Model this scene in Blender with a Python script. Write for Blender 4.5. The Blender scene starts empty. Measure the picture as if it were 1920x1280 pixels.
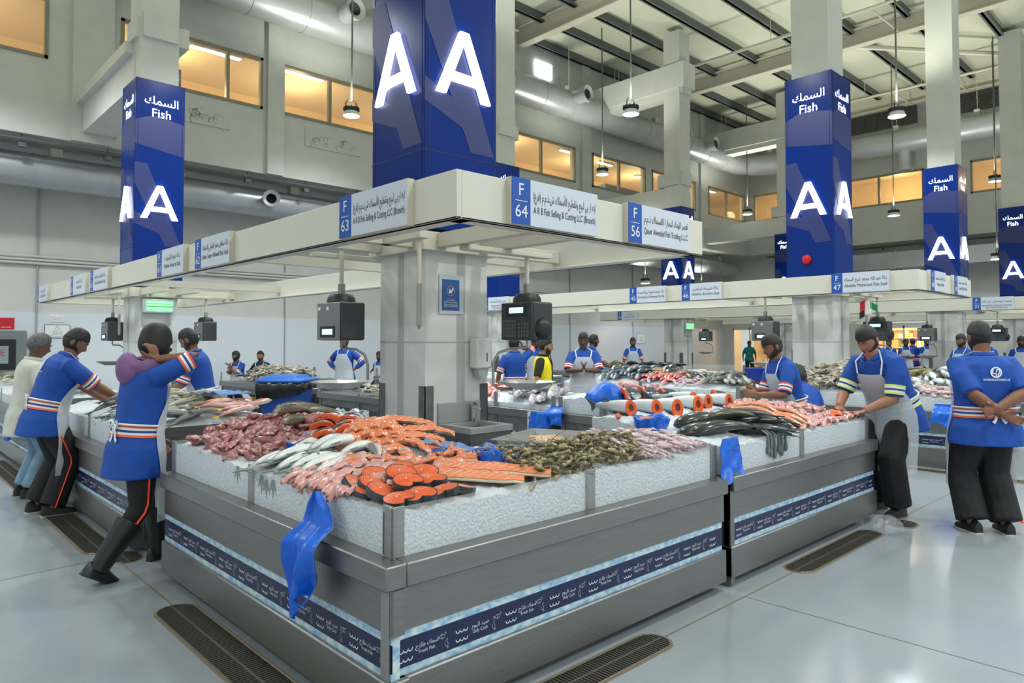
import bpy, math, random
import numpy as np
from mathutils import Vector, Matrix, Euler
random.seed(7); RNG = np.random.default_rng(11)
SC = bpy.context.scene; COL = SC.collection
PI = math.pi
# ---------------------------------------------------------------- camera
cam = bpy.data.cameras.new('camera'); CAM = bpy.data.objects.new('camera', cam); COL.objects.link(CAM)
cam.sensor_width = 36; cam.lens = 1309.3 * 36 / 1920; cam.shift_y = -41.2 / 1920; cam.clip_end = 200; cam.clip_start = .05
YAW = math.radians(46.62)
CAM.location = (0, 0, 1.6); CAM.rotation_euler = (math.radians(91.8), 0, YAW - PI / 2)
SC.camera = CAM
# ---------------------------------------------------------------- world, lamps, exposure
w = bpy.data.worlds.new('hall_ambient'); SC.world = w; w.use_nodes = True
w.node_tree.nodes['Background'].inputs[0].default_value = (.94, 1, .98, 1)
w.node_tree.nodes['Background'].inputs[1].default_value = .55
vs = SC.view_settings
SC.display_settings.display_device = 'sRGB'
vs.view_transform = 'Standard'; vs.look = 'None'; vs.gamma = 1; vs.use_curve_mapping = False
vs.exposure = 0.36
SC.cycles.max_bounces = 6; SC.cycles.diffuse_bounces = 3; SC.cycles.glossy_bounces = 3; SC.cycles.transmission_bounces = 4
SC.cycles.transparent_max_bounces = 10; SC.cycles.caustics_reflective = False; SC.cycles.caustics_refractive = False
SC.cycles.use_denoising = True; SC.cycles.sample_clamp_indirect = 3; SC.cycles.use_adaptive_sampling = True; SC.cycles.adaptive_threshold = .02
LAMP_W = 90
LAMPS = [(9.0, 15.4, 7.3), (14.0, 10.5, 7.3), (18.4, 15.0, 7.3), (28.9, 15.3, 7.3), (19.0, 6.0, 7.3), (28.6, 9.2, 6.4), (29.3, 6.1, 7.3),
         (28.9, 6.0, 4.5), (24.9, 17.95, 4.15), (29.4, 17.95, 4.15)]
LAMPS_OFF = [(x, y, 7.3) for x in (-5, .2, 4.6, 9.3) for y in (-5, .6, 6.2, 10.8) if (x, y) not in ((.2, .6), (.2, 6.2), (-5, .6))] + [(x, y, 7.3) for x in (14, 19.5) for y in (-4, 1.0)] + [(1.5, 15.2, 7.3), (8.6, 12.4, 7.3)]  # last lamp is unseen, added behind the main pillar to brighten the back wall
LAMPS_OFF += [(x, -10.5, 7.3) for x in (.2, 4.6, 9.3, 14)]  # unseen row added to brighten the main pillar's front
LAMPS_OFF += [(-3.5, 15, 7.3), (24, 10.6, 7.3), (25, 1.5, 7.3), (14, 5.6, 7.3)]
def lamp_light(p, wts):
    for up in (0, 1):  # main beam down, plus an added uplight that brightens the roof
        l = bpy.data.lights.new('roof_uplight' if up else 'lamp_light', 'SPOT'); l.energy = wts * (.95 if up else 1); l.spot_size = math.radians(135 if up else 152); l.spot_blend = .7
        l.shadow_soft_size = .22; l.color = (1, 1, .84) if up else (.92, .98, 1)
        o = bpy.data.objects.new(l.name, l); o.location = (p[0], p[1], p[2] + (.4 if up else 0)); o.rotation_euler = (PI if up else 0, 0, 0); COL.objects.link(o)
for p in LAMPS_OFF: lamp_light(p, LAMP_W * 4)
# ---------------------------------------------------------------- helpers
def lin(c): return tuple((x / 12.92 if x <= .04045 else ((x + .055) / 1.055) ** 2.4) for x in c)
def S(r, g, b): return lin((r / 255, g / 255, b / 255))
MATS = {}
def mat(name, col=(.8, .8, .8), rough=.5, metal=0, noise=None, bump=None, spec=.5, emit=None, alpha=None, trans=0, coat=0, col2=None, stretch=None, aniso=0, sss=0):
    if name in MATS: return MATS[name]
    m = bpy.data.materials.new(name); m.use_nodes = True; MATS[name] = m
    nt = m.node_tree; N = nt.nodes; L = nt.links; b = N['Principled BSDF']
    b.inputs['Base Color'].default_value = (*col, 1); b.inputs['Roughness'].default_value = rough; b.inputs['Metallic'].default_value = metal
    b.inputs['Specular IOR Level'].default_value = spec
    if coat: b.inputs['Coat Weight'].default_value = coat; b.inputs['Coat Roughness'].default_value = .15
    if trans: b.inputs['Transmission Weight'].default_value = trans
    if sss: b.inputs['Subsurface Weight'].default_value = sss; b.inputs['Subsurface Radius'].default_value = (.02, .01, .006); b.inputs['Subsurface Scale'].default_value = .55
    if emit: b.inputs['Emission Color'].default_value = (*col, 1); b.inputs['Emission Strength'].default_value = emit
    tc = N.new('ShaderNodeTexCoord'); src = tc.outputs['Object']
    if stretch:
        mp = N.new('ShaderNodeMapping'); mp.inputs['Scale'].default_value = stretch; L.new(src, mp.inputs[0]); src = mp.outputs[0]
    if noise:
        n = N.new('ShaderNodeTexNoise'); n.inputs['Scale'].default_value = noise[0]; n.inputs['Detail'].default_value = 4; L.new(src, n.inputs['Vector'])
        r = N.new('ShaderNodeValToRGB'); L.new(n.outputs[0], r.inputs[0])
        a = noise[1]; c2 = col2
        r.color_ramp.elements[0].position = .35; r.color_ramp.elements[1].position = .65
        if c2 is None: lo = tuple(x * (1 - a) for x in col); hi = tuple(min(1, x * (1 + a)) for x in col)
        else: lo, hi = col, c2
        r.color_ramp.elements[0].color = (*lo, 1); r.color_ramp.elements[1].color = (*hi, 1); L.new(r.outputs[0], b.inputs['Base Color'])
        if emit: L.new(r.outputs[0], b.inputs['Emission Color'])
    if bump:
        n2 = N.new('ShaderNodeTexNoise'); n2.inputs['Scale'].default_value = bump[0]; n2.inputs['Detail'].default_value = 3; L.new(src, n2.inputs['Vector'])
        bp = N.new('ShaderNodeBump'); bp.inputs['Strength'].default_value = bump[1]; bp.inputs['Distance'].default_value = .01
        L.new(n2.outputs[0], bp.inputs['Height']); L.new(bp.outputs[0], b.inputs['Normal'])
    if alpha is not None:
        t = N.new('ShaderNodeBsdfTransparent'); mx = N.new('ShaderNodeMixShader'); mx.inputs[0].default_value = alpha
        L.new(t.outputs[0], mx.inputs[1]); L.new(b.outputs[0], mx.inputs[2]); L.new(mx.outputs[0], N['Material Output'].inputs[0])
    return m
def ramp_mat(name, stops, axis=1, rough=.3, noise=(30, .25), spec=.6, bump=None, metal=0):
    """colour banding fixed to the object's own axis (markings of a fish)"""
    if name in MATS: return MATS[name]
    m = mat(name, (1, 1, 1), rough, metal, spec=spec, bump=bump); nt = m.node_tree; N = nt.nodes; L = nt.links; b = N['Principled BSDF']
    tc = N.new('ShaderNodeTexCoord'); sp = N.new('ShaderNodeSeparateXYZ'); L.new(tc.outputs['Generated'], sp.inputs[0])
    n = N.new('ShaderNodeTexNoise'); n.inputs['Scale'].default_value = noise[0]; L.new(tc.outputs['Object'], n.inputs['Vector'])
    ad = N.new('ShaderNodeMath'); ad.operation = 'MULTIPLY_ADD'; L.new(n.outputs[0], ad.inputs[0]); ad.inputs[1].default_value = noise[1]; L.new(sp.outputs[axis], ad.inputs[2])
    sb = N.new('ShaderNodeMath'); sb.operation = 'SUBTRACT'; L.new(ad.outputs[0], sb.inputs[0]); sb.inputs[1].default_value = noise[1] / 2
    r = N.new('ShaderNodeValToRGB'); L.new(sb.outputs[0], r.inputs[0]); e = r.color_ramp.elements
    while len(e) < len(stops): e.new(.5)
    for k, (p, c) in enumerate(stops): e[k].position = p; e[k].color = (*c, 1)
    L.new(r.outputs[0], b.inputs['Base Color']); return m
def bz(v): return np.asarray(v, float)
class MB:
    def __init__(s): s.v = []; s.f = []; s.m = []; s.n = 0
    def add(s, V, F, m=0):
        V = bz(V); s.v.append(V); b = s.n; s.n += len(V)
        s.f += [tuple(i + b for i in f) for f in F]; s.m += [m] * len(F); return s
    def box(s, x0, x1, y0, y1, z0, z1, m=0, M=None):
        V = bz([(x, y, z) for z in (z0, z1) for y in (y0, y1) for x in (x0, x1)])
        if M is not None: V = V @ bz(M.to_3x3()).T + bz(M.translation)
        return s.add(V, [(0, 2, 3, 1), (4, 5, 7, 6), (0, 1, 5, 4), (2, 6, 7, 3), (0, 4, 6, 2), (1, 3, 7, 5)], m)
    def loft(s, rings, cap=True, m=0, close=True):
        R = bz(rings); k, n = R.shape[:2]; F = []
        for i in range(k - 1):
            for j in range(n if close else n - 1):
                j2 = (j + 1) % n; F.append((i * n + j, i * n + j2, (i + 1) * n + j2, (i + 1) * n + j))
        if cap and close: F.append(tuple(range(n - 1, -1, -1))); F.append(tuple((k - 1) * n + j for j in range(n)))
        return s.add(R.reshape(-1, 3), F, m)
    def tube(s, P, r, n=8, m=0, cap=True, flat=1.0, up=None):
        P = bz(P); k = len(P); r = np.broadcast_to(bz(r), (k,)); T = np.gradient(P, axis=0); T /= np.linalg.norm(T, axis=1)[:, None] + 1e-9
        u = bz(up) if up is not None else (bz((0, 0, 1)) if abs(T[0][2]) < .9 else bz((1, 0, 0)))
        rings = []
        for i in range(k):
            u = u - T[i] * (u @ T[i]); u /= np.linalg.norm(u) + 1e-9; v = np.cross(T[i], u)
            a = np.arange(n) * 2 * PI / n
            rings.append(P[i] + r[i] * (np.cos(a)[:, None] * v + flat * np.sin(a)[:, None] * u))
        return s.loft(rings, cap, m)
    def lathe(s, prof, n=20, c=(0, 0, 0), m=0, cap=True, ax=None):
        a = np.arange(n) * 2 * PI / n; rings = [np.stack([r * np.cos(a), r * np.sin(a), np.full(n, z)], 1) for r, z in prof]
        R = bz(rings)
        if ax is not None: R = R @ bz(Vector((0, 0, 1)).rotation_difference(Vector(ax)).to_matrix()).T
        return s.loft(R + bz(c), cap, m)
    def sphere(s, c, r, nu=12, nv=8, m=0, M=None):
        r = np.broadcast_to(bz(r), (3,)); t = np.linspace(.06, PI - .06, nv); a = np.arange(nu) * 2 * PI / nu
        R = bz([np.stack([np.sin(x) * np.cos(a) * r[0], np.sin(x) * np.sin(a) * r[1], np.full(nu, -np.cos(x) * r[2])], 1) for x in t])
        if M is not None: R = R @ bz(M).T
        return s.loft(R + bz(c), True, m)
    def prism(s, poly, o, u, v, d, m=0):
        """polygon in the (u,v) plane at o, extruded along d"""
        o, u, v, d = map(bz, (o, u, v, d)); P = bz([o + a * u + b * v for a, b in poly]); n = len(P)
        F = [tuple(range(n)), tuple(range(2 * n - 1, n - 1, -1))] + [((i + 1) % n, i, n + i, n + (i + 1) % n) for i in range(n)]
        return s.add(np.vstack([P + d, P]), F, m)
    def sheet(s, G, th=0, m=0):
        """grid of points; th>0 gives it thickness"""
        G = bz(G); a, b = G.shape[:2]
        if not th:
            return s.add(G.reshape(-1, 3), [(i * b + j, i * b + j + 1, (i + 1) * b + j + 1, (i + 1) * b + j) for i in range(a - 1) for j in range(b - 1)], m)
        du = np.gradient(G, axis=1); dv = np.gradient(G, axis=0); nn = np.cross(du, dv); nn /= np.linalg.norm(nn, axis=2)[..., None] + 1e-9
        V = np.vstack([(G + nn * th / 2).reshape(-1, 3), (G - nn * th / 2).reshape(-1, 3)]); o = a * b; F = []
        for i in range(a - 1):
            for j in range(b - 1):
                q = (i * b + j, i * b + j + 1, (i + 1) * b + j + 1, (i + 1) * b + j); F.append(q); F.append(tuple(x + o for x in q[::-1]))
        e = [(i, 0) for i in range(a - 1, 0, -1)] + [(0, j) for j in range(b - 1)] + [(i, b - 1) for i in range(a - 1)] + [(a - 1, j) for j in range(b - 1, 0, -1)]
        for k in range(len(e)):
            p, q = e[k], e[(k + 1) % len(e)]; A, B = p[0] * b + p[1], q[0] * b + q[1]; F.append((B, A, A + o, B + o))
        return s.add(V, F, m)
    def arr(s): return np.vstack(s.v)
    def mesh(s, name, mats, smooth=True, ang=35):
        me = bpy.data.meshes.new(name); me.from_pydata(s.arr().tolist(), [], s.f)
        for x in (mats if isinstance(mats, (list, tuple)) else [mats]): me.materials.append(x)
        me.polygons.foreach_set('material_index', s.m)
        if smooth:
            me.polygons.foreach_set('use_smooth', [True] * len(s.f)); me.set_sharp_from_angle(angle=math.radians(ang))
        me.update(); return me
    def build(s, name, mats, parent=None, world=False, bevel=0, smooth=True, ang=35):
        o = bpy.data.objects.new(name, s.mesh(name, mats, smooth, ang)); COL.objects.link(o)
        if parent is not None:
            o.parent = parent
            if world:
                q = parent
                while q is not None: o.location = o.location - q.location; q = q.parent
        if bevel:
            b = o.modifiers.new('bevel', 'BEVEL'); b.width = bevel; b.segments = 2; b.limit_method = 'ANGLE'
        return o
def tag(o, label=None, cat=None, group=None, kind=None):
    if label: o['label'] = label
    if cat: o['category'] = cat
    if group: o['group'] = group
    if kind: o['kind'] = kind
    return o
def thing(name, label, cat, loc=(0, 0, 0), rz=0, group=None):
    o = bpy.data.objects.new(name, None); COL.objects.link(o); o.empty_display_size = .1
    o.location = loc; o.rotation_euler = (0, 0, rz); return tag(o, label, cat, group)
def copy_tree(o, parent=None):
    c = o.copy(); COL.objects.link(c)
    if parent is not None: c.parent = parent
    for ch in list(o.children): copy_tree(ch, c)
    return c
class Spot:
    """hands out the first object itself, then copies"""
    def __init__(s, make): s.make = make; s.o = None
    def at(s, loc, rot=(0, 0, 0), label=None, group=None, scale=None, cat=None):
        if s.o is None: s.o = s.make(); c = s.o
        else: c = copy_tree(s.o)
        c.location = loc
        c.rotation_mode = 'XYZ'; c.rotation_euler = rot if not isinstance(rot, Matrix) else rot.to_euler()
        c.scale = (1, 1, 1) if scale is None else ((scale,) * 3 if not isinstance(scale, (tuple, list)) else scale)
        return tag(c, label, cat, group)
def struct(name, mb, mats, **k):
    return tag(mb.build(name, mats, **k), kind='structure')
# ---- lettering
AR = {'ا': 0xFE8D, 'أ': 0xFE83, 'آ': 0xFE81, 'ب': 0xFE8F, 'ة': 0xFE93, 'ت': 0xFE95, 'ج': 0xFE9D, 'ح': 0xFEA1, 'خ': 0xFEA5, 'د': 0xFEA9, 'ذ': 0xFEAB, 'ر': 0xFEAD, 'ز': 0xFEAF,
      'س': 0xFEB1, 'ش': 0xFEB5, 'ص': 0xFEB9, 'ط': 0xFEC1, 'ع': 0xFEC9, 'ف': 0xFED1, 'ق': 0xFED5, 'ك': 0xFED9, 'ل': 0xFEDD, 'م': 0xFEE1, 'ن': 0xFEE5, 'ه': 0xFEE9, 'و': 0xFEED, 'ي': 0xFEF1}
NOJOIN = set('اأآةدذرزو')
def arabic(s):
    out = []
    for i, ch in enumerate(s):
        if ch not in AR: out.append({'(': ')', ')': '('}.get(ch, ch)); continue
        pr = i > 0 and s[i - 1] in AR and s[i - 1] not in NOJOIN
        nx = i + 1 < len(s) and s[i + 1] in AR and ch not in NOJOIN
        out.append(chr(AR[ch] + (3 if pr and nx else 2 if nx else 1 if pr else 0)))
    return ''.join(reversed(out))
TX = {}
def text_geo(s):
    if s in TX: return TX[s]
    c = bpy.data.curves.new('t', 'FONT'); c.body = s; c.size = 1; c.align_x = 'CENTER'; c.resolution_u = 3
    o = bpy.data.objects.new('t', c); COL.objects.link(o); bpy.context.view_layer.update()
    me = bpy.data.meshes.new_from_object(o.evaluated_get(bpy.context.evaluated_depsgraph_get()))
    V = np.zeros(len(me.vertices) * 3); me.vertices.foreach_get('co', V); V = V.reshape(-1, 3); F = [tuple(p.vertices) for p in me.polygons]
    bpy.data.objects.remove(o); bpy.data.curves.remove(c); bpy.data.meshes.remove(me)
    TX[s] = (V, F); return V, F
def put_text(mb, s, o, u, v, size, m=0, maxw=None):
    V, F = text_geo(s)
    if not len(V): return
    wd = V[:, 0].max() - V[:, 0].min(); sx = size
    if maxw and wd * size > maxw: sx = maxw / wd
    V = V - [(V[:, 0].max() + V[:, 0].min()) / 2, 0, 0]
    mb.add(bz(o) + V[:, :1] * sx * bz(u) + V[:, 1:2] * size * bz(v), F, m)
def ribbon(mb, P, wd, o, u, v, m=0):
    P = bz(P); T = np.gradient(P, axis=0); T /= np.linalg.norm(T, axis=1)[:, None] + 1e-9; Nn = np.stack([-T[:, 1], T[:, 0]], 1) * wd / 2
    A = P + Nn; B = P - Nn; k = len(P); V = np.vstack([A, B])
    mb.add(bz(o) + V[:, :1] * bz(u) + V[:, 1:] * bz(v), [(k + i, k + i + 1, i + 1, i) for i in range(k - 1)], m)
def arc(cx, cy, r, a0, a1, n=10, ry=None):
    a = np.radians(np.linspace(a0, a1, n)); return np.stack([cx + r * np.cos(a), cy + (ry or r) * np.sin(a)], 1)
# ---------------------------------------------------------------- shared materials
M_white = mat('white_paint', S(206, 208, 202), .6, noise=(2, .03))
M_wallup = mat('upper_wall_paint', S(196, 199, 192), .6, noise=(3, .03), bump=(25, .05))
M_tile = mat('glossy_wall_panel', S(218, 225, 233), .16, noise=(.7, .02), spec=.5)
M_cream = mat('cream_steel', S(206, 202, 186), .4)
M_fascia = mat('cream_fascia', S(214, 212, 200), .4)
M_dark = mat('dark_steel', S(92, 98, 96), .5)
M_steel = mat('brushed_steel', S(158, 159, 158), .34, .6, noise=(6, .05), stretch=(1, 1, 12))
M_steelh = mat('brushed_steel_long', S(140, 141, 140), .36, .85, noise=(5, .05), stretch=(1, 1, 14))
M_steeld = mat('dull_steel', S(120, 121, 120), .42, .7, noise=(8, .15))
M_black = mat('black_plastic', S(34, 36, 38), .45)
M_char = mat('charcoal_plastic', S(62, 65, 68), .5)
M_glass = mat('clear_glass', (.92, .97, .96), .04, alpha=.13, spec=.7)
M_glow = mat('lit_letter', (1, 1, 1), .5, emit=2.6)
M_print = mat('white_print', S(236, 238, 240), .5)
M_ink = mat('black_print', S(40, 42, 48), .5)
M_sblue = mat('sign_blue', S(30, 84, 172), .35)
M_board = mat('sign_white', S(206, 214, 226), .3)
M_pvc = mat('white_pvc', S(228, 230, 230), .3)
M_rubber = mat('black_rubber', S(26, 27, 28), .5)
M_bblue = mat('blue_plastic_film', S(12, 100, 214), .3, noise=(25, .12), bump=(18, .25), spec=.6)
M_bin = mat('blue_bin_plastic', S(20, 70, 150), .4)
M_screen = mat('lcd_screen', S(196, 232, 240), .3, emit=.9)
M_green = mat('green_glow', S(120, 255, 140), .3, emit=1.6)
# ================================================================ the hall
fm = mat('epoxy_floor', S(150, 157, 165), .15, noise=(.8, .06), bump=(1.5, .02), spec=.45)
struct('floor', MB().box(-12, 36, -9, 20, -.2, 0), fm)
jm = mat('joint_sealant', S(120, 108, 86), .7); jd = mat('joint_dark', S(96, 98, 98), .7)
def joint(k, x0, x1, y0, y1, m): struct('trim_%d' % k, MB().box(min(x0, x1), max(x0, x1), min(y0, y1), max(y0, y1), -.002, .0012), m)
joint(1, 1.445, 1.457, 1.5, 19, jm); joint(2, 1.5, 9.6, 2.214, 2.226, jm)
jj = MB()
for (a, b) in (((4.11, 2.22), (4.15, -3)), ((1.45, 5.86), (-6, 5.1)), ((9.6, 2.2), (9.6, -3)), ((9.6, 2.2), (9.6, 14))):
    d = Vector((b[0] - a[0], b[1] - a[1])); n = Vector((-d.y, d.x)).normalized() * .004
    jj.prism([(a[0] + n.x, a[1] + n.y), (a[0] - n.x, a[1] - n.y), (b[0] - n.x, b[1] - n.y), (b[0] + n.x, b[1] + n.y)], (0, 0, -.001), (1, 0, 0), (0, 1, 0), (0, 0, .0022))
struct('trim_3', jj, jd)
# lower storey, back and right
struct('wall_back_lower', MB().box(-12, 36, 19.5, 19.8, 0, 6), M_white)
struct('trim_4', MB().box(-12, 34, 19.47, 19.5, 0, 2.28), M_tile)
struct('wall_right_lower', MB().box(34, 34.3, -9, 19.8, 2.9, 6), M_white)
sm_ = MB()
for x in (3.1, 5.0, 9.2, 13.4, 17.5, 21.7, 26, 30): sm_.box(x, x + .03, 19.44, 19.5, 0, 5.9)
struct('trim_5', sm_, mat('panel_seam', S(160, 166, 172), .4))
pp = MB()
for z in (3.42, 3.5, 3.58): pp.tube([(-12, 19.42, z), (34, 19.42, z)], .03, 8)
tag(pp.build('conduit_run', M_white), 'three parallel white conduits along the back wall above the wall panels', 'conduit')
# soffit of the upper storey
struct('trim_6', MB().box(-12, 36, 17.76, 19.6, 5.95, 6.15).box(33.26, 36, -9, 17.74, 5.95, 6.15), M_white)
# upper walls with real window openings
ZA, ZB = 7.62, 8.96
def wallrun(name, wins, a0, a1, f):
    mb = MB(); f(mb, a0, a1, 5.95, ZA); f(mb, a0, a1, ZB, 12.6); p = a0
    for (u, v) in wins + [(a1, a1)]:
        if u > p: f(mb, p, u, ZA, ZB)
        p = v
    struct(name, mb, M_wallup)
WB = [(-6.0, -3.6), (-.6, 2.91), (4.3, 7.62), (8.02, 11.3), (12.6, 15.6), (16.0, 19.83), (20.83, 24.32), (24.79, 28.2), (29.33, 32.73)]
WR = [(-3, .4), (1, 4.0), (4.6, 7.7), (9.41, 13.0), (13.9, 17.1)]
wallrun('wall_back', WB, -12, 33.2, lambda mb, a, b, z0, z1: mb.box(a, b, 17.5, 17.75, z0, z1))
wallrun('wall_right', WR, -9, 17.5, lambda mb, a, b, z0, z1: mb.box(33, 33.25, a, b, z0, z1))
M_frame = mat('bronze_window_frame', S(138, 132, 112), .4)
M_warm = mat('warm_office_paint', S(232, 200, 140), .7)
M_strip = mat('office_strip_light', (1, .93, .78), .5, emit=9)
struct('wall_office', MB().box(-12, 36.5, 21.6, 21.8, 6.4, 9.7).box(36.4, 36.6, -9, 21.7, 6.4, 9.7), M_warm)
struct('ceiling_office', MB().box(-12, 36.5, 17.76, 21.6, 9.35, 9.5).box(33.26, 36.5, -9, 21.6, 9.36, 9.5), mat('warm_office_ceiling', S(236, 216, 176), .7))
struct('floor_office', MB().box(-12, 36.5, 17.76, 21.6, 6.9, 7.0).box(33.26, 36.5, -9, 17.76, 6.9, 7.0), mat('office_floor', S(150, 130, 100), .6))
def window(k, a, b, ax, mull):
    P = (lambda u, d, z: (u, 17.5 + d, z)) if ax == 'x' else (lambda u, d, z: (33 + d, u, z))
    def bx(mb, u0, u1, d0, d1, z0, z1):
        p, q = P(u0, d0, z0), P(u1, d1, z1); mb.box(min(p[0], q[0]), max(p[0], q[0]), min(p[1], q[1]), max(p[1], q[1]), z0, z1)
    fr = MB(); t = .07
    bx(fr, a, b, -.03, .1, ZA, ZA + t); bx(fr, a, b, -.03, .1, ZB - t, ZB); bx(fr, a, a + t, -.03, .1, ZA, ZB); bx(fr, b - t, b, -.03, .1, ZA, ZB)
    for m_ in mull: bx(fr, m_ - .04, m_ + .04, -.02, .1, ZA, ZB)
    f = struct('window_%d' % k, fr, M_frame)
    pn = MB(); bx(pn, a + t, b - t, .03, .04, ZA + t, ZB - t); tag(pn.build('pane', M_glass, f), kind='structure')
MU = {1: [1.2], 2: [5.15, 6.72], 3: [9.55], 4: [14.1], 5: [18.0], 6: [22.55], 7: [26.4], 8: [31.0]}
for k, (a, b) in enumerate(WB): window(k + 1, a, b, 'x', MU.get(k, []))
for k, (a, b) in enumerate(WR): window(k + 11, a, b, 'y', [(a + b) / 2])
def bulb(p, e, col=(1, .80, .44), r=.25):
    l = bpy.data.lights.new('office_light', 'POINT'); l.energy = e; l.color = col; l.shadow_soft_size = r
    o = bpy.data.objects.new('office_light', l); o.location = p; COL.objects.link(o)
k = 0
for x, y, sx in ((.4, 18.9, 2.3), (6.9, 18.8, 1.3), (9.3, 18.7, 1.3), (17.0, 18.9, 1.3), (21.2, 18.9, 1.3), (23.6, 19.1, .9), (31.6, 18.9, 1.3), (27, 19.5, 1.2)):
    t = thing('strip_light', 'warm office strip light %s' % ('leftmost pane', 'behind the pane right of the left pillar', 'behind the pane left of the main pillar', 'behind the pane right of the main pillar', 'behind the pane beside a pendant lamp', 'in the right half beside the same lamp', 'near the far corner', 'behind the white portal frame')[k], 'ceiling light', (x, y, 9.29), 0, 'office strip lights'); k += 1
    MB().box(-sx / 2 - .06, sx / 2 + .06, -.12, .12, 0, .05).build('housing', M_white, t); MB().box(-sx / 2, sx / 2, -.08, .08, -.012, 0).build('tube', M_strip, t)
k = 0
for x, y in ((34.6, 16.3), (34.6, 11), (34.6, 6.2)):
    t = thing('strip_light', ('warm strip light behind the corner window of the right wall', 'warm strip light behind the window beside the hanging duct', 'warm strip light behind the right wall window at the frame edge')[k], 'ceiling light', (x, y, 9.29), 0, 'office strip lights'); k += 1
    MB().box(-.12, .12, -.7, .7, 0, .05).build('housing', M_white, t); MB().box(-.08, .08, -.6, .6, -.012, 0).build('tube', M_strip, t)
for x in (1, 5.9, 9.6, 14, 18, 22.5, 26.5, 31): bulb((x, 19.6, 8.5), 75)
for y in (15.5, 11, 6, 1): bulb((35, y, 8.5), 70)
# partition and cafe kiosk seen in the offices
tag(MB().box(23.0, 25.2, 18.6, 20.4, 7.0, 8.06, 0).box(22.9, 25.3, 18.5, 20.5, 8.06, 8.24, 1).build('kiosk', [M_board, M_char]), 'pale kiosk with dark roof edge behind the upper office window', 'kiosk')
t = thing('shop_sign', 'small dark sign ending in LS behind the office window beside the left pillar', 'sign', (5.15, 18.0, 7.78)); MB().box(0, .62, 0, .03, 0, .52).build('board', M_char, t); l = MB(); put_text(l, 'LS', (.49, -.004, .22), (1, 0, 0), (0, 0, 1), .22); l.build('lettering', M_board, t); MB().box(.02, .04, .01, .02, .52, 1.6).build('rod', M_char, t)
# roof
struct('ceiling', MB().box(-12, 36, -9, 18, 12.5, 12.7), mat('roof_sheet', S(214, 216, 196), .45, noise=(.5, .05)))
k = 0
for y in (17.3, 15.9, 14.45, 12.7, 10.95, 9.2, 7.45, 5.7, 3.95, 2.2, .4):
    struct('trim_%d' % (20 + k), MB().box(-12, 33, y, y + .08, 12.2, 12.5).box(-12, 33, y - .06, y + .14, 12.2, 12.22), M_dark); k += 1
for k, x in enumerate((8.1, 16.5, 24.9, 32.6)):
    r = MB(); r.box(x - .02, x + .02, -9, 17.6, 11.75, 12.3); r.box(x - .16, x + .16, -9, 17.6, 11.72, 11.76); r.box(x - .16, x + .16, -9, 17.6, 12.28, 12.31)
    for y in np.arange(3, 17, 1.75): r.box(x - .05, x + .05, y - .02, y + .5, 11.8, 11.84)
    struct('trim_%d' % (40 + k), r, M_cream)
k = 0
for x, z in ((13.0, 11.55), (21.9, 11.55), (30.1, 11.6)):
    mb = MB().tube([(x, -6, z), (x, 16.9, z), (x, 17.0, z - .1), (x, 17.0, z - .8)], .055, 8)
    for y in (2, 7.6, 9.7, 16): mb.tube([(x, y, z), (x + 2.4, y, z + .05)], .03, 6); mb.tube([(x, y + 1, z), (x, y + 1, 12.4)], .012, 5)
    tag(mb.build('sprinkler_pipe', M_cream), ('cream sprinkler pipe under the roof just right of the main blue pillar', 'cream sprinkler pipe under the roof above the white portal frame', 'cream sprinkler pipe under the roof above the far right pillar')[k], 'pipe'); k += 1
mb = MB().tube([(25, 9.5, 11.9), (33, 3.5, 11.9)], .09, 8)
tag(mb.build('roof_brace', M_cream), 'slanting cream brace tube under the roof at upper right', 'brace')
M_sky = mat('daylight_opening', (.95, 1, 1), .5, emit=5)
tag(MB().box(17.67, 18.51, 17.44, 17.5, 11.2, 11.75, 0).build('lit_panel', M_sky), 'bright white square light panel high on the back wall', 'light')
# louvres
lm = mat('louvre_slat', S(88, 90, 84), .5)
for k, (a, b) in enumerate(((9.62, 13.2), (6.0, 8.68))):
    mb = MB(); mb.box(32.93, 33, a, b, 10.98, 11.02); mb.box(32.93, 33, a, b, 11.68, 11.72)
    for y in np.arange(a, b, .53): mb.box(32.92, 33, y, y + .04, 11, 11.7)
    for z in np.arange(11.02, 11.7, .06): mb.box(32.95, 32.99, a, b, z, z + .035)
    tag(mb.build('louvre_vent', lm), ('dark louvre vent on the right wall above the round duct, nearer the first right pillar', 'dark louvre vent on the right wall at the upper right corner')[k], 'vent')
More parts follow.
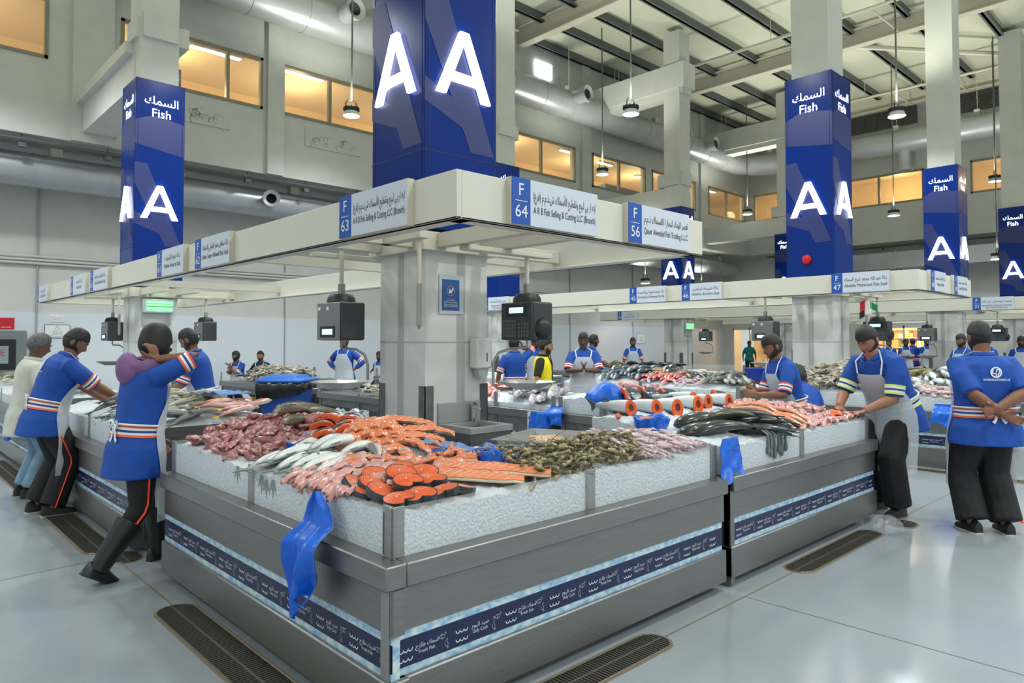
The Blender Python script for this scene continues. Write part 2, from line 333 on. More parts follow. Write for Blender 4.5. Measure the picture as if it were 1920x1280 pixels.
# ducts
M_duct = mat('galvanised_duct', S(176, 180, 184), .38, .45, noise=(1.5, .06))
def duct(pts, r, label, noz=(), hang=None):
    t = thing('air_duct', label, 'duct', pts[0]); P = [Vector(p) for p in pts]
    b = MB().tube(P, r, 20); L_ = [(P[i], P[i + 1]) for i in range(len(P) - 1)]
    for a, c in L_:
        d = c - a; n = int(d.length / 1.4)
        for q in range(1, n): m_ = a + d * q / n; b.tube([m_ - d.normalized() * .02, m_ + d.normalized() * .02], r + .012, 20)
    b.build('pipe', M_duct, t, world=True)
    for (p, d) in noz:
        n = MB(); d = Vector(d); p = Vector(p); n.tube([p, p + d * .55], r * .52, 16, cap=False); n.tube([p + d * .5, p + d * .62], r * .6, 16, cap=False); n.tube([p + d * .62, p + d * .56], [r * .6, r * .36], 16, cap=False); n.tube([p + d * .2, p + d * .22], r * .4, 16, m=1)
        n.build('nozzle', [M_duct, M_black], t, world=True)
    h = MB()
    for a, c in L_:
        d = c - a; n = max(1, int(d.length / 2.6))
        for q in range(n): m_ = a + d * (q + .5) / n; h.box(m_.x - .008, m_.x + .008, m_.y - .008, m_.y + .008, m_.z + r * .9, min(m_.z + 2.2, 12.3) if m_.z > 8 else 5.96); h.box(m_.x - .12, m_.x + .12, m_.y - .1, m_.y + .1, m_.z + r * .94, m_.z + r + .2)
    h.build('hanger', M_cream, t, world=True)
duct([(4, 16.75, 10.15), (20, 16.75, 10.12), (30.6, 16.75, 10.1), (31.6, 16.2, 10.1), (32.2, 15.2, 10.1)], .5, 'large round grey duct along the upper back wall under the roof', [((9.3, 16.4, 10.25), (.1, -.95, .05)), ((18.6, 16.4, 10.3), (.1, -.95, .05)), ((27.2, 16.4, 10.2), (.1, -.95, .05))])
duct([(32.2, 14.6, 10.1), (32.2, -6, 10.0)], .5, 'large round grey duct along the upper right wall below the louvres', [((32.2, 9.9, 9.8), (0, 0, -1.6))])
duct([(-6, 18.35, 5.36), (7.2, 18.35, 5.36), (14, 18.35, 5.3), (33, 18.35, 5.3)], .37, 'round grey duct hanging under the upper storey on the left', [((8.1, 18.1, 5.35), (-.3, -.9, 0)), ((27.8, 18.1, 5.2), (-.3, -.9, 0))])
rd = MB().box(32.5, 33.3, 4, 15.8, 4.75, 5.45)
for y in np.arange(4.4, 15.8, 1.2): rd.box(32.46, 33.34, y, y + .04, 4.7, 5.5)
tag(rd.build('rectangular_duct', M_duct, bevel=.01), 'rectangular grey duct under the upper storey on the right wall', 'duct')
# cable trays
def tray(p, q, label):
    p, q = Vector(p), Vector(q); d = (q - p); t = thing('cable_tray', label, 'cable tray', p); mb = MB(); h = MB(); n = d.normalized(); s = Vector((-n.y, n.x, 0))
    for o in (-.1, .1): mb.tube([p + s * o, q + s * o], .035, 4)
    for k in range(int(d.length / .45)): c = p + n * (k * .45 + .2); mb.tube([c - s * .1, c + s * .1], .015, 4)
    for k in range(int(d.length / 1.6)):
        c = p + n * (k * 1.6 + .5); h.box(c.x - .01, c.x + .01, c.y - .01, c.y + .01, c.z - .12, 5.96); h.box(c.x - .07, c.x + .07, c.y - .07, c.y + .07, c.z - .14, c.z - .04)
    mb.build('rail', M_dark, t, world=True); h.build('hanger', M_dark, t, world=True)
tray((-6, 17.62, 5.82), (30, 17.62, 5.8), 'dark perforated cable tray under the upper storey along the back')
tray((33.2, 16.5, 5.8), (33.2, 0, 5.8), 'dark cable tray under the upper storey along the right wall')
# wall reliefs and pilasters
for k, (a, b) in enumerate(((5.66, 6.79), (8.81, 10.5), (16.8, 18.4), (20.0, 21.6))):
    mb = MB(); o = (a, 17.5, 6.9); wd = b - a; h = .47
    mb.box(a, b, 17.47, 17.5, 6.9, 6.9 + h); r = MB()
    for q in range(16):
        x = RNG.uniform(.1, wd - .3); z = RNG.uniform(.08, h - .16); l = RNG.uniform(.1, .26)
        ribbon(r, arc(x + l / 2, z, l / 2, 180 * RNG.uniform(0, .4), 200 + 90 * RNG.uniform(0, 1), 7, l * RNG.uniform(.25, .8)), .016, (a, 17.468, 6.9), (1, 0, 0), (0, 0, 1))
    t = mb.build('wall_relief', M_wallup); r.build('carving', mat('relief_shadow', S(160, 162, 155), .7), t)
    tag(t, ('pale carved plaster panel beside the left blue pillar', 'pale carved plaster panel left of the main blue pillar', 'pale carved plaster panel above the F 64 sign', 'pale carved plaster panel under the window beside a pendant lamp')[k], 'wall relief')
pl = MB()
for x in (3.35, 7.72, 11.7, 20.15, 28.5): pl.box(x, x + .45 if x > 3.4 else x + .8, 17.38, 17.5, 5.95, 12.4)
struct('trim_7', pl, M_wallup)
# ================================================================ pillars
M_clad = mat('blue_cladding', S(0, 42, 124), .22, noise=(.6, .05), spec=.22)
M_ghost = mat('violet_grey_print', S(40, 52, 112), .4)
M_grey = mat('grey_pillar_panel', S(214, 217, 215), .3, noise=(1.2, .02))
M_greyd = mat('grey_pillar_stripe', S(176, 179, 178), .3)
KX, KY, KW = 3.472, 4.747, .814; SX, SY = 8.401, 8.387
def A_shape(mb, o, u, v, w_, h, d, m=0, parts=(1, 1, 1)):
    P = [[(0, 0), (.165, 0), (.565, 1), (.42, 1)], [(.835, 0), (1, 0), (.58, 1), (.435, 1)], [(.19, .22), (.81, .22), (.75, .36), (.25, .36)]]
    for p, on in zip(P, parts):
        if on: mb.prism([(a * w_, b * h) for a, b in p], o, u, v, d, m)
def pillar(x, y, label, guards=True, fish=True):
    t = thing('pillar', label, 'pillar', (x, y, 0)); i = .06; w_ = KW
    b = MB().box(i, w_ - i, i, w_ - i, 0, 2.45)
    b.build('lower_panel', M_grey, t); s = MB()
    s.box(.40, .49, i - .003, i, 0, 2.4); s.box(i - .003, i, .38, .47, 0, 2.4)
    s.box(i - .004, w_ - i, i - .004, i - .001, 1.59, 1.6); s.box(i - .004, i - .001, i, w_ - i, 1.59, 1.6)
    s.build('panel_stripe', M_greyd, t)
    MB().box(-.02, w_ + .02, -.02, w_ + .02, 2.37, 2.53).build('collar', M_cream, t, bevel=.006)
    c = MB().box(0, w_, 0, w_, 2.56, 6.18)
    c.build('cladding', M_clad, t, bevel=.008)
    sm = MB()
    for z in (3.22,): sm.box(-.003, w_ + .003, -.003, w_ + .003, z, z + .008)
    for q in (.04, w_ - .045): sm.box(-.003, 0, q, q + .006, 2.57, 6.17); sm.box(q, q + .006, -.003, 0, 2.57, 6.17)
    sm.build('panel_joint', mat('cladding_joint', S(8, 30, 84), .5), t)
    us = MB().box(.09, w_ - .09, .09, w_ - .09, 6.18, 12.3)
    if y > 10: us.box(.12, w_ - .12, .02, w_ + .2, 6.95, 7.4).box(.02, w_ + .1, .14, w_ - .14, 6.95, 7.3)
    us.build('upper_shaft', M_white, t)
    for (o, u, n) in (((0, w_, 0), (0, -1, 0), (-1, 0, 0)), ((0, 0, 0), (1, 0, 0), (0, -1, 0))):
        o, u, n = map(Vector, (o, u, n)); Z = Vector((0, 0, 1)); g = MB()
        g.prism([(0, .0), (.20, 0), (w_ * .96, -1.42), (w_ * .62, -1.42), (0, -.36)], o + n * .002 + Z * 4.70, u, Z, n * .002)
        g.prism([(0, -.85), (.42, -1.02), (.47, -1.24), (0, -1.06)], o + n * .0015 + Z * 4.70, u, Z, n * .002)
        g.prism([(0, 0), (w_, -.12), (w_, .46), (.3, .55), (0, .42)], o + n * .002 + Z * 5.02, u, Z, n * .001)
        g.build('ghost_letter', M_ghost, t)
        l = MB(); A_shape(l, o + u * .10 + n * .012 + Z * 3.74, u, Z, .61, .585, n * .03); l.build('letter', M_glow, t)
        if fish:
            l = MB(); put_text(l, arabic('السمك'), o + u * .42 + n * .006 + Z * 5.76, u, Z, .20); put_text(l, 'Fish', o + u * .42 + n * .006 + Z * 5.54, u, Z, .21); l.build('lettering', M_glow, t)
    if guards:
        for (gx, gy, sx, sy) in ((i, i, 1, 1), (w_ - i, i, -1, 1), (i, w_ - i, 1, -1), (w_ - i, w_ - i, -1, -1)):
            g = MB(); a, b_ = sorted((gx - .006 * sx, gx + .085 * sx)); c_, d_ = sorted((gy - .006 * sy, gy + .001 * sy)); g.box(a, b_, c_, d_, 0, 1.22)
            a, b_ = sorted((gx - .006 * sx, gx + .001 * sx)); c_, d_ = sorted((gy - .006 * sy, gy + .085 * sy)); g.box(a, b_, c_, d_, 0, 1.22)
            g.build('corner_guard', M_steeld, t)
    return t
PL = {(0, 0): 'main blue clad pillar rising through the front stall canopy', (0, 1): 'blue clad pillar at left behind the long canopy', (1, 0): 'blue clad pillar at right behind the F 47 canopy sign',
      (1, 1): 'blue pillar mostly hidden behind the main pillar and front canopy', (2, 0): 'blue pillar at far right with lit letters beside the upper duct', (2, 1): 'blue pillar below the white portal frame with two small lit letters',
      (3, 0): 'blue pillar cut by the right picture edge', (3, 1): 'blue pillar sliver just left of the F 47 pillar'}
for (i, j), lb in PL.items(): pillar(KX + i * SX + (.35 if i == 2 and j == 0 else 0), KY + j * SY + (.35 if i >= 2 and j == 0 else 0), lb)
# bell and notices on pillars
x1 = KX + SX
t = thing('alarm_bell', 'round red alarm bell on the blue pillar above the F 47 canopy', 'alarm bell', (x1, KY + .45, 3.0))
MB().lathe([(.02, 0), (.075, .0), (.085, .02), (.07, .05), (.03, .065)], 18, ax=(-1, 0, 0)).build('gong', mat('alarm_red', S(190, 28, 40), .35), t)
MB().box(-.01, 0, -.06, .06, -.06, .06).build('back_plate', M_black, t)
# beams between pillars and the upper walls
bm = MB(); bm.box(KX + .08, KX + .75, KY + SY + .4, 17.5, 6.15, 6.75); bm.box(KX - .05, KX + .85, KY + SY + .5, 17.5, 6.75, 6.95)
for i in (1, 2, 3): bm.box(KX + i * SX + .1, KX + i * SX + .7, KY + SY + .4, 17.5, 6.15, 6.9)
bm.box(32.2, 33, 8.5, 9.2, 6.2, 6.9)
struct('trim_8', bm, M_white)
pf = MB()
for i in (2, 3):
    xx = KX + i * SX; pf.box(xx + .05, xx + .76, KY + SY - .1, 17.5, 10.3, 11.15); pf.box(xx + .12, xx + .7, KY + SY, 17.5, 10.1, 10.3)
struct('trim_9', pf, M_white)
# ================================================================ canopies and stall signs
CX0, CX1, CY0, CY1, CZ0, CZ1 = 2.597, 5.308, 3.229, 15.944, 2.334, 2.63
def canopy(dx, label, y1=CY1):
    t = thing('canopy', label, 'canopy', (dx, 0, 0)); th = .04
    for (x0, x1, y0, y1_, l) in ((CX0, CX0 + th, CY0, y1, (0, 1)), (CX1 - th, CX1, CY0, y1, (0, -1)), (CX0 + th, CX1 - th, CY0, CY0 + th, (1, 0)), (CX0 + th, CX1 - th, y1 - th, y1, (-1, 0))):
        f = MB().box(x0, x1, y0, y1_, CZ0, CZ1)
        if l[1]: f.box(x0 if l[1] > 0 else x0 - .10, x1 + .10 if l[1] > 0 else x1, y0, y1_, CZ0, CZ0 + .015)
        else: f.box(x0, x1, y0 if l[0] > 0 else y0 - .10, y1_ + .10 if l[0] > 0 else y1_, CZ0, CZ0 + .015)
        f.build('fascia_panel', M_fascia, t, bevel=.004)
    for j in range(2 if y1 > 10 else 1):
        py = KY + j * SY; px = KX; a = MB()
        for yy in (py + .12, py + .62): a.box(CX0 + .04, px - .02, yy, yy + .1, 2.40, 2.52); a.box(px + KW + .02, CX1 - .04, yy, yy + .1, 2.40, 2.52)
        a.box(px + .12, px + .22, CY0 + .04 if j == 0 else py - 1.2, py - .02, 2.40, 2.52); a.box(px + .6, px + .7, CY0 + .04 if j == 0 else py - 1.2, py - .02, 2.40, 2.52)
        a.box(px - .32, px - .22, py - .38, py + .2, 2.40, 2.46)
        a.box(px + .2, px + 1.2, py - .34, py - .22, 2.36, 2.40); a.box(px - .5, px + .1, py + .95, py + 1.05, 2.36, 2.40)
        a.build('arm', M_cream, t, bevel=.004)
    for y in (7.1, 11.3): MB().box(CX0 + .04, CX1 - .04, y, y + .09, 2.43, 2.53).build('cross_beam', M_cream, t)
    return t
canopy(0, 'long cream canopy frame over the front stalls'); canopy(SX, 'cream canopy frame over the second stall row at right'); canopy(2 * SX, 'distant cream canopy frame over the third stall row'); canopy(3 * SX, 'farthest cream canopy frame by the shops')
def sign(P, u, n, wd, num, ar, en, label, h=.30, sc=1.0):
    """sign board: P = lower left corner as read"""
    u, n = Vector(u), Vector(n); P = Vector(P); Z = Vector((0, 0, 1)); t = thing('stall_sign', label, 'sign', P)
    def bx(u0, u1, z0, z1, d0, d1, nm, m):
        p = u * u0 + n * d0; q = u * u1 + n * d1
        MB().box(min(p.x, q.x), max(p.x, q.x), min(p.y, q.y), max(p.y, q.y), z0, z1).build(nm, m, t)
    bx(0, wd, 0, h, .0, .05, 'board', M_cream); bx(.165, wd - .002, .002, h - .002, .05, .053, 'face', M_board); bx(.0, .165, .001, h - .001, .0502, .054, 'number_block', M_sblue)
    l = MB(); o = n * .0555
    put_text(l, 'F', o + u * .083 + Z * (h * .62), u, Z, .115); put_text(l, num, o + u * .083 + Z * (h * .16), u, Z, .115)
    l.prism([(.03, h * .5), (.135, h * .5), (.135, h * .5 + .004), (.03, h * .5 + .004)], o, u, Z, n * .0005)
    l.build('number', M_print, t)
    l = MB(); c = o + u * (.165 + (wd - .165) / 2); mw = wd - .22
    put_text(l, arabic(ar), c + Z * (h * .58), u, Z, .075, maxw=mw)
    for k, s in enumerate(en.split('\n')): put_text(l, s, c + Z * (h * .28 - k * .05), u, Z, .066 if '\n' not in en else .05, maxw=mw)
    l.build('lettering', M_ink, t)
V_ = (0, -1, 0); NX = (-1, 0, 0)
def sx_(x, y, wd, num, ar, en, lb): sign((x, y, CZ0 + .005), (0, -1, 0), NX, wd, num, ar, en, lb)
def sy_(x, y, wd, num, ar, en, lb): sign((x, y, CZ0 + .01), (1, 0, 0), (0, -1, 0), wd, num, ar, en, lb)
ARB = 'ايه ار بي لبيع وتقطيع الأسماك ش.ذ.م.م (فرع)'
sx_(CX0, 4.51, .85, '63', ARB, 'A R B Fish Selling & Cutting LLC (Branch)', 'stall sign F 63 on the left face of the front canopy')
sx_(CX0, 7.43, .89, '62', 'دكة سلطان صقر الهاملي للاسماك', 'Sultan Saqer Alhamli Fish Stall', 'stall sign F 62, second from the corner on the left canopy face')
sx_(CX0, 8.66, .87, '61', 'دكة مريم الشريف', 'Maitha Almarzi Stall', 'smaller sign F 61, third from the corner on the left canopy face')
sx_(CX0, 11.77, .95, '60', 'دكة سالم عبيد سالم', 'Salem Obaid Fish Stall', 'small distant stall sign, fourth from the canopy corner on its left face')
sx_(CX0, 13.04, .95, '59', 'دكة خالد عبيد', 'Khaled Stall', 'small distant stall sign, fifth from the canopy corner on its left face')
sx_(CX0, 15.85, .95, '58', 'دكة احمد عبيد', 'Ahmed Fish Stall', 'small stall sign at the far left end of the canopy')
sy_(3.0, CY0, .84, '64', ARB, 'A R B Fish Selling & Cutting LLC (Branch)', 'stall sign F 64 on the right face of the front canopy')
sy_(4.2, CY0, .82, '56', 'قصر الوداد لتجارة الاسماك ذ.م.م', 'Qaser Alwedad Fish Trading L.L.C', 'stall sign F 56 at the right end of the front canopy')
xb = CX0 + SX
sx_(xb, 8.26, .82, '45', 'دكة محمد احمد لبيع السمك', 'Mohd Ahmed Al Marzooqi Fish Stall', 'stall sign F 45, leftmost of two close signs on the second canopy')
sx_(xb, 7.09, .80, '46', 'دكة شيخة ابراهيم', 'Shaikha Ibrahim Stall', 'stall sign F 46, right of sign F 45 on the second canopy')
sx_(xb, 4.42, .82, '47', 'دكة عبد الله محمد لبيع السمك', 'Abdulla Mohamed Fish Stall', 'stall sign F 47 on the second canopy beside its corner')
sx_(xb, 12.57, .86, '43', 'عمر سالم للاسماك', 'Mohammed Fish Selling\nFish Trading L.L.C', 'stall sign F 43 seen between the main pillar and the right hanging scale')
sy_(xb + .38, CY0, .72, '48', 'دكة احمد محمد', 'Ahmed Stall', 'stall sign on the short face of the second canopy, left one')
sy_(xb + 1.55, CY0, .75, '40', 'دكة سعيد محمد', 'Saeed Mohd Stall', 'stall sign on the short face of the second canopy, right one')
xc = CX0 + 2 * SX
sx_(xc, 4.53, .8, '31', 'محمد اسماعيل عبد الله', 'MUHAMMED ISMAIL HAQ NAWAZ\nFISH TRADING LLC', 'distant stall sign F 31 above the heads at right')
sx_(xc, 15.12, .84, '28', 'دكة عبيد', 'Obaid Fish Stall', 'distant small stall sign F 28 under the F 45 sign')
# ================================================================ pendant lamps
M_lens = mat('lamp_lens', (.95, .98, 1), .3, emit=14); M_refl = mat('lamp_reflector', S(206, 212, 216), .3)
LL = ['high bay pendant lamp hanging left of the main blue pillar', 'high bay pendant lamp in front of the upper duct, left of the white portal frame', 'high bay pendant lamp over the middle upper window, on a long cord', 'small pendant lamp near the far corner window', 'high bay pendant lamp right of the F 47 pillar, under the louvre', 'pendant lamp on a long cord below the vertical duct stub', 'pendant lamp right of the far right pillar', 'low small pendant lamp near the right edge', 'low distant pendant lamp left of the small letter pillar', 'low distant pendant lamp right of the small letter pillar']
for p, lb in zip(LAMPS, LL):
    t = thing('pendant_lamp', lb, 'lamp', p)
    MB().tube([(0, 0, .34), (.01, 0, 2), (0, 0, 12.3 - p[2] if p[2] > 6 else 5.95 - p[2] if p[1] > 17 else 12.3 - p[2])], .022, 6).build('cord', M_dark, t)
    MB().tube([(-.15, 0, .08), (-.16, 0, .26), (-.10, 0, .34), (.10, 0, .34), (.16, 0, .26), (.15, 0, .08)], .014, 6).build('yoke', M_black, t)
    h = MB().lathe([(.10, .18), (.18, .16), (.19, .09), (.16, .07)], 12)
    for a in range(12): h.box(.1, .2, -.012, .012, .08, .17, M=Matrix.Rotation(a * PI / 6, 4, 'Z'))
    h.build('driver_housing', M_black, t)
    MB().lathe([(.155, .08), (.2, -.01), (.21, -.04), (.2, -.045)], 24, cap=False).build('reflector', M_refl, t)
    MB().lathe([(.0, -.034), (.198, -.036), (.198, -.03), (0, -.028)], 24, cap=False).build('lens', M_lens, t)
    lamp_light((p[0], p[1], p[2] - .06), LAMP_W * (4 if p[2] > 5 else 1.2))
# ================================================================ display counters
M_navy = mat('navy_print', S(26, 36, 74), .35)
M_pale = mat('wave_print', S(120, 170, 212), .35, noise=(22, .2), col2=S(206, 222, 222), stretch=(1, 1, 1.8))
M_motif = mat('motif_print', S(208, 214, 224), .5)
ZL = .718; ZG = .925
class Fr:
    def __init__(s, O, u, n): s.O = Vector((*O, 0)); s.u = Vector((*u, 0)); s.n = Vector((*n, 0))
    def p(s, a, d, z): return s.O + s.u * a + s.n * d + Vector((0, 0, z))
    def box(s, mb, a0, a1, d0, d1, z0, z1, m=0):
        p, q = s.p(a0, d0, z0), s.p(a1, d1, z1)
        mb.box(min(p.x, q.x), max(p.x, q.x), min(p.y, q.y), max(p.y, q.y), z0, z1, m); return mb
def fish_icon(mb, o, u, v, s, fl=1, shrimp=False):
    t = np.linspace(0, 2 * PI, 13); P = np.stack([fl * .5 * np.cos(t) * s, .3 * np.sin(t) * s], 1); ribbon(mb, P, .05 * s, o, u, v)
    ribbon(mb, [(-fl * .45 * s, 0), (-fl * .85 * s, .25 * s), (-fl * .75 * s, 0), (-fl * .85 * s, -.25 * s), (-fl * .45 * s, 0)], .05 * s, o, u, v)
    ribbon(mb, arc(fl * .2 * s, 0, .28 * s, 100, 260, 6), .05 * s, o, u, v); ribbon(mb, arc(fl * .6 * s, .38 * s, .12 * s, 0, 360, 8), .04 * s, o, u, v)
def front(T, fr, L, posts, strip=True, e0=0, e1=0, pane=True, detail=True, base=.06):
    """one straight face of a counter, e0/e1 shorten the ends for a mitre"""
    B = lambda nm, m, *a, **k: fr.box(MB(), *a).build(nm, m, T, world=True, **k)
    B('ledge', M_steelh, e0 and .10, L, -.10, 0, ZL - .098, ZL, bevel=.007)
    B('upper_panel', M_steelh, e0 and .06, L - (e1 and .0), -.09, -.035, .44, ZL - .098)
    B('kick_panel', M_steelh, e0 and .06, L, -.12, -.018, base, .262, bevel=.008)
    if strip:
        s = MB(); fr.box(s, e0 and .065, L - .02, -.08, -.04, .262, .44, 1); fr.box(s, e0 and .065, L - .02, -.045, -.0385, .292, .404, 0)
        s.build('graphic_strip', [M_navy, M_pale], T, world=True)
        if detail:
            Z = Vector((0, 0, 1)); u = fr.u if (Z.cross(fr.n)).dot(fr.u) > 0 else -fr.u
            k = 0; a = .12
            while a < L - .08:
                l = MB()
                for dz in (.362, .325):
                    for q in range(3): ribbon(l, arc((q - 1) * .022, 0, .011, 180, 360, 6, .013), .0045, fr.p(a, -.037, dz), u, Z)
                if a + .1 < L - .05:
                    f = k % 2; c = fr.p(a + .105, -.037, .35)
                    put_text(l, arabic('صيد اليوم' if f else 'سمك طازج'), c, u, Z, .026); put_text(l, 'Daily Catch' if f else 'Fresh Fish', c - Z * .024, u, Z, .021, maxw=.085)
                if a + .2 < L - .04:
                    c = fr.p(a + .195, -.037, .36); fish_icon(l, c + u * .012 * (1 if k % 2 else -1), u, Z, .030, 1); fish_icon(l, c - u * .012 * (1 if k % 2 else -1) - Z * .035, (u * .4 - Z).normalized(), (u + Z * .4).normalized(), .026, -1)
                a += .335 / 1.15; k += 1; l.build('motif', M_motif, T, world=True, smooth=False)
    for p in posts: B('glass_post', M_steel, p - .035, p + .035, -.088, -.078, ZL, ZG, bevel=.002)
    if pane:
        q = sorted(posts)
        for a, b in zip(q[:-1], q[1:]): B('glass_panel', M_glass, a + .036, b - .036, -.087, -.081, ZL + .003, ZG - .004)
def body(T, rects, base=.1):
    b = MB()
    for (x0, x1, y0, y1) in rects: b.box(x0, x1, y0, y1, .40, .70)
    b.build('cabinet', M_steeld, T, world=True)
def legs(T, pts, h=.4, r=.02):
    for (x, y) in pts: MB().box(x - r, x + r, y - r, y + r, .0, h).build('leg', M_steeld, T, world=True)
def end_panel(T, x0, x1, y0, y1, z0=.06, z1=.70): MB().box(x0, x1, y0, y1, z0, z1).build('end_panel', M_steelh, T, world=True)
# --- L-shaped corner counter
X0, Y0, Y1, X1, X2 = 1.528, 2.329, 5.078, 4.116, 6.747
T = thing('display_counter', 'L-shaped steel display counter with ice, nearest at the front corner', 'counter', (X0, Y0, 0))
front(T, Fr((X0, Y1), (0, -1), (-1, 0)), Y1 - Y0, [.03, 1.29, 2.65], e1=1)
front(T, Fr((X0, Y0), (1, 0), (0, -1)), X1 - X0, [.105, 1.32, 2.545], e0=1)
MB().box(X0 + .085, X0 + .10, Y0 + .078, Y0 + .16, ZL, ZG).box(X0 + .03, X0 + .085, Y0 + .03, Y0 + .085, .05, .62).build('corner_post', M_steel, T, world=True, bevel=.003)
body(T, [(X0 + .12, X0 + 1.2, Y0 + .1, Y1 - .05), (X0 + 1.2, X1 - .06, Y0 + .1, Y0 + 1.1)])
end_panel(T, X1 - .06, X1 - .03, Y0 + .12, Y0 + 1.1); end_panel(T, X0 + .1, X0 + 1.2, Y1 - .05, Y1 - .03, .06, ZG - .0)
legs(T, [(X0 + .2, Y1 - .1), (X0 + 1.1, Y1 - .1), (X1 - .12, Y0 + .25), (X1 - .12, Y0 + 1.0), (X0 + .2, Y0 + .2), (X0 + 1.15, Y0 + 1.05)])
# --- straight counter to the right
XA = 4.19
T = thing('display_counter', 'straight steel display counter right of the gap, with whole dark fish and fillets', 'counter', (XA, Y0, 0))
front(T, Fr((XA, Y0), (1, 0), (0, -1)), X2 - XA, [.035, 1.18, X2 - XA - .05])
body(T, [(XA + .06, X2 - .05, Y0 + .12, Y0 + 1.25)])
end_panel(T, XA, XA + .05, Y0 + .03, Y0 + 1.2, .02, .70); end_panel(T, X2 - .05, X2 - .03, Y0 + .1, Y0 + 1.25); end_panel(T, X2 - .05, X2 - .04, Y0 + .1, Y0 + 1.2, ZL, ZG)
legs(T, [(XA + .1, Y0 + .2), (X2 - .1, Y0 + .2), (XA + .1, Y0 + 1.2), (X2 - .1, Y0 + 1.2)])
# --- left row
def left_counter(y0, y1, label, x=X0, det=True):
    T = thing('display_counter', label, 'counter', (x, y0, 0)); L = y1 - y0
    front(T, Fr((x, y1), (0, -1), (-1, 0)), L, [.04, L / 2, L - .04], detail=det)
    body(T, [(x + .12, x + 1.2, y0 + .05, y1 - .05)]); end_panel(T, x + .1, x + 1.2, y0 + .01, y0 + .02, .42, ZG); end_panel(T, x + .06, x + .15, y0 + .02, y0 + .05, .04, .62)
    legs(T, [(x + .18, y0 + .06), (x + 1.1, y0 + .06), (x + .18, y1 - .1), (x + 1.1, y1 - .1)], .42, .03)
    MB().box(x + .15, x + 1.15, y0 + .1, y1 - .1, .15, .17).build('shelf', M_steeld, T, world=True); return T
left_counter(5.82, 8.95, 'steel display counter behind the hooded walker on the left'); left_counter(9.6, 15.6, 'steel display counter at the far left picture edge behind the man in pale shirt')
# --- inner side counters (backs towards us)
def work_counter(x0, x1, y0, y1, label, solid=True, fr=False):
    T = thing('work_counter', label, 'counter', (x0, y0, 0))
    MB().box(x0, x1, y0, y1, ZL - .1, ZL).build('worktop', M_steelh, T, world=True, bevel=.008)
    if solid: MB().box(x0 + .04, x1 - .1, y0 + .03, y1 - .03, .42, ZL - .1).build('cabinet', M_steeld, T, world=True)
    else: MB().box(x0 + .04, x0 + .09, y0 + .03, y1 - .03, .50, ZL - .1).box(x1 - .1, x1 - .05, y0 + .03, y1 - .03, .06, ZL - .1).build('apron_rail', M_steeld, T, world=True)
    legs(T, [(x0 + .06, y0 + .08), (x0 + .06, (y0 + y1) / 2), (x0 + .06, y1 - .08), (x1 - .08, y0 + .08), (x1 - .08, y1 - .08)], ZL - .1, .028)
    for y in (y0 + .03, (y0 + y1) / 2, y1 - .03): MB().box(x0 + .03, x0 + .04, y - .035, y + .035, ZL, ZL + .2).build('glass_post', M_steel, T, world=True)
    return T
work_counter(6.36, 7.5, 4.55, 5.92, 'steel counter with an ice mound and salmon heads behind the cut salmon'); work_counter(6.36, 7.5, 5.98, 8.2, 'steel counter with pink and grey fish right of the main pillar')
work_counter(5.95, 7.1, 8.6, 11.3, 'steel table with white crabs left of the main pillar', False); work_counter(6.0, 7.2, 12.1, 15.9, 'steel table with white crabs behind the blue bin', False)
# --- second row
XB = 9.93
T = thing('display_counter', 'steel display counter with crabs and squid behind the two right hand workers', 'counter', (XB, 2.35, 0))
front(T, Fr((XB, 4.75), (0, -1), (-1, 0)), 2.4, [.04, 1.2, 2.32], e1=1); front(T, Fr((XB, 2.35), (1, 0), (0, -1)), 2.6, [.1, 1.3, 2.55], e0=1, detail=False)
body(T, [(XB + .12, XB + 1.3, 2.47, 4.73), (XB + 1.3, XB + 2.55, 2.47, 3.5)]); legs(T, [(XB + .2, 2.5), (XB + .2, 4.6), (XB + 2.4, 2.5)])
def far_counter(x, y0, y1, label, det=False):
    T = thing('display_counter', label, 'counter', (x, y0, 0)); L = y1 - y0
    front(T, Fr((x, y1), (0, -1), (-1, 0)), L, [.04, L / 2, L - .04], detail=det)
    body(T, [(x + .1, x + 1.15, y0 + .03, y1 - .03)]); legs(T, [(x + .2, y0 + .1), (x + .2, y1 - .1), (x + 1.1, y0 + .1), (x + 1.1, y1 - .1)])
    end_panel(T, x + .03, x + 1.15, y0, y0 + .02, .06, ZL); end_panel(T, x + .08, x + 1.1, y0, y0 + .01, ZL, ZG - .06)
far_counter(9.75, 5.35, 9.05, 'steel display counter with silver fish behind the blue bag on ice'); far_counter(9.75, 9.9, 15.5, 'distant steel counter with glass behind the man with clasped hands')
work_counter(14.8, 15.9, 4.4, 9.2, 'distant steel counter holding blue basins', True); work_counter(14.8, 15.9, 10.0, 15.4, 'distant steel counter with a heap of dark fish', True)
far_counter(18.4, 2.4, 9.0, 'distant display counter of the third row before the lit shop'); far_counter(18.4, 9.9, 15.5, 'distant display counter of the third row near the back wall')
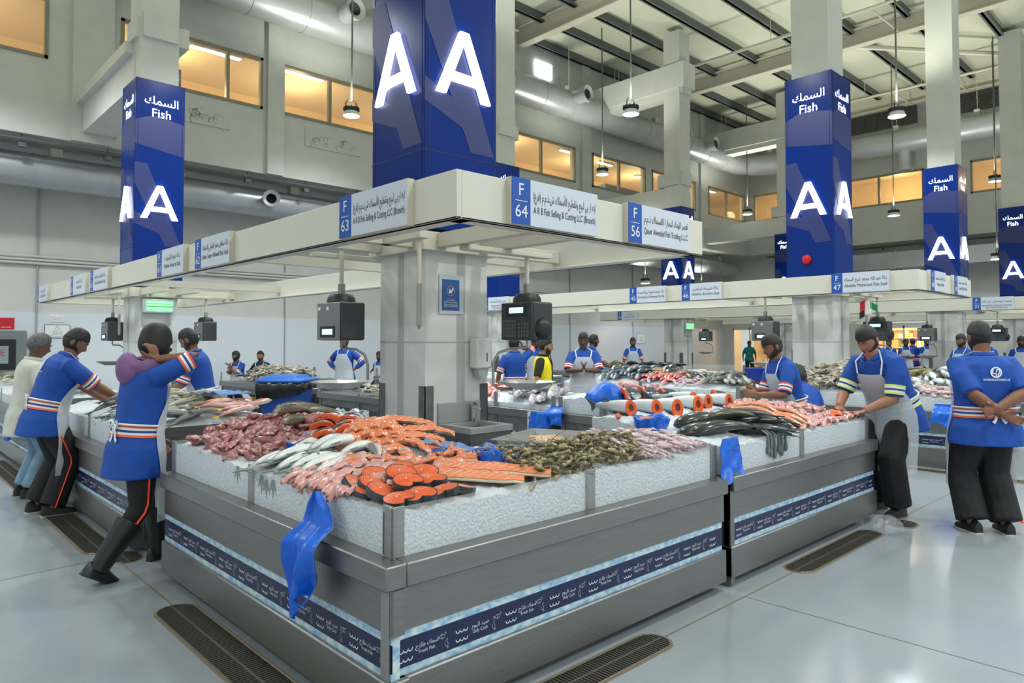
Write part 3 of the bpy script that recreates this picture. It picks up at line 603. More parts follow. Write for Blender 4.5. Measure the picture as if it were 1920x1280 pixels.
# ================================================================ hanging scales
def scale(x, y, label, tray=True, keypad=False, zb=1.61, flip=1):
    t = thing('hanging_scale', label, 'scale', (x, y, 0)); h = .34
    MB().tube([(0, 0, 2.06), (0, 0, 2.42)], .02, 10).build('rod', M_cream, t); MB().box(-.024, .024, -.024, .024, zb + h + .06, 2.12).build('sleeve', M_steel, t)
    MB().lathe([(.02, .10), (.1, .085), (.125, .05), (.13, 0)], 16, c=(0, 0, zb + h - .01)).build('top_cap', M_black, t)
    b = MB().box(-.12, .13, -.2, .2, zb, zb + h); b.build('body', M_char, t, bevel=.02)
    MB().box(-.137, -.118, -.195, .195, zb + .004, zb + h - .004).build('front_plate', M_char if keypad else mat('scale_grey', S(134, 137, 138), .4, .5), t, bevel=.006)
    zs = zb + h * .78 if keypad else zb + .075
    MB().box(-.142, -.137, -.13, .13, zs - .05, zs + .05).build('display_bezel', M_black, t); MB().box(-.1445, -.142, -.095, .085, zs - .024, zs + .026).build('screen', M_screen, t)
    if keypad:
        k = MB()
        for i in range(6):
            for j in range(5): k.box(-.142, -.137, .165 - i * .028, .165 - i * .028 - .022, zb + .03 + j * .032, zb + .054 + j * .032)
        k.build('price_keys', mat('key_grey', S(96, 104, 104), .5), t); k = MB()
        for i in range(4):
            for j in range(4): k.box(-.143, -.137, -.03 - i * .035, -.055 - i * .035, zb + .03 + j * .034, zb + .052 + j * .034)
        k.build('number_keys', mat('key_grey', S(96, 104, 104), .5), t); MB().sphere((.0, -.2, zb + .1), (.1, .06, .1), 14, 8).build('printer_cover', M_black, t)
    else: MB().box(-.1395, -.137, .13, .17, zb + .27, zb + .30).box(-.1395, -.137, -.02, .02, zb + .27, zb + .30).build('sticker', M_print, t)
    if tray:
        s = flip; MB().tube([(0, 0, zb), (0, 0, zb - .06), (.02, -.02 * s, zb - .075), (.1 * s, -.09 * s, zb - .08), (.16 * s, -.14 * s, zb - .13), (.18 * s, -.16 * s, zb - .22), (.18 * s, -.16 * s, zb - .36)] if s > 0 else [(0, 0, zb), (0, 0, zb - .06), (-.1, .09, zb - .07), (-.19, .17, zb - .11), (-.23, .2, zb - .2), (-.23, .2, zb - .4), (-.2, .17, zb - .43), (-.1, .08, zb - .44)], .013, 8).build('hook', M_steel, t)
        p = MB(); z = zb - .4; G = []
        for r, q in ((.12, z - .035), (.125, z - .03), (.25, z + .03), (.262, z + .03)):
            a = np.radians(np.arange(8) * 45 + 22.5); G.append(np.stack([r * 1.08 * np.cos(a), r * 1.08 * np.sin(a), np.full(8, q)], 1))
        p.loft(G, cap=False); p.add(G[0], [tuple(range(7, -1, -1))]); p.build('tray', M_steel, t, smooth=False)
    return t
scale(3.22, 5.66, 'hanging scale left of the main pillar, grey front with small lit screen'); scale(4.42, 4.48, 'hanging scale right of the main pillar with keypad and bright screen', keypad=True, flip=-1)
scale(3.42, 14.13, 'small hanging scale at left with a tray, before the wall notices'); scale(4.6, 12.86, 'small hanging scale right of the green exit sign', tray=False)
scale(11.45, 5.75, 'hanging scale left of the F 47 pillar with lit screen', tray=True); scale(13.0, 4.47, 'hanging scale right of the F 47 pillar with keypad', keypad=True)
scale(20.2, 5.75, 'distant hanging scale above the capped worker at right'); scale(21.3, 12.86, 'distant hanging scale beside the far pillar under the F 46 sign'); scale(21.4, 4.47, 'half hidden hanging scale before the lit shop', keypad=True, tray=False)
# fixed rods with empty sleeves
for x, y, lb in ((3.2, 4.44, 'empty cream hanging rod with steel sleeve left of the main pillar corner'), (3.2, 12.82, 'empty hanging rod left of the green exit sign'), (12.5, 4.47, 'hanging rod with a small flag at the F 47 pillar')):
    t = thing('hanging_rod', lb, 'rod', (x, y, 0)); MB().tube([(0, 0, 2.0), (0, 0, 2.42)], .018, 10).build('rod', M_cream, t); MB().tube([(0, 0, 1.72), (0, 0, 2.05)], .02, 8).sphere((0, 0, 1.71), .012, 8, 5).build('sleeve', M_steel, t)
t = thing('flag', 'small red white green and black flag on a rod at the F 47 pillar', 'flag', (12.5, 4.44, 2.2))
for nm, c, u0, u1, z0, z1 in (('red_bar', S(196, 30, 44), -.16, -.07, -.03, .14), ('green_stripe', S(20, 130, 70), .03, .17, -.02, .1), ('white_stripe', S(232, 232, 228), -.06, .06, -.12, .1), ('black_stripe', S(24, 24, 26), -.17, -.08, -.14, -.03)):
    G = [[(u * .7, -u * .72 + .02 * math.sin(9 * u), z0 + (z1 - z0) * v - abs(u) * .5) for v in np.linspace(0, 1, 4)] for u in np.linspace(u0, u1, 6)]
    MB().sheet(G, .004).build(nm, mat('flag_' + nm, c, .7), t)
# ================================================================ things on the pillars and walls
t = thing('sink', 'small steel wash basin with backsplash on the front of the main pillar', 'sink', (3.66, 4.36, 0))
M_sink = mat('sink_steel', S(176, 178, 178), .32, .35); s = MB(); W_, D_ = .47, .445; s.box(0, W_, 0, D_, .845, .85)
for a in ((0, W_, 0, .06), (0, W_, D_ - .07, D_), (0, .07, .06, D_ - .07), (W_ - .07, W_, .06, D_ - .07)): s.box(*a, .85, .895)
s.build('basin', M_sink, t, bevel=.004)
MB().box(.01, W_ - .01, .01, D_ - .01, .5, .85).build('cabinet', M_steeld, t); MB().box(0, W_, D_ - .02, D_, .895, 1.07).build('backsplash', M_sink, t, bevel=.004)
MB().lathe([(.16, .852), (.15, .856), (.02, .853), (.02, .85)], 20, c=(W_ / 2, D_ / 2 - .02, 0)).build('bowl', M_sink, t)
MB().tube([(.36, .39, .89), (.36, .39, 1.03)], .022, 12).tube([(.36, .39, 1.02), (.36, .28, 1.0)], .014, 8).tube([(.36, .39, 1.03), (.36, .37, 1.05)], .02, 8).build('tap', mat('chrome', S(214, 216, 218), .12, 1), t)
t = thing('soap_dispenser', 'white wall soap dispenser on the right side of the main pillar', 'dispenser', (4.10, 4.80, 1.36))
MB().box(-.09, .09, -.11, 0, 0, .27).build('housing', M_pvc, t, bevel=.015); MB().box(.02, .03, -.113, -.109, .06, .14).build('slot', M_ink, t); MB().prism([(-.06, 0), (.06, 0), (.05, -.07), (-.05, -.07)], (0, -.02, 0), (1, 0, 0), (0, 0, 1), (0, -.07, 0)).build('drip_tray', M_greyd, t)
t = thing('wall_notice', 'blue hand washing notice taped to the right face of the main pillar', 'notice', (3.70, 4.80, 1.87))
MB().box(-.03, .24, -.004, 0, -.03, .31).build('sleeve', mat('clear_sleeve', S(196, 204, 212), .15), t); MB().box(0, .19, -.007, -.004, 0, .27).build('sheet', mat('notice_blue', S(44, 92, 156), .5), t)
l = MB(); ribbon(l, arc(.095, .17, .042, 0, 360, 16), .005, (0, -.0078, 0), (1, 0, 0), (0, 0, 1), 1); l.prism([(.07, .15), (.1, .15), (.125, .19), (.115, .2), (.1, .175), (.085, .19), (.075, .18)], (0, -.0078, 0), (1, 0, 0), (0, 0, 1), (0, -.0004, 0))
for z in (.085, .065, .045, .03): put_text(l, 'Please wash hands' if z < .08 else arabic('نظافة اليدين'), (.095, -.0078, z), (1, 0, 0), (0, 0, 1), .02, maxw=.15)
l.build('print', [M_print, mat('notice_orange', S(210, 150, 90), .5)], t)
def exit_sign(x, y, z, lb, n=(0, -1, 0)):
    t = thing('exit_sign', lb, 'sign', (x, y, z)); MB().box(-.26, .26, -.06, 0, 0, .24).build('housing', M_board, t, bevel=.01); MB().box(-.20, .22, -.066, -.06, .03, .20).build('lit_face', M_green, t)
    l = MB(); l.box(-.2, .22, -.068, -.066, .10, .115)
    for i in range(16): l.box(-.19 + i * .025, -.175 + i * .025, -.068, -.066, .15, .165); l.box(-.19 + i * .025, -.175 + i * .025, -.068, -.066, .05, .06)
    l.build('grille', mat('exit_dark_green', S(20, 110, 40), .5), t); MB().box(-.26, .2, -.01, 0, -.22, 0).build('painted_shadow', M_greyd, t)  # shadow below the sign put in as a darker grey plate
exit_sign(3.90, KY + SY + .05, 2.1, 'lit green exit sign on the left rear pillar'); exit_sign(20.75, KY + SY + .05, 2.0, 'distant lit green exit sign beside the far pillar')
def wall_board(lb, x0, x1, z0, z1, texts, border=None, icon=None, nm='wall_notice', cat='notice', face=M_print, ink=M_ink, y=19.47):
    t = thing(nm, lb, cat, ((x0 + x1) / 2, y, z0)); w_ = x1 - x0; h = z1 - z0; MB().box(-w_ / 2, w_ / 2, -.015, 0, 0, h).build('board', border or face, t)
    MB().box(-w_ / 2 + .012, w_ / 2 - .012, -.018, -.015, .012, h - .012).build('face', face, t); l = MB()
    for s, z, sz in texts: put_text(l, s, (0 if not icon or icon[3] else w_ * .15, -.0195, h * z), (1, 0, 0), (0, 0, 1), h * sz, maxw=w_ * (.85 if not icon or icon[3] else .55))
    l.build('lettering', ink, t)
    if icon:
        i = MB(); P = icon[0](icon[1] * w_, icon[2] * h, h); ribbon(i, P, h * .03, (0, -.0195, 0), (1, 0, 0), (0, 0, 1))
        if not icon[3]: ribbon(i, [(icon[1] * w_ - h * .15, icon[2] * h + h * .15), (icon[1] * w_ + h * .15, icon[2] * h - h * .15)], h * .04, (0, -.0195, 0), (1, 0, 0), (0, 0, 1))
        i.build('symbol', mat('sign_red', S(196, 40, 50), .5), t)
    return t
wall_board('small white no smoking notice on the back wall at left', 3.4, 3.68, 2.06, 2.23, [(arabic('ممنوع التدخين'), .55, .18), ('NO SMOKING', .25, .16)], icon=(lambda x, z, h: arc(x, z, h * .26, 0, 360, 16), -.28, .5, 0))
wall_board('white slippery floor warning notice below the no smoking notice', 3.28, 3.80, 1.68, 2.0, [(arabic('ارضية زلقة'), .42, .14), (arabic('احذر الانزلاق'), .27, .14), ('SLIPPERY FLOOR/WET FLOOR', .1, .1)], border=mat('frame_blue', S(60, 70, 110), .5), icon=(lambda x, z, h: bz([(x - h * .16, z - h * .1), (x, z + h * .18), (x + h * .16, z - h * .1), (x - h * .16, z - h * .1), (x, z + h * .18)]), 0, .75, 1))
t = wall_board('red fire point sign on the back wall at the left edge', 2.38, 2.70, 1.88, 2.14, [('FIRE HOSE', .12, .16)], nm='fire_sign', cat='sign', face=mat('fire_red', S(200, 32, 44), .5), ink=M_print)
wall_board('faint lilac notice on the distant back wall under the F 45 sign', 26.3, 26.95, 1.5, 1.95, [(arabic('تنبيه'), .6, .2), ('NOTICE', .3, .16)], border=mat('frame_lilac', S(150, 150, 200), .5))
t = thing('hose_cabinet', 'steel fire hose cabinet with a dark window at the left edge', 'cabinet', (2.4, 19.47, .6)); MB().box(-.6, .52, -.14, 0, 0, 1.25).build('case', mat('cabinet_steel', S(138, 146, 146), .35, .4), t, bevel=.01)
MB().box(-.5, .32, -.16, -.14, .36, 1.05).build('door_panel', M_black, t, bevel=.03); MB().box(-.4, .18, -.165, -.16, .5, .9).build('window', mat('cabinet_window', S(150, 160, 164), .2), t); l = MB(); put_text(l, 'FIRE', (-.06, -.167, .68), (1, 0, 0), (0, 0, 1), .2); l.build('lettering', mat('sign_red2', S(170, 70, 70), .5), t)
# ================================================================ floor drains
M_grate = mat('drain_grate', S(128, 122, 112), .35, .8); M_pit = mat('drain_pit', S(20, 20, 20), .8)
def drain(x, y, L, w_, rz, label, wave=False, cat='drain'):
    t = thing('floor_drain', label, cat, (x, y, 0), rz)
    def stad(l, r, n=8): return [(l + r * math.cos(a), r * math.sin(a)) for a in np.linspace(-PI / 2, PI / 2, n)] + [(-l + r * math.cos(a), r * math.sin(a)) for a in np.linspace(PI / 2, 3 * PI / 2, n)]
    l = L / 2 - w_ / 2
    MB().prism(stad(l, w_ / 2 + .016), (0, 0, .0005), (1, 0, 0), (0, 1, 0), (0, 0, .001)).build('sealant_rim', jm, t); MB().prism(stad(l, w_ / 2), (0, 0, .0012), (1, 0, 0), (0, 1, 0), (0, 0, .001)).build('pit', M_pit, t)
    g = MB(); n = int(L / .021)
    for i in range(n):
        x = -L / 2 + .012 + i * L / n; h = w_ / 2 - .008 if abs(x) < l else math.sqrt(max(0, (w_ / 2 - .006) ** 2 - (abs(x) - l) ** 2))
        g.box(x - .0035, x + .0035, -h, h, .002, .005)
    g.box(-L / 2 + .02, L / 2 - .02, -.006, .006, .002, .0055); P = stad(l, w_ / 2 - .004, 10); g.tube([(*p, .003) for p in P + P[:1]], .004, 5)
    g.build('grate', M_grate, t, smooth=False); return t
drain(1.435, 3.3, 2.45, .22, PI / 2, 'long slotted floor drain along the left face of the corner counter'); drain(2.15, 2.225, 2.15, .19, 0, 'long slotted floor drain along the right face of the corner counter')
drain(5.55, 2.225, 1.5, .19, 0, 'slotted floor drain before the straight right counter'); drain(6.72, 2.14, .3, .22, 0, 'round floor drain cover beside the clear bag')
drain(1.42, 6.95, 1.9, .22, PI / 2, 'slotted floor drain at the feet of the man in blue at left'); drain(1.5, 5.78, .32, .22, PI / 2, 'round drain cover behind the black boot'); drain(1.42, 10.4, 2.4, .22, PI / 2, 'far floor drain at the left edge')
drain(9.72, 3.4, 3.6, .2, PI / 2, 'floor drain along the far counter behind the worker with hands behind his back')
# ================================================================ bins, crates
t = thing('wheelie_bin', 'blue wheeled waste bin with black liner behind the brown fish', 'bin', (4.85, 10.15, 0), math.radians(38)); t.scale = (.92, .92, .95); b = MB()
R_ = lambda h, a, z: [(-h, -a, z), (h, -a, z), (h, a, z), (-h, a, z)]
b.loft([R_(.23, .24, .05), R_(.24, .25, .07), R_(.31, .33, .98), R_(.33, .35, 1.0), R_(.33, .35, 1.04)]); b.build('bin_body', M_bin, t, bevel=.015)
MB().loft([R_(.36, .38, 1.04), R_(.36, .38, 1.08), R_(.27, .3, 1.1), R_(.24, .26, 1.15), R_(.2, .22, 1.15)]).build('lid', mat('blue_bin_lid', S(24, 98, 190), .4), t, bevel=.015)
lb = MB(); G = []
for k in range(41):
    a = k / 40 * 2 * PI; c, s_ = math.cos(a), math.sin(a); r = 1 / max(abs(c) / .345, abs(s_) / .365); G.append([(c * (r + o * (1 + .3 * math.sin(7 * a))), s_ * (r + o * (1 + .3 * math.cos(9 * a))), z - dz * (1 + .8 * math.sin(a - .6)) - .02 * math.sin(13 * a)) for o, z, dz in ((0, 1.035, 0), (.015, 1.02, 0), (.03, 1.0, .01), (.025, .97, .06), (.004, .95, .11))])
lb.sheet(G); lb.build('liner', mat('black_bag_film', S(20, 21, 22), .25, bump=(14, .6)), t)
i = MB(); o = (-.1, -.305, .78)
for p in ([(-.1, -.12), (-.1, .12), (.1, .12), (.1, -.12)],): ribbon(i, bz(p + p[:2]), .008, o, (1, 0, 0), (0, -.07, 1))
i.prism([(-.01, -.1), (.03, -.1), (.035, .03), (-.02, .03)], o, (1, 0, 0), (0, -.07, 1), (0, -.003, 0)); i.prism([(-.06, -.02), (-.015, .03), (-.015, .01), (-.055, -.035)], o, (1, 0, 0), (0, -.07, 1), (0, -.003, 0)); i.prism([(math.cos(a) * .02 + .008, math.sin(a) * .02 + .06) for a in np.linspace(0, 2 * PI, 9)[:-1]], o, (1, 0, 0), (0, -.07, 1), (0, -.003, 0)); i.prism([(-.075, -.1), (-.045, -.1), (-.04, -.06), (-.08, -.06)], o, (1, 0, 0), (0, -.07, 1), (0, -.003, 0))
i.build('litter_symbol', M_motif, t); [MB().tube([(s * .2 - .03, .3, .09), (s * .2 + .03, .3, .09)], .09, 14).build('wheel', M_rubber, t) for s in (-1, 1)]
M_yel = mat('yellow_crate', S(222, 178, 30), .45)
def crate(x, y, z, rz, label, w_=.55, d=.38, h=.26, m=None, nm='crate'):
    t = MB(); t.loft([R_(w_ / 2 - .03, d / 2 - .03, .0), R_(w_ / 2, d / 2, h), R_(w_ / 2 + .015, d / 2 + .015, h), R_(w_ / 2 - .02, d / 2 - .02, h - .01), R_(w_ / 2 - .05, d / 2 - .05, .02)]); o = t.build(nm, m or M_yel, bevel=.006, smooth=False)
    o.location = (x, y, z); o.rotation_euler = (0, 0, rz); return tag(o, label, 'crate')
crate(6.55, 14.6, .17, .1, 'yellow plastic crate under the far table behind the leaning cap'); crate(6.3, 9.5, .12, .2, 'yellow plastic crate under the crab table left of the main pillar')
crate(5.15, 8.0, .0, .1, 'grey lidded box beside the yellow crate by the pillar', .5, .5, .5, M_steeld, 'storage_box'); crate(6.0, 13.9, .0, .0, 'dark crate on the floor below the far table', .4, .5, .3, M_char)
crate(2.2, 5.98, .19, 0, 'green crate on the low shelf behind the walking boots', .4, .3, .2, mat('green_crate', S(60, 150, 110), .5))
# ================================================================ ice and fish
M_ice = mat('crushed_ice', S(214, 222, 230), .28, noise=(60, .10), bump=(70, 1.0), spec=.6)
def sst(e0, e1, x): t = np.clip((x - e0) / (e1 - e0), 0, 1); return t * t * (3 - 2 * t)
def vnoise(x, y, s, seed=0):
    return (np.sin(x * s + 1.3 * np.sin(y * s * .7 + seed) + seed) + np.sin(y * s * 1.1 + 1.7 * np.sin(x * s * .6 - seed)) + np.sin((x + y) * s * 1.9 + seed * 2)) / 3
BEDS = []
class Bed:
    """heap of ice: rectangles minus glass edge, with mounds (cx, cy, rx, ry, h)"""
    def __init__(s, rects, base, rise, mounds, edge): s.R = rects; s.b = base; s.rise = rise; s.m = mounds; s.e = edge
    def h(s, x, y):
        x = bz(x); y = bz(y); z = s.b + s.rise * sst(0, .35, s.e(x, y)) + 0 * x
        for (cx, cy, rx, ry, hh) in s.m: z = z + hh * np.exp(-((x - cx) / rx) ** 2 - ((y - cy) / ry) ** 2)
        return z + .006 * vnoise(x, y, 21) + .004 * vnoise(x, y, 47, 2)
    def build(s, label, step=.03, name='crushed_ice', zmin=.705):
        mb = MB()
        for (x0, x1, y0, y1) in s.R:
            xs = np.linspace(x0, x1, max(3, int((x1 - x0) / step))); ys = np.linspace(y0, y1, max(3, int((y1 - y0) / step))); X, Y = np.meshgrid(xs, ys, indexing='ij')
            Z = s.h(X, Y) + RNG.normal(0, .0035, X.shape); G = np.stack([X, Y, Z], 2)
            mb.sheet(G)
            for R in (G[0][::-1], G[-1], G[:, 0], G[:, -1][::-1]): Q = R.copy(); Q[:, 2] = zmin; mb.sheet(np.stack([R, Q], 0))
        return tag(mb.build(name, M_ice, ang=40), label, 'ice', kind='stuff')
bedL = Bed([(1.613, 2.72, 2.416, 5.04), (2.72, 4.06, 2.416, 3.40)], .888, .03, [(1.98, 4.62, .35, .42, .085), (2.42, 3.66, .38, .42, .09), (2.95, 2.66, .45, .2, .045), (2.5, 4.62, .3, .4, .11), (3.5, 2.85, .4, .3, .03), (1.85, 2.75, .3, .25, .02)],
           lambda x, y: np.minimum(x - 1.613, y - 2.416))
bedL.build('crushed ice filling the L-shaped corner counter under the fish')
bedA = Bed([(4.25, 6.69, 2.416, 3.58)], .885, .03, [(5.0, 3.45, 1.6, .35, .12), (4.55, 2.75, .3, .3, .04), (5.95, 2.9, .6, .35, .07)], lambda x, y: y - 2.416)
bedA.build('crushed ice filling the straight right counter under the salmon')
bedI = Bed([(6.42, 7.4, 4.6, 5.86)], .86, .0, [(6.62, 5.35, .35, .5, .10), (6.9, 4.75, .4, .3, .03)], lambda x, y: x * 0 + 1)
bedI.build('white mound of ice behind the cut salmon, under the blue bag', zmin=.72)
bedM = Bed([(6.42, 7.4, 6.05, 8.1)], .78, .10, [], lambda x, y: x - 6.42)
bedM.build('ice bed right of the main pillar under pink and grey fish', zmin=.72)
bed2 = Bed([(1.613, 2.70, 5.86, 8.9)], .885, .06, [(2.2, 7.0, .4, 1.0, .05)], lambda x, y: np.minimum(x - 1.613, y - 5.8))
bed2.build('ice bed behind the hooded walker on the left counter')
bed3 = Bed([(1.613, 2.70, 9.7, 15.5)], .85, .06, [], lambda x, y: x - 1.613)
bed3.build('ice bed on the far left counter', .07)
bedU1 = Bed([(10.015, 11.2, 2.44, 4.7), (11.2, 12.45, 2.44, 3.4)], .88, .05, [(11.2, 3.6, .5, 1.3, .16)], lambda x, y: np.minimum(x - 10.0, y - 2.4))
bedU1.build('ice bed under the crabs and squid behind the right hand workers', .05)
bedU2 = Bed([(9.835, 10.85, 5.4, 9.0)], .83, .08, [(10.4, 7, .4, 1.8, .06)], lambda x, y: np.minimum(x - 9.835, y - 5.4))
bedU2.build('ice bed under the silver fish on the second row', .05)
bedU3 = Bed([(9.835, 10.85, 9.95, 15.4)], .83, .06, [], lambda x, y: x - 9.83)
bedU3.build('bare ice bed on the distant counter with glass, behind the yellow vest', .08)
# ---- fish
def fish_mats(nm, back, side, belly, rough=.22, fin=None, nz=(40, .12)):
    return [ramp_mat(nm + '_skin', [(0, belly), (.42, side), (.60, back)], 1, rough, nz), mat(nm + '_fin', fin or back, .35), mat('fish_eye_white', S(200, 200, 190), .2), mat('fish_eye_black', S(14, 14, 16), .1)]
FM_bass = fish_mats('bass', S(108, 116, 114), S(206, 212, 214), S(240, 242, 240), .2, S(110, 116, 116))
FM_dark = fish_mats('dark_fish', S(38, 42, 44), S(74, 80, 80), S(170, 174, 170), .22, S(44, 48, 50))
FM_olive = fish_mats('olive_fish', S(70, 72, 56), S(140, 140, 112), S(196, 194, 176), .25)
FM_grey = fish_mats('grey_fish', S(84, 88, 86), S(136, 142, 140), S(196, 200, 198), .25)
FM_silver = fish_mats('silver_fish', S(82, 96, 106), S(190, 200, 206), S(232, 236, 238), .16, S(90, 98, 104))
FM_salmon = fish_mats('salmon', S(58, 74, 88), S(196, 204, 208), S(232, 236, 236), .18, S(70, 82, 92))
FM_pink = fish_mats('pink_fish', S(190, 92, 100), S(222, 150, 150), S(236, 214, 206), .3, S(210, 170, 70))
FM_brown = fish_mats('brown_fish', S(84, 72, 54), S(128, 112, 86), S(164, 150, 126), .4, nz=(26, .9))
FM_tan = fish_mats('tan_fish', S(128, 122, 100), S(176, 170, 146), S(208, 204, 188), .3)
FM_purple = fish_mats('purple_grey_fish', S(122, 118, 128), S(170, 166, 176), S(206, 202, 210), .3)
M_flesh = mat('salmon_flesh', S(220, 92, 40), .25, noise=(26, .16), stretch=(1, 4, 1), spec=.6, sss=.15)
M_flesh2 = mat('salmon_flesh_pale', S(222, 134, 94), .25, noise=(30, .14), stretch=(1, 6, 1), spec=.6, sss=.15)
M_fat = mat('salmon_fat_line', S(250, 196, 160), .3); M_skin = mat('steak_rim', S(56, 62, 68), .25, noise=(30, .4)); M_skins = mat('steak_rim_silver', S(176, 184, 190), .22, noise=(20, .25))
M_cav = mat('fish_cavity', S(96, 36, 26), .4)
def prof(t, hd=.5):
    return np.clip(np.sin(np.clip(t, 0, 1) ** .62 * PI) ** .75, 0, 1) * (1 - .25 * t) + .10 * (t > .6) * (t < .99) * sst(.6, .9, t)
def fish_mesh(L, H, W, t0=0, t1=1, bend=0, n=14, k=12, tail=True, fork=.5, dorsal=True, cut=False, mb=None, sweep=0):
    """fish lying on its side: head at +x, back towards +y; bend drapes it over a heap"""
    mb = mb or MB(); ts = np.linspace(t0, t1, k); R = []
    C = lambda t: bz([L * (.5 - t), sweep * (t - .5) ** 2 * L, -bend * L * (t - .5) ** 2])
    for t in ts:
        p = prof(t); h = max(.03, p) * H / 2; w_ = max(.03, p ** .8) * W / 2; a = np.arange(n) * 2 * PI / n
        R.append(np.stack([np.zeros(n), h * np.cos(a), w_ * np.sin(a) * (1 - .25 * np.maximum(0, np.cos(a)))], 1) + C(t))
    mb.loft(R, True, 0)
    if t1 >= 1 and tail:
        c = C(.99); e = C(1.0); th = W * .035; b = H * .09; s = H * .5; l = L * .15; dz = -bend * L * .12
        P = [(c[0] + .01, c[1] + b), (c[0] - l, c[1] + s), (c[0] - l * (1 - fork), c[1]), (c[0] - l, c[1] - s), (c[0] + .01, c[1] - b)]
        V = [(x, y, c[2] + th + dz * (c[0] - x) / l) for x, y in P] + [(x, y, c[2] - th + dz * (c[0] - x) / l) for x, y in P]
        mb.add(V, [(0, 1, 2), (0, 2, 4), (2, 3, 4), (7, 6, 5), (9, 7, 5), (9, 8, 7)] + [((i + 1) % 5, i, i + 5, (i + 1) % 5 + 5) for i in range(5)], 1)
    if dorsal:
        for (a, b, hh, sg) in ((.32, .52, .16, 1), (.58, .78, .13, 1), (.62, .8, .12, -1)):
            if a < t0 or b > t1: continue
            V = []
            for z in (1, -1):
                for t, q in ((a, 0), (a + .04, hh), (b, hh * .45), (b, 0)): c = C(t); V.append((c[0], c[1] + sg * (prof(t) * H / 2 * .93 + q * H), c[2] + z * W * .02))
            mb.add(V, [(0, 1, 2, 3), (7, 6, 5, 4), (0, 4, 5, 1), (1, 5, 6, 2), (2, 6, 7, 3)], 1)
        if t0 < .2:
            c = C(.27); z = W * .46; V = [(c[0], c[1] - .02 * H, z), (c[0] - .12 * L, c[1] - .22 * H, z * .95), (c[0] - .13 * L, c[1] - .05 * H, z * 1.02)]
            mb.add(V + [(x, y, zz + .004) for x, y, zz in V], [(0, 2, 1), (3, 4, 5), (0, 1, 4, 3), (1, 2, 5, 4), (2, 0, 3, 5)], 1)
    return mb, C
def eye(mb, c, r, m0=2):
    mb.sphere(c, (r, r, r * .5), 10, 6, m0); mb.sphere((c[0], c[1], c[2] + r * .22), (r * .62, r * .62, r * .4), 8, 5, m0 + 1)
def make_fish(name, cat, L, H, W, M, bend=0, fork=.5, parts=False, sweep=0):
    def f():
        if not parts:
            mb, C = fish_mesh(L, H, W, bend=bend, k=10, n=10, fork=fork, sweep=sweep); eye(mb, C(.10) + bz((0, H * .08, W * .28)), H * .07)
            return tag(mb.build(name, M), None, cat)
        t = thing(name, None, cat); mb, C = fish_mesh(L, H, W, bend=bend, k=18, n=16, fork=fork, tail=False, dorsal=False, sweep=sweep); mb.build('body', M[0], t)
        m2, _ = fish_mesh(L, H, W, bend=bend, k=6, n=8, fork=fork, sweep=sweep, dorsal=True)
        keep = [i for i, x in enumerate(m2.m) if x == 1]; V = m2.arr()
        nt = 12 - 1; q = MB()
        tf = [m2.f[i] for i in keep[:11]]; df = [m2.f[i] for i in keep[11:]]
        for nm, ff in (('tail_fin', tf), ('fins', df)):
            ids = sorted({v for f_ in ff for v in f_}); mp = {v: i for i, v in enumerate(ids)}; MB().add(V[ids], [tuple(mp[v] for v in f_) for f_ in ff]).build(nm, M[1], t, smooth=False)
        e = MB(); eye(e, C(.10) + bz((0, H * .08, W * .27)), H * .075, 0); e.build('eye', M[2:], t)
        g = MB(); g.tube([C(.235) + bz((0, y * H, .505 * W * math.sqrt(max(.05, 1 - (y * 2.35) ** 2)))) for y in np.linspace(-.26, .3, 7)], H * .012, 5); g.build('gill_line', M[1], t); return t
    return Spot(f)
def heap(sp, n, xy, zf, rz, label, group, jz=.0, tilt=.12, sc=(.9, 1.1), zl=None, cat=None, min_d=0, flat=True):
    """places n things over a heap; xy(i) gives the spot, zf the surface"""
    out = []; pts = []
    for i in range(n):
        for q in range(12):
            x, y = xy(i)
            if not min_d or all((x - a) ** 2 + (y - b) ** 2 > min_d ** 2 for a, b in pts): break
        pts.append((x, y)); z = float(zf(x, y)) + (zl(i) if zl else 0) + jz
        e = .02; gx = (float(zf(x + e, y)) - float(zf(x - e, y))) / (2 * e); gy = (float(zf(x, y + e)) - float(zf(x, y - e))) / (2 * e)
        nrm = Vector((-gx * .8, -gy * .8, 1)).normalized(); r = rz(i) if callable(rz) else rz
        M = Vector((0, 0, 1)).rotation_difference(nrm).to_matrix() @ Matrix.Rotation(r, 3, 'Z') @ Euler((random.uniform(-tilt, tilt), random.uniform(-tilt, tilt), 0)).to_matrix()
        out.append(sp.at((x, y, z), M, label, group, random.uniform(*sc)))
    return out
U = random.uniform
def rect(x0, x1, y0, y1): return lambda i: (U(x0, x1), U(y0, y1))
def grid(x0, x1, nx, y0, y1, ny, j=.01, stag=0):
    def f(i):
        a, b = i % nx, (i // nx) % ny; return (x0 + (x1 - x0) * (a + .5 + (stag * (b % 2))) / nx + U(-j, j), y0 + (y1 - y0) * (b + .5) / ny + U(-j, j))
    return f
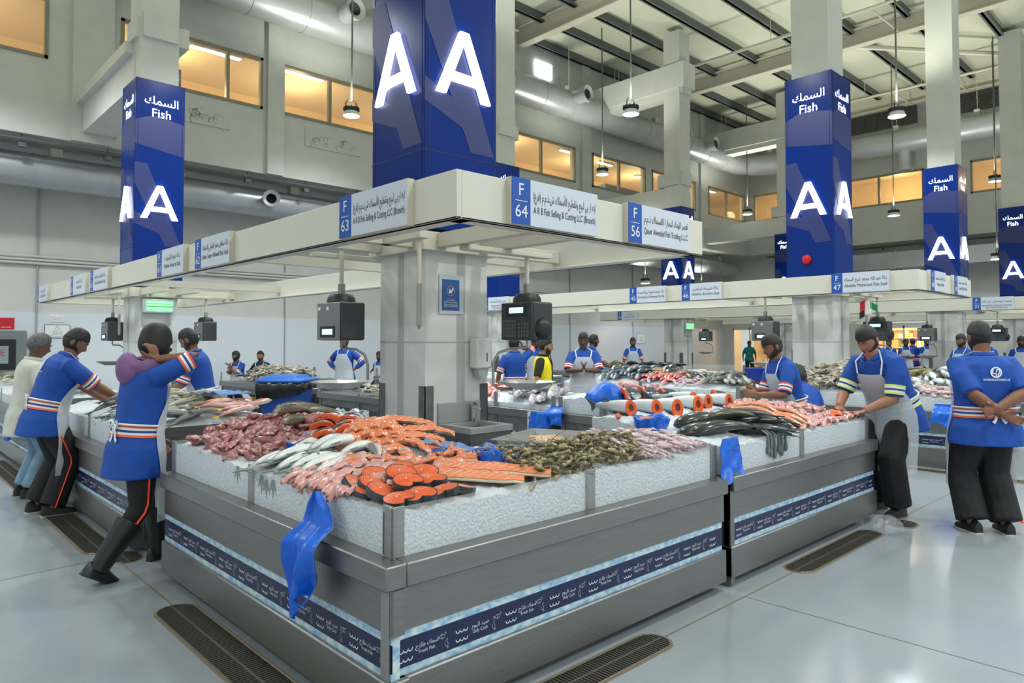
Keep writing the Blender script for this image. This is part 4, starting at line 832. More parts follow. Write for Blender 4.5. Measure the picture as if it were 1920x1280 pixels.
# fillets, chunks, steaks ------------------------------------------------------
def fillet(name, cat, L, W, T, mats, curl=.15, lines=0, skin=None, seed=0, ends=.35):
    def f():
        r = np.random.default_rng(seed); mb = MB(); n = 13; k = 7; G = []
        for i in range(n):
            t = i / (n - 1); w_ = W * (np.sin(PI * min(1, max(.0, t * .94 + .03))) ** ends) * (1 - .28 * t); row = []
            for j in range(k):
                s = j / (k - 1) * 2 - 1; row.append((L * (t - .5), s * w_ / 2, T * .5 * (1 - s * s) + curl * L * (-(t - .5) ** 2 + .03 * math.sin(6 * t + seed)) + .1 * T * r.normal()))
            G.append(row)
        mb.sheet(bz(G)[::-1], T * .6, 0)
        if lines:
            for q in range(lines):
                t = (q + .8) / (lines + .6); i0 = t * (n - 1); a = int(i0); fr_ = i0 - a; g = bz(G); P = []
                for j in range(k): s = abs(j / (k - 1) * 2 - 1); tt = min(n - 1.01, max(0, i0 - 1.2 * s)); a = int(tt); P.append(g[a, j] * (1 - tt + a) + g[a + 1, j] * (tt - a) + (0, 0, T * .315))
                mb.tube(P, T * .05, 4, 1)
        if skin: g = bz(G); mb.tube(g[:, 0] - (0, 0, T * .1), T * .26, 6, 2); mb.tube(g[:, -1] - (0, 0, T * .1), T * .2, 6, 2)
        return tag(mb.build(name, mats, ang=60), None, cat)
    return Spot(f)
def chunk(name, cat, r, mats, seed, sq=(1, .7, .45), amp=.35):
    def f():
        g = np.random.default_rng(seed); mb = MB(); nu, nv = 14, 9; t = np.linspace(.08, PI - .08, nv); a = np.arange(nu) * 2 * PI / nu; ph = g.uniform(0, 6, 6); R = []
        for x in t:
            rr = 1 + amp * (np.sin(2 * a + ph[0]) * np.sin(x + ph[1]) * .6 + np.sin(3 * a + ph[2] + 2 * x) * .5 + np.sin(5 * a + ph[3] - 3 * x) * .35) + amp * .25 * g.normal(size=nu)
            R.append(np.stack([np.sin(x) * np.cos(a) * rr * r * sq[0], np.sin(x) * np.sin(a) * rr * r * sq[1], -np.cos(x) * r * sq[2] * (1 + .4 * np.sin(3 * a + ph[4]))], 1))
        mb.loft(R, True, 0); k = len(mb.f)
        if len(mats) > 1: mb.m = [1 if g.random() < .16 else 0 for _ in range(k)]
        return tag(mb.build(name, mats, ang=50), None, cat)
    return Spot(f)
M_meat = mat('dark_red_meat', S(138, 74, 78), .3, noise=(14, .35), bump=(40, .4), spec=.6, col2=S(186, 128, 128)); M_meat2 = mat('pale_gristle', S(206, 174, 168), .3, noise=(20, .15), spec=.6)
M_pinkf = mat('pink_fillet_flesh', S(196, 138, 136), .28, noise=(22, .2), spec=.6, col2=S(218, 172, 166), sss=.1); M_pinks = mat('fillet_silver_skin', S(140, 136, 142), .25, noise=(20, .3))
# 1 dark meat heap
Ms = [chunk('meat_chunk', 'meat', r, [M_meat, M_meat2], sd, sq) for sd, r, sq in ((1, .055, (1.2, .7, .4)), (2, .06, (1, .8, .35)), (3, .048, (1.4, .6, .45)), (4, .05, (1, 1, .3)), (5, .042, (1.1, .8, .6)))]
def disc(cx, cy, rx, ry):
    def f(i):
        a = U(0, 2 * PI); r = math.sqrt(U(0, 1)); return (cx + rx * r * math.cos(a), cy + ry * r * math.sin(a))
    return f
def clampL(f):
    def g(i):
        x, y = f(i); return (max(1.65, x), max(2.45, y))
    return g
for k, sp in enumerate(Ms):
    heap(sp, 34, clampL(disc(1.98, 4.45, .40, .60)), bedL.h, lambda i: U(0, 6.3), 'chunk of dark red fish meat in the heap at the left corner of the counter', 'dark red meat chunks in the left heap', .012, .5, (.8, 1.15), lambda i: max(0, .055 * U(0, 1)), min_d=.05)
# 2 brown fish behind
Bf = make_fish('brown_fish', 'fish', .46, .19, .10, FM_brown, .25, .15, True)
for k, (x, y, r, dz, s, lb) in enumerate(((2.58, 4.98, 2.5, .10, 1.1, 'big brown rough skinned fish lying on top of the brown pile'), (2.35, 4.95, 3.6, .03, .9, 'brown fish on the left side of the brown pile'), (2.55, 4.68, 2.2, .035, .9, 'brown fish at the right of the brown pile'), (2.30, 4.62, 3.9, .02, .8, 'brown fish at the front of the pile behind the blue bag'), (2.62, 4.45, 2.9, .03, .8, 'reddish brown fish beside the salmon heads'), (2.42, 4.80, 3.2, .06, .9, 'brown fish in the middle of the brown pile'))):
    Bf.at((x - .06, y - .12, float(bedL.h(x, y)) + dz + .02), (.15, -.1, r), lb, None, s * 1.12)
# 3 blue bags with contents
def pin(o, p):
    o.parent = p; o.matrix_parent_inverse = Matrix.LocRotScale(p.location, p.rotation_euler, p.scale).inverted(); return o
BASS = []; SLV = []
def bag_bowl(label, x, y, z, r, h, rz=0, cont=None, sq=1.0, seed=0):
    t = thing('plastic_bag', label, 'bag', (x, y, z), rz); g = np.random.default_rng(seed); mb = MB(); G = []; n = 40; ph = g.uniform(0, 6, 4)
    for j in range(n + 1):
        a = j / n * 2 * PI; c, s_ = math.cos(a), math.sin(a) * sq; w1 = .07 * math.sin(7 * a + ph[0]) + .05 * math.sin(11 * a + ph[1]); row = []
        for q, (rr, zz) in enumerate(((.3, 0), (.85, .02), (1.0, .35), (1.02, .75), (1.08, 1.0), (1.0, 1.06), (.92, .98), (.86, .8))): row.append((c * r * (rr + w1 * min(1, q * .3)), s_ * r * (rr + w1 * min(1, q * .3)), h * (zz + .12 * math.sin(3 * a + ph[2]) * (q > 2) + .05 * math.sin(9 * a + ph[3] + q))))
        G.append(row)
    G[-1] = G[0]; mb.sheet(G); mb.build('bag_film', M_bblue, t, ang=70)
    if cont:
        c = MB(); a = np.arange(20) * 2 * PI / 20; R = [np.stack([rr * r * np.cos(a), rr * r * sq * np.sin(a), np.full(20, h * zz) + .008 * np.sin(5 * a + zz * 9)], 1) for rr, zz in ((.05, .98), (.4, .95), (.7, .88), (.9, .74))]
        c.loft(R[::-1]); c.build('contents', cont, t)
    return t
def zL(x, y): return float(bedL.h(x, y))
M_roe = mat('yellow_green_roe', S(168, 158, 50), .3, noise=(60, .3), bump=(120, .8)); M_roe2 = mat('orange_roe', S(196, 130, 100), .3, noise=(60, .25), bump=(120, .8)); M_roe3 = mat('yellow_roe', S(226, 180, 40), .3, noise=(80, .2), bump=(150, .8))
bag_bowl('small blue bag of yellow green roe between meat and silver fish', 2.0, 4.0, zL(2.0, 4.0) - .02, .105, .085, .4, M_roe, seed=1)
bag_bowl('blue bag full of grey shrimp behind the shrimp heap', 2.68, 2.93, zL(2.68, 2.93) - .03, .15, .10, .6, mat('bag_bottom', S(140, 132, 116), .4, noise=(40, .3)), .8, seed=2)
# 4 salmon heads
def make_head(L=.66, H=.17, W=.11, name='fish_head_piece'):
    def f():
        t = thing(name, None, 'fish head'); mb, C0 = fish_mesh(L, H, W, 0, .22, 0, 16, 9, False, dorsal=False); C = lambda q: C0(q) - bz((.39 * L, 0, 0)); mb = MB().add(mb.arr() - bz((.39 * L, 0, 0)), mb.f); mb.build('head', FM_salmon[0], t)
        c = C(.222); e = MB(); a = np.arange(16) * 2 * PI / 16; p = prof(.22)
        e.loft([np.stack([np.full(16, c[0] - d), p * H / 2 * q * np.cos(a), p ** .8 * W / 2 * q * np.sin(a)], 1) for d, q in ((-.004, 1.03), (.014, 1.02), (.016, .9), (.015, .5), (.006, .42))], True, 0); e.m = [1 if i >= 48 else 0 for i in range(len(e.f))]; e.build('cut_face', [M_flesh, M_cav], t)
        e = MB(); eye(e, C(.07) + bz((0, H * .06, W * .3)), H * .06, 0); e.build('eye', FM_salmon[2:], t)
        m_ = MB(); m_.tube([C(.005) + bz((0, -.01, W * .1)), C(.03) + bz((0, -.02, W * .24)), C(.065) + bz((0, -.026, W * .33))], .0025, 5); m_.tube([C(.17) + bz((0, y * H, W * .46 * math.sqrt(max(.05, 1 - (y * 2.4) ** 2)))) for y in np.linspace(-.28, .3, 7)], .003, 5); m_.build('mouth_and_gill_line', M_cav, t); return t
    return Spot(f)
Hd = make_head()
HL = ['leftmost salmon head beside the brown fish', 'salmon head in the back row of the split heads', 'salmon head next to the orange fillet stack', 'salmon head with its cut side up behind the blue roe bag', 'dark salmon head nearest the silver fish', 'salmon head under the silver packet', 'pale salmon head in the middle of the split heads', 'small salmon head at the right of the row']
for k, (x, y, r, dz) in enumerate(((2.26, 4.22, 2.6, .05), (2.42, 4.32, 2.4, .055), (2.26, 3.95, 2.2, .05), (2.38, 4.10, 2.5, .06), (2.12, 3.92, 2.9, .045), (2.56, 4.30, 2.3, .05), (2.48, 4.17, 2.1, .07), (2.58, 4.13, 2.6, .05))): Hd.at((x, y, zL(x, y) + dz + .02), (U(-.4, .4), -.15, .8 + U(-.6, .6)), HL[k], None, U(1.05, 1.3))
# silver packet
G = [[(u * .2 - .1, v * .13 - .065, .025 + .02 * math.sin(9 * u + 4 * v) * math.sin(7 * v) + .012 * RNG.normal()) for v in np.linspace(0, 1, 9)] for u in np.linspace(0, 1, 13)]
o = MB().sheet(G, .004).build('plastic_packet', mat('silver_film', S(196, 204, 214), .15, .4, bump=(20, .6)), ang=20, smooth=False); o.location = (2.63, 4.52, zL(2.63, 4.52) + .05); tag(o, 'crumpled silver plastic packet behind the orange fillet stack', 'packet')
# 5 folded orange fillets stack
Fs = [fillet('folded_salmon_fillet', 'fillet', .115, .075, .05, [M_flesh2, M_fat], .9, 3, seed=s, ends=.5) for s in (0, 3)]
i = 0
for lv in range(3):
    for a in range(7 - lv):
        for b in range(5 - lv):
            u = (a - 3 + lv * .5) * .068; v = (b - 2 + lv * .5) * .085; x = 2.35 + u * .55 + v * .75; y = 3.72 + u * .85 - v * .55
            Fs[i % 2].at((x, y, zL(x, y) + .02 + lv * .034), (U(-.1, .1), U(-.1, .1), 2.5 + U(-.15, .15)), 'folded orange salmon fillet in the stacked block', 'folded salmon fillets in the stacked block', U(.92, 1.08)); i += 1
Fb = [fillet('salmon_fillet', 'fillet', .42, .15, .035, [M_flesh2, M_fat, M_skin], .35, 9, True, seed=s) for s in (1, 2)]
for k, (x, y, r, dz, lb) in enumerate(((2.50, 3.62, -.55, .11, 'pale orange salmon side with dark skin edge on top of the fillet stack'), (2.56, 3.50, -.6, .08, 'second orange salmon side with dark edge beside the fillet stack'), (2.62, 3.72, -.5, .06, 'orange salmon side at the back of the fillet stack'), (2.44, 3.44, -.7, .05, 'lowest orange salmon side at the front right of the stack'))): Fb[k % 2].at((x, y, zL(x, y) + dz), (.1, .08, r), lb, None, .9)
# 6 orange trimmings
Tr = [chunk('salmon_trimming', 'salmon piece', r, [M_flesh2, M_skins], sd, sq, .25) for sd, r, sq in ((11, .05, (1.5, .6, .35)), (12, .045, (1.3, .8, .3)), (13, .04, (1.7, .5, .4)))]
for sp in Tr: heap(sp, 17, lambda i: (lambda a, b: (2.30 + .30 * a - .17 * b, 3.13 + .26 * a * .2 + .24 * b))(U(-1, 1), U(-1, 1)), bedL.h, lambda i: U(0, 6.3), 'orange salmon trimming in the loose pile before the fillet stack', 'salmon trimmings before the fillet stack', .02, .4, (.85, 1.2), lambda i: U(0, .035))
# 7 silver sea bass
Bs = make_fish('sea_bass', 'fish', .42, .115, .075, FM_bass, .30, .45, True, .08)
BL = ['pale silver sea bass nearest the meat heap', 'second silver sea bass from the meat heap, tail against the glass', 'grey backed sea bass lying across the pale ones', 'fourth silver sea bass with its tail against the glass', 'white bellied sea bass in the middle of the row', 'sixth silver sea bass in the row', 'silver sea bass nearest the pink fillets', 'rear silver sea bass beside the blue roe bag', 'upper silver sea bass touching the salmon heads', 'silver sea bass on the top of the row', 'grey sea bass lying behind the pink fillets', 'grey sea bass at the right end behind the pink fillets']
for k, (x, y, r, dz) in enumerate(((1.77, 3.86, .55, .035), (1.80, 3.76, .50, .05), (1.83, 3.68, .42, .075), (1.80, 3.60, .45, .045), (1.84, 3.50, .40, .055), (1.86, 3.41, .38, .045), (1.90, 3.33, .33, .04), (1.98, 3.86, .62, .06), (2.05, 3.74, .55, .075), (2.06, 3.62, .50, .08), (2.10, 3.50, .45, .05), (2.14, 3.38, 1.2, .05))): BASS += [None]; BASS[-1] = Bs.at((x, y, zL(x, y) + dz), (U(-.15, .15), .02, r + .06 * U(-1, 1)), BL[k], None, U(.95, 1.08) if k < 10 else .85)
# tails pressed to the glass
for k, (y, z) in enumerate(((3.98, .86), (3.66, .855), (3.60, .84), (3.52, .85))):
    mb = MB(); mb.prism([(-.02, .03), (.02, .03), (.045, -.05), (.015, -.02), (0, -.075), (-.015, -.02), (-.05, -.045)], (1.6125, y, z), (0, -1, 0), (0, 0, 1), (.006, 0, 0)); pin(mb.build('tail_fin', FM_bass[1]), BASS[k]); ('grey fish tail pressed to the left glass, left of the post', 'grey fish tail pressed to the glass, first right of the post', 'grey fish tail pressed to the glass, second right of the post', 'long grey fish tail pressed to the glass, third right of the post')
# 8 pink fillets
Pf = [fillet('pink_fillet', 'fillet', .17, .06, .022, [M_pinkf, M_fat], .5, 0, seed=s, ends=.6) for s in (4, 5, 6)] + [fillet('pink_fillet', 'fillet', .16, .055, .02, [M_pinks, M_fat], .5, 0, seed=9, ends=.6)]
for k, sp in enumerate(Pf): heap(sp, (30, 30, 28, 9)[k], lambda i: (lambda a, b: (max(1.645, 1.80 + .22 * a + .06 * b), 3.06 + .30 * b - .05 * a))(U(-1, 1), U(-1, 1)), bedL.h, lambda i: .5 + U(-.35, .35), 'pink fish fillet in the spread pile in front of the silver fish' if k < 3 else 'pink fillet showing its grey skin in the spread pile', 'pink fillets in the spread pile' if k < 3 else 'grey skinned fillets in the pink pile', .014, .2, (.85, 1.15), lambda i: U(0, .035), min_d=.035)
# 9 salmon steaks
def make_steak():
    t = thing('salmon_steak', None, 'salmon steak'); n = 32; T = .034
    def R(s):
        P = []
        for a in np.linspace(0, 2 * PI, n, endpoint=False):
            d = abs((a - PI * 1.5 + PI) % (2 * PI) - PI); r = (1 - .52 * np.exp(-(d / .30) ** 2)); P.append((.082 * r * math.cos(a) * s * (1 - .1 * math.sin(a)), .058 * r * math.sin(a) * s * 1.25))
        return bz(P)
    o = R(1.0); q = R(.955); mb = MB(); Z = lambda P, z: np.column_stack([P, np.full(n, z)])
    mb.loft([Z(o, -T / 2), Z(o, T / 2), Z(q, T / 2)], False); mb.build('skin', M_skin, t)
    f = MB(); f.loft([Z(q, T / 2 - .001), Z(R(.6), T / 2 + .003), Z(R(.2), T / 2 + .002)], False); f.add(Z(R(.2), T / 2 + .002), [tuple(range(n))]); f.add(Z(q, -T / 2), [tuple(range(n - 1, -1, -1))]); f.build('flesh', M_flesh, t, ang=80)
    l = MB()
    for s in (.35, .5, .65, .8): P = Z(R(s), T / 2 + .0035); l.tube(P[2:15], .0007, 4); l.tube(P[0:3], .0006, 4)
    l.sphere((0, .012, T / 2 + .002), (.006, .006, .003), 8, 5); l.build('fat_line', M_fat, t); return t
Sk = Spot(make_steak)
for k, (x, y, r, tl, dz) in enumerate(((1.72, 2.53, .6, .1, .04), (1.84, 2.50, .2, .1, .045), (1.97, 2.52, .1, -.1, .04), (1.73, 2.66, 1.0, .2, .05), (1.86, 2.63, .5, .15, .06), (1.99, 2.64, .2, .1, .05), (1.77, 2.78, .9, .2, .05), (1.91, 2.76, .4, .2, .06), (2.03, 2.75, .1, .2, .05), (1.85, 2.88, .7, .3, .05), (1.68, 2.75, .3, .2, .04), (2.10, 2.55, 2.9, .1, .035), (1.99, 2.87, .3, .2, .05), (1.70, 2.88, 1.2, .4, .05))):
    x -= .045; y -= .03
    o = Sk.at((max(1.70, x), max(2.49, y), zL(x, y) + dz - .01), (tl * 1.4 + U(-.12, .12), -.15 + .1 * tl + U(-.12, .12), r - .3), 'orange salmon steak with dark skin rim in the front corner group' if k not in (0, 2, 4) else ('salmon steak at the very front corner of the counter', '', 'salmon steak nearest the long salmon sides', '', 'bright salmon steak in the middle of the front corner group')[k], 'salmon steaks at the front corner' if k not in (0, 2, 4) else None, U(.85, 1.02))
# 10 long salmon sides
Fl = [fillet('long_salmon_fillet', 'fillet', .56, .17, .03, [M_flesh2, M_fat, mat('salmon_belly_skin', S(196, 190, 160), .25)], .10, 12, True, seed=s) for s in (21, 22)]
Fl[0].at((2.20, 2.65, zL(2.20, 2.68) + .03), (.05, .06, -.80), 'long salmon side lying beside the steaks'); Fl[1].at((2.37, 2.63, zL(2.38, 2.7) + .035), (.05, .06, -.85), 'long salmon side next to the shrimp heap')
# 11 flat blue bag
G = [[(u * .36, (v - .5) * .2 * (1 - .25 * u), .02 + .05 * (1 - u) ** 2 + .012 * math.sin(8 * u + 5 * v) + .006 * RNG.normal()) for v in np.linspace(0, 1, 10)] for u in np.linspace(0, 1, 16)]
t = thing('flat_bag', 'flat blue and clear plastic bag lying between trimmings and shrimp', 'bag', (2.46, 3.32, zL(2.46, 3.2) + .01), -.98)
MB().sheet(G, .003).build('bag_film', mat('pale_blue_film', S(120, 160, 222), .18, alpha=.75, bump=(25, .7), spec=.8), t, ang=25)
MB().tube([(.0, -.1, .03), (.18, -.095, .02), (.355, -.075, .025), (.355, .075, .025)], .009, 6).build('blue_hem', M_bblue, t)
# 12 shrimp
M_shr = mat('shrimp_shell', S(124, 110, 74), .3, noise=(25, .3), spec=.6, col2=S(170, 158, 120)); M_shrd = mat('shrimp_band', S(84, 74, 52), .35)
def make_shrimp(seed, mats=None, name='shrimp', L=.10):
    def f():
        mb = MB(); n = 17; ths = np.linspace(0, 1, n); P = []; R = []
        for t in ths: a = .3 + 1.9 * t; P.append((L * .5 * math.cos(a * 1.05) + .01, L * .42 * math.sin(a * 1.05) - L * .25, .0)); R.append(L * (.115 * (1 - .62 * t)) * (1 + .10 * (int(t * 16) % 2)) * (.35 if t == 0 else 1))
        mb.tube(P, R, 8); mb.m = [1 if (i // 8) % 2 == 1 and i > 40 else 0 for i in range(len(mb.f))]
        e = bz(P[-1]); d = bz(P[-1]) - bz(P[-2]); d /= np.linalg.norm(d)
        for q in (-.5, 0, .5): mb.tube([e, e + L * .16 * bz((d[0] * math.cos(q) - d[1] * math.sin(q), d[0] * math.sin(q) + d[1] * math.cos(q), 0))], [L * .03, L * .012], 5, 1, flat=.4)
        h = bz(P[0]); g = bz(P[0]) - bz(P[2]); g /= np.linalg.norm(g)
        for q, l in ((.15, .9), (-.2, .8), (.4, .4)): mb.tube([h, h + L * l * .5 * bz((g[0], g[1] + q, .1)), h + L * l * bz((g[0] + q, g[1] + q * 2.5, -.05))], L * .009, 4, 1)
        for k in range(3, 11): p = bz(P[k]); c = bz((.01, -L * .25, 0)); v = (c - p) / np.linalg.norm(c - p); mb.tube([p + v * R[k] * .7, p + v * (R[k] + L * .07) + (.004, 0, 0)], L * .012, 4, 1)
        return tag(mb.build(name, mats or [M_shr, M_shrd], ang=60), None, 'shrimp')
    return Spot(f)
Sh = [make_shrimp(0), make_shrimp(1, None, 'shrimp', .085)]
for k, sp in enumerate(Sh):
    heap(sp, 140, lambda i: (lambda a, b: (2.98 + .50 * a + .08 * b, max(2.45, 2.60 + .17 * b)))(U(-1, 1), U(-1, 1)), bedL.h, lambda i: U(-.6, .9) + (PI if random.random() < .3 else 0), 'brown banded raw shrimp in the big heap at the front glass', 'raw shrimps in the big heap', .012, .5, (.9, 1.25), lambda i: U(0, .07), min_d=.012)
M_shg = mat('grey_shrimp', S(150, 146, 134), .25, noise=(30, .2), spec=.7)
heap(make_shrimp(2, [M_shg, M_shrd], 'grey_shrimp', .08), 46, disc(2.68, 2.93, .12, .10), lambda x, y: zL(2.68, 2.93) + .05, lambda i: U(0, 6), 'grey raw shrimp heaped in the blue bag', 'grey shrimps in the blue bag', .0, .4, (.8, 1.1), lambda i: U(0, .035))
# 13 steel pan
t = thing('steel_pan', 'rectangular steel pan of pale fillets behind the shrimp heap', 'pan', (3.29, 3.13, .90), .36); p = MB()
p.loft([R_(.25, .20, .0), R_(.29, .24, .09), R_(.315, .265, .092), R_(.315, .265, .087), R_(.285, .235, .084), R_(.245, .195, .008)], cap=True); p.build('tray', M_steel, t, smooth=False)
heap(fillet('pale_fillet', 'fillet', .13, .05, .018, [mat('pale_fillet_flesh', S(214, 186, 150), .3, noise=(20, .1)), M_fat], .3, 0, seed=31), 14, disc(3.36, 3.16, .17, .12), lambda x, y: .95, lambda i: U(0, 6), 'pale fillet lying in the steel pan', 'pale fillets in the steel pan', 0, .15, (.9, 1.1), lambda i: U(0, .02))
# 14 squid and pink small fish
M_sq = mat('squid_skin', S(176, 134, 144), .22, noise=(30, .25), spec=.7, col2=S(214, 190, 196)); M_sq2 = mat('squid_pale', S(206, 190, 196), .22, noise=(40, .15), spec=.7)
def make_squid(mats, name='squid', L=.16):
    def f():
        mb = MB(); mb.tube([(x, 0, .01 * math.sin(8 * x)) for x in np.linspace(L * .5, -L * .05, 9)], [.003, .011, .016, .018, .019, .019, .018, .017, .013], 9, flat=.7)
        for s in (-1, 1): mb.add([(L * .48, 0, .002), (L * .30, s * .03, 0), (L * .22, s * .008, .002), (L * .48, 0, -.002), (L * .30, s * .03, -.002), (L * .22, s * .008, -.004)], [(0, 1, 2), (5, 4, 3), (0, 3, 4, 1), (1, 4, 5, 2)], 0)
        mb.sphere((-L * .1, 0, 0), (.016, .013, .011), 8, 6, 1)
        for q in range(6): a = (q - 2.5) * .22; mb.tube([(-L * .14, 0, 0), (-L * .27, L * .13 * a, .006 * (q % 2)), (-L * .42, L * .34 * a, -.004)], [.005, .004, .0012], 5, 1)
        return tag(mb.build(name, mats, ang=60), None, 'squid')
    return Spot(f)
Sq = [make_squid([M_sq, M_sq2]), make_squid([M_sq2, M_sq], 'squid', .14)]
for k, sp in enumerate(Sq): heap(sp, 75, lambda i: (lambda a, b: (min(4.03, 3.70 + .40 * a), max(2.46, min(3.1, 2.68 + .28 * b))))(U(-1, 1), U(-1, 1)), bedL.h, lambda i: 2.2 + U(-.5, .5), 'small pinkish squid in the pile at the right end of the corner counter', 'pink squids in the corner counter pile', .012, .2, (.85, 1.2), lambda i: U(0, .05), min_d=.02)
# ================================================================ the straight right counter
zA = lambda x, y: float(bedA.h(x, y))
Dk = make_fish('dark_fish', 'fish', .48, .14, .10, FM_dark, .28, .35, True, -.1); Ol = make_fish('olive_fish', 'fish', .44, .11, .08, FM_olive, .35, .3, True)
DL = ['dark fish with silver belly lying lowest over the counter end', 'black fish under the lowest dark fish', 'large dark fish draped on top of the dark pile', 'dark fish at the back of the dark pile', 'second draped dark fish right of the topmost', 'dark fish between the olive fish and the silver ones', 'dark fish at the far left of the dark pile']
for k, (x, y, r, dz) in enumerate(((4.52, 2.74, 2.62, .06), (4.48, 2.84, 2.75, .035), (4.92, 2.82, 2.35, .13), (4.72, 3.02, 2.7, .05), (4.98, 2.74, 2.25, .10), (4.86, 2.66, 2.3, .06), (4.60, 2.94, 2.7, .08))): Dk.at((x, y - .13, zA(x, y - .13) + dz), (U(-.2, .2), .08, r), DL[k], None, U(.95, 1.08))
Ol.at((4.74, 2.69, zA(4.74, 2.69) + .125), (.1, .08, 2.45), 'olive yellow fish lying across the dark pile')
Sv = make_fish('silver_fish', 'fish', .36, .085, .06, FM_silver, .45, .6, True, .05)
for k, (x, y, r, dz) in enumerate(((5.02, 2.60, 2.0, .05), (5.08, 2.62, 1.95, .055), (5.14, 2.62, 1.9, .06), (5.20, 2.64, 1.9, .06), (5.06, 2.72, 2.1, .08), (5.13, 2.72, 2.0, .085), (5.20, 2.74, 1.95, .085), (5.00, 2.52, 2.0, .03))): SLV += [None]; SLV[-1] = Sv.at((x, y - .05, zA(x, y - .05) + dz), (U(-.15, .15), .12, r - PI + PI), 'slim silver fish with its tail over the glass beside the dark pile', 'slim silver fish beside the dark pile', U(.95, 1.1))
for k in range(6):
    x = 4.80 + .055 * k + U(-.012, .012); jz = U(-.03, .02); mb = MB(); mb.loft([[(x - w_, 2.438 - d, z), (x + w_, 2.438 - d, z), (x + w_, 2.43 - d, z), (x - w_, 2.43 - d, z)] for w_, d, z in ((.012, -.02, .96), (.014, .026, .93), (.010, .032, .86), (.022, .034, .80 + jz), (.012, .034, .775 + jz))]); pin(mb.build('tail_fin', FM_silver[1]), SLV[k])
Fo = [fillet('orange_fillet', 'fillet', .5, .12, .028, [M_flesh2, M_fat, M_pinks], .55, 8, True, seed=s) for s in (41, 42)]
for k, (x, y) in enumerate(((5.36, 2.82), (5.44, 2.78), (5.52, 2.80), (5.60, 2.82), (5.40, 2.98), (5.50, 2.98), (5.30, 2.92))): Fo[k % 2].at((x, y - .13, zA(x, y - .13) + .05 + .012 * k), (U(-.1, .1), .1, 1.95 + PI + U(-.08, .08)), 'orange salmon fillet draped in the row right of the silver fish', 'draped orange fillets on the right counter', .9)
Pk = fillet('pink_fillet_long', 'fillet', .46, .1, .022, [mat('rosy_flesh', S(222, 150, 138), .25, noise=(24, .15)), M_fat, M_pinks], .5, 6, True, seed=44)
Pk.at((5.70, 2.68, zA(5.7, 2.68) + .06), (.1, .1, 1.9 + PI), 'rosy pink side draped between orange fillets and the pink pile')
P2 = [fillet('pink_cutlet', 'fillet', .15, .06, .026, [M_pinkf, M_pinks], .5, 4, seed=s, ends=.6) for s in (51, 52)] + [chunk('pink_offcut', 'fillet', .042, [M_pinkf, M_pinks], 53, (1.4, .7, .45), .2)]
for k, sp in enumerate(P2): heap(sp, (60, 55, 40)[k], lambda i: (lambda a, b: (min(6.6, 6.1 + .48 * a + .1 * b), max(2.46, min(3.42, 2.84 + .42 * b))))(U(-1, 1), U(-1, 1)), bedA.h, lambda i: .4 + U(-.6, .6), 'pink fish cutlet in the wide pile at the far end of the right counter', 'pink cutlets in the wide pile', .015, .25, (.9, 1.2), lambda i: U(0, .045), min_d=.03)
heap(Spot(make_steak), 9, rect(6.28, 6.62, 2.47, 2.6), bedA.h, lambda i: U(0, 6), 'small orange salmon steak at the far corner of the right counter', 'orange steaks at the far corner', .05, .3, (.8, .95))
# cut whole salmon
def make_cut():
    t = thing('cut_salmon', None, 'fish'); L, H, W = .66, .17, .125; mb, C = fish_mesh(L, H, W, .24, 1, .05, 16, 14, False, dorsal=False); mb.build('body', FM_salmon[0], t)
    m2, _ = fish_mesh(L, H, W, .24, 1, .05, 8, 5, True, .4); V = m2.arr(); ff = [f for f, m_ in zip(m2.f, m2.m) if m_ == 1]; ids = sorted({v for f in ff for v in f}); mp = {v: i for i, v in enumerate(ids)}; MB().add(V[ids], [tuple(mp[v] for v in f) for f in ff]).build('fins', FM_salmon[1], t, smooth=False)
    c = C(.24); a = np.arange(20) * 2 * PI / 20; p = prof(.24); e = MB()
    e.loft([np.stack([np.full(20, c[0] + d), p * H / 2 * q * np.cos(a) - H * .06 * s, p ** .8 * W / 2 * q * np.sin(a)], 1) for d, q, s in ((-.01, 1.01, 0), (.006, 1.0, 0), (.008, .96, 0), (.007, .46, 1), (.004, .40, 1))], True, 0); e.m = [1 if i >= 60 else 0 for i in range(len(e.f))]; e.build('cut_face', [M_flesh, M_cav], t); return t
Cs = Spot(make_cut)
CLb = ['leftmost beheaded salmon with orange cut face behind the blue roe bag', 'second beheaded salmon from the left', 'third beheaded salmon, its orange cut face nearest the middle of the row', 'fourth beheaded salmon from the left', 'fifth beheaded salmon with a wide orange cut face', 'rightmost beheaded salmon beside the dark blue head', 'beheaded salmon in the back of the row']
for k, (px, py) in enumerate(((4.60, 3.30), (4.86, 3.26), (5.08, 3.20), (5.40, 3.22), (5.62, 3.24), (5.86, 3.18), (5.58, 3.38))): Cs.at((px - .12, py + .2, zA(px, py) + .06), (-1.2 + U(-.2, .2), 0, -1.75 + U(-.1, .1)), CLb[k], None, U(.9, 1.02))
Hd2 = make_head(.72, .19, .13)
for k, (x, y, lb) in enumerate(((6.50, 4.86, 'leftmost of three salmon heads on the ice mound beside the big blue bag'), (6.70, 4.74, 'middle of three salmon heads on the ice mound'), (6.90, 4.62, 'rightmost of three salmon heads on the ice mound'))): Hd2.at((x, y, float(bedI.h(x, y)) + .07), (1.3, -.1, -.45), lb, None, 1.35)
Hd2.at((5.95, 3.42, zA(5.95, 3.42) + .06), (1.2, 0, -.6), 'dark blue salmon head at the right end of the beheaded salmon row')
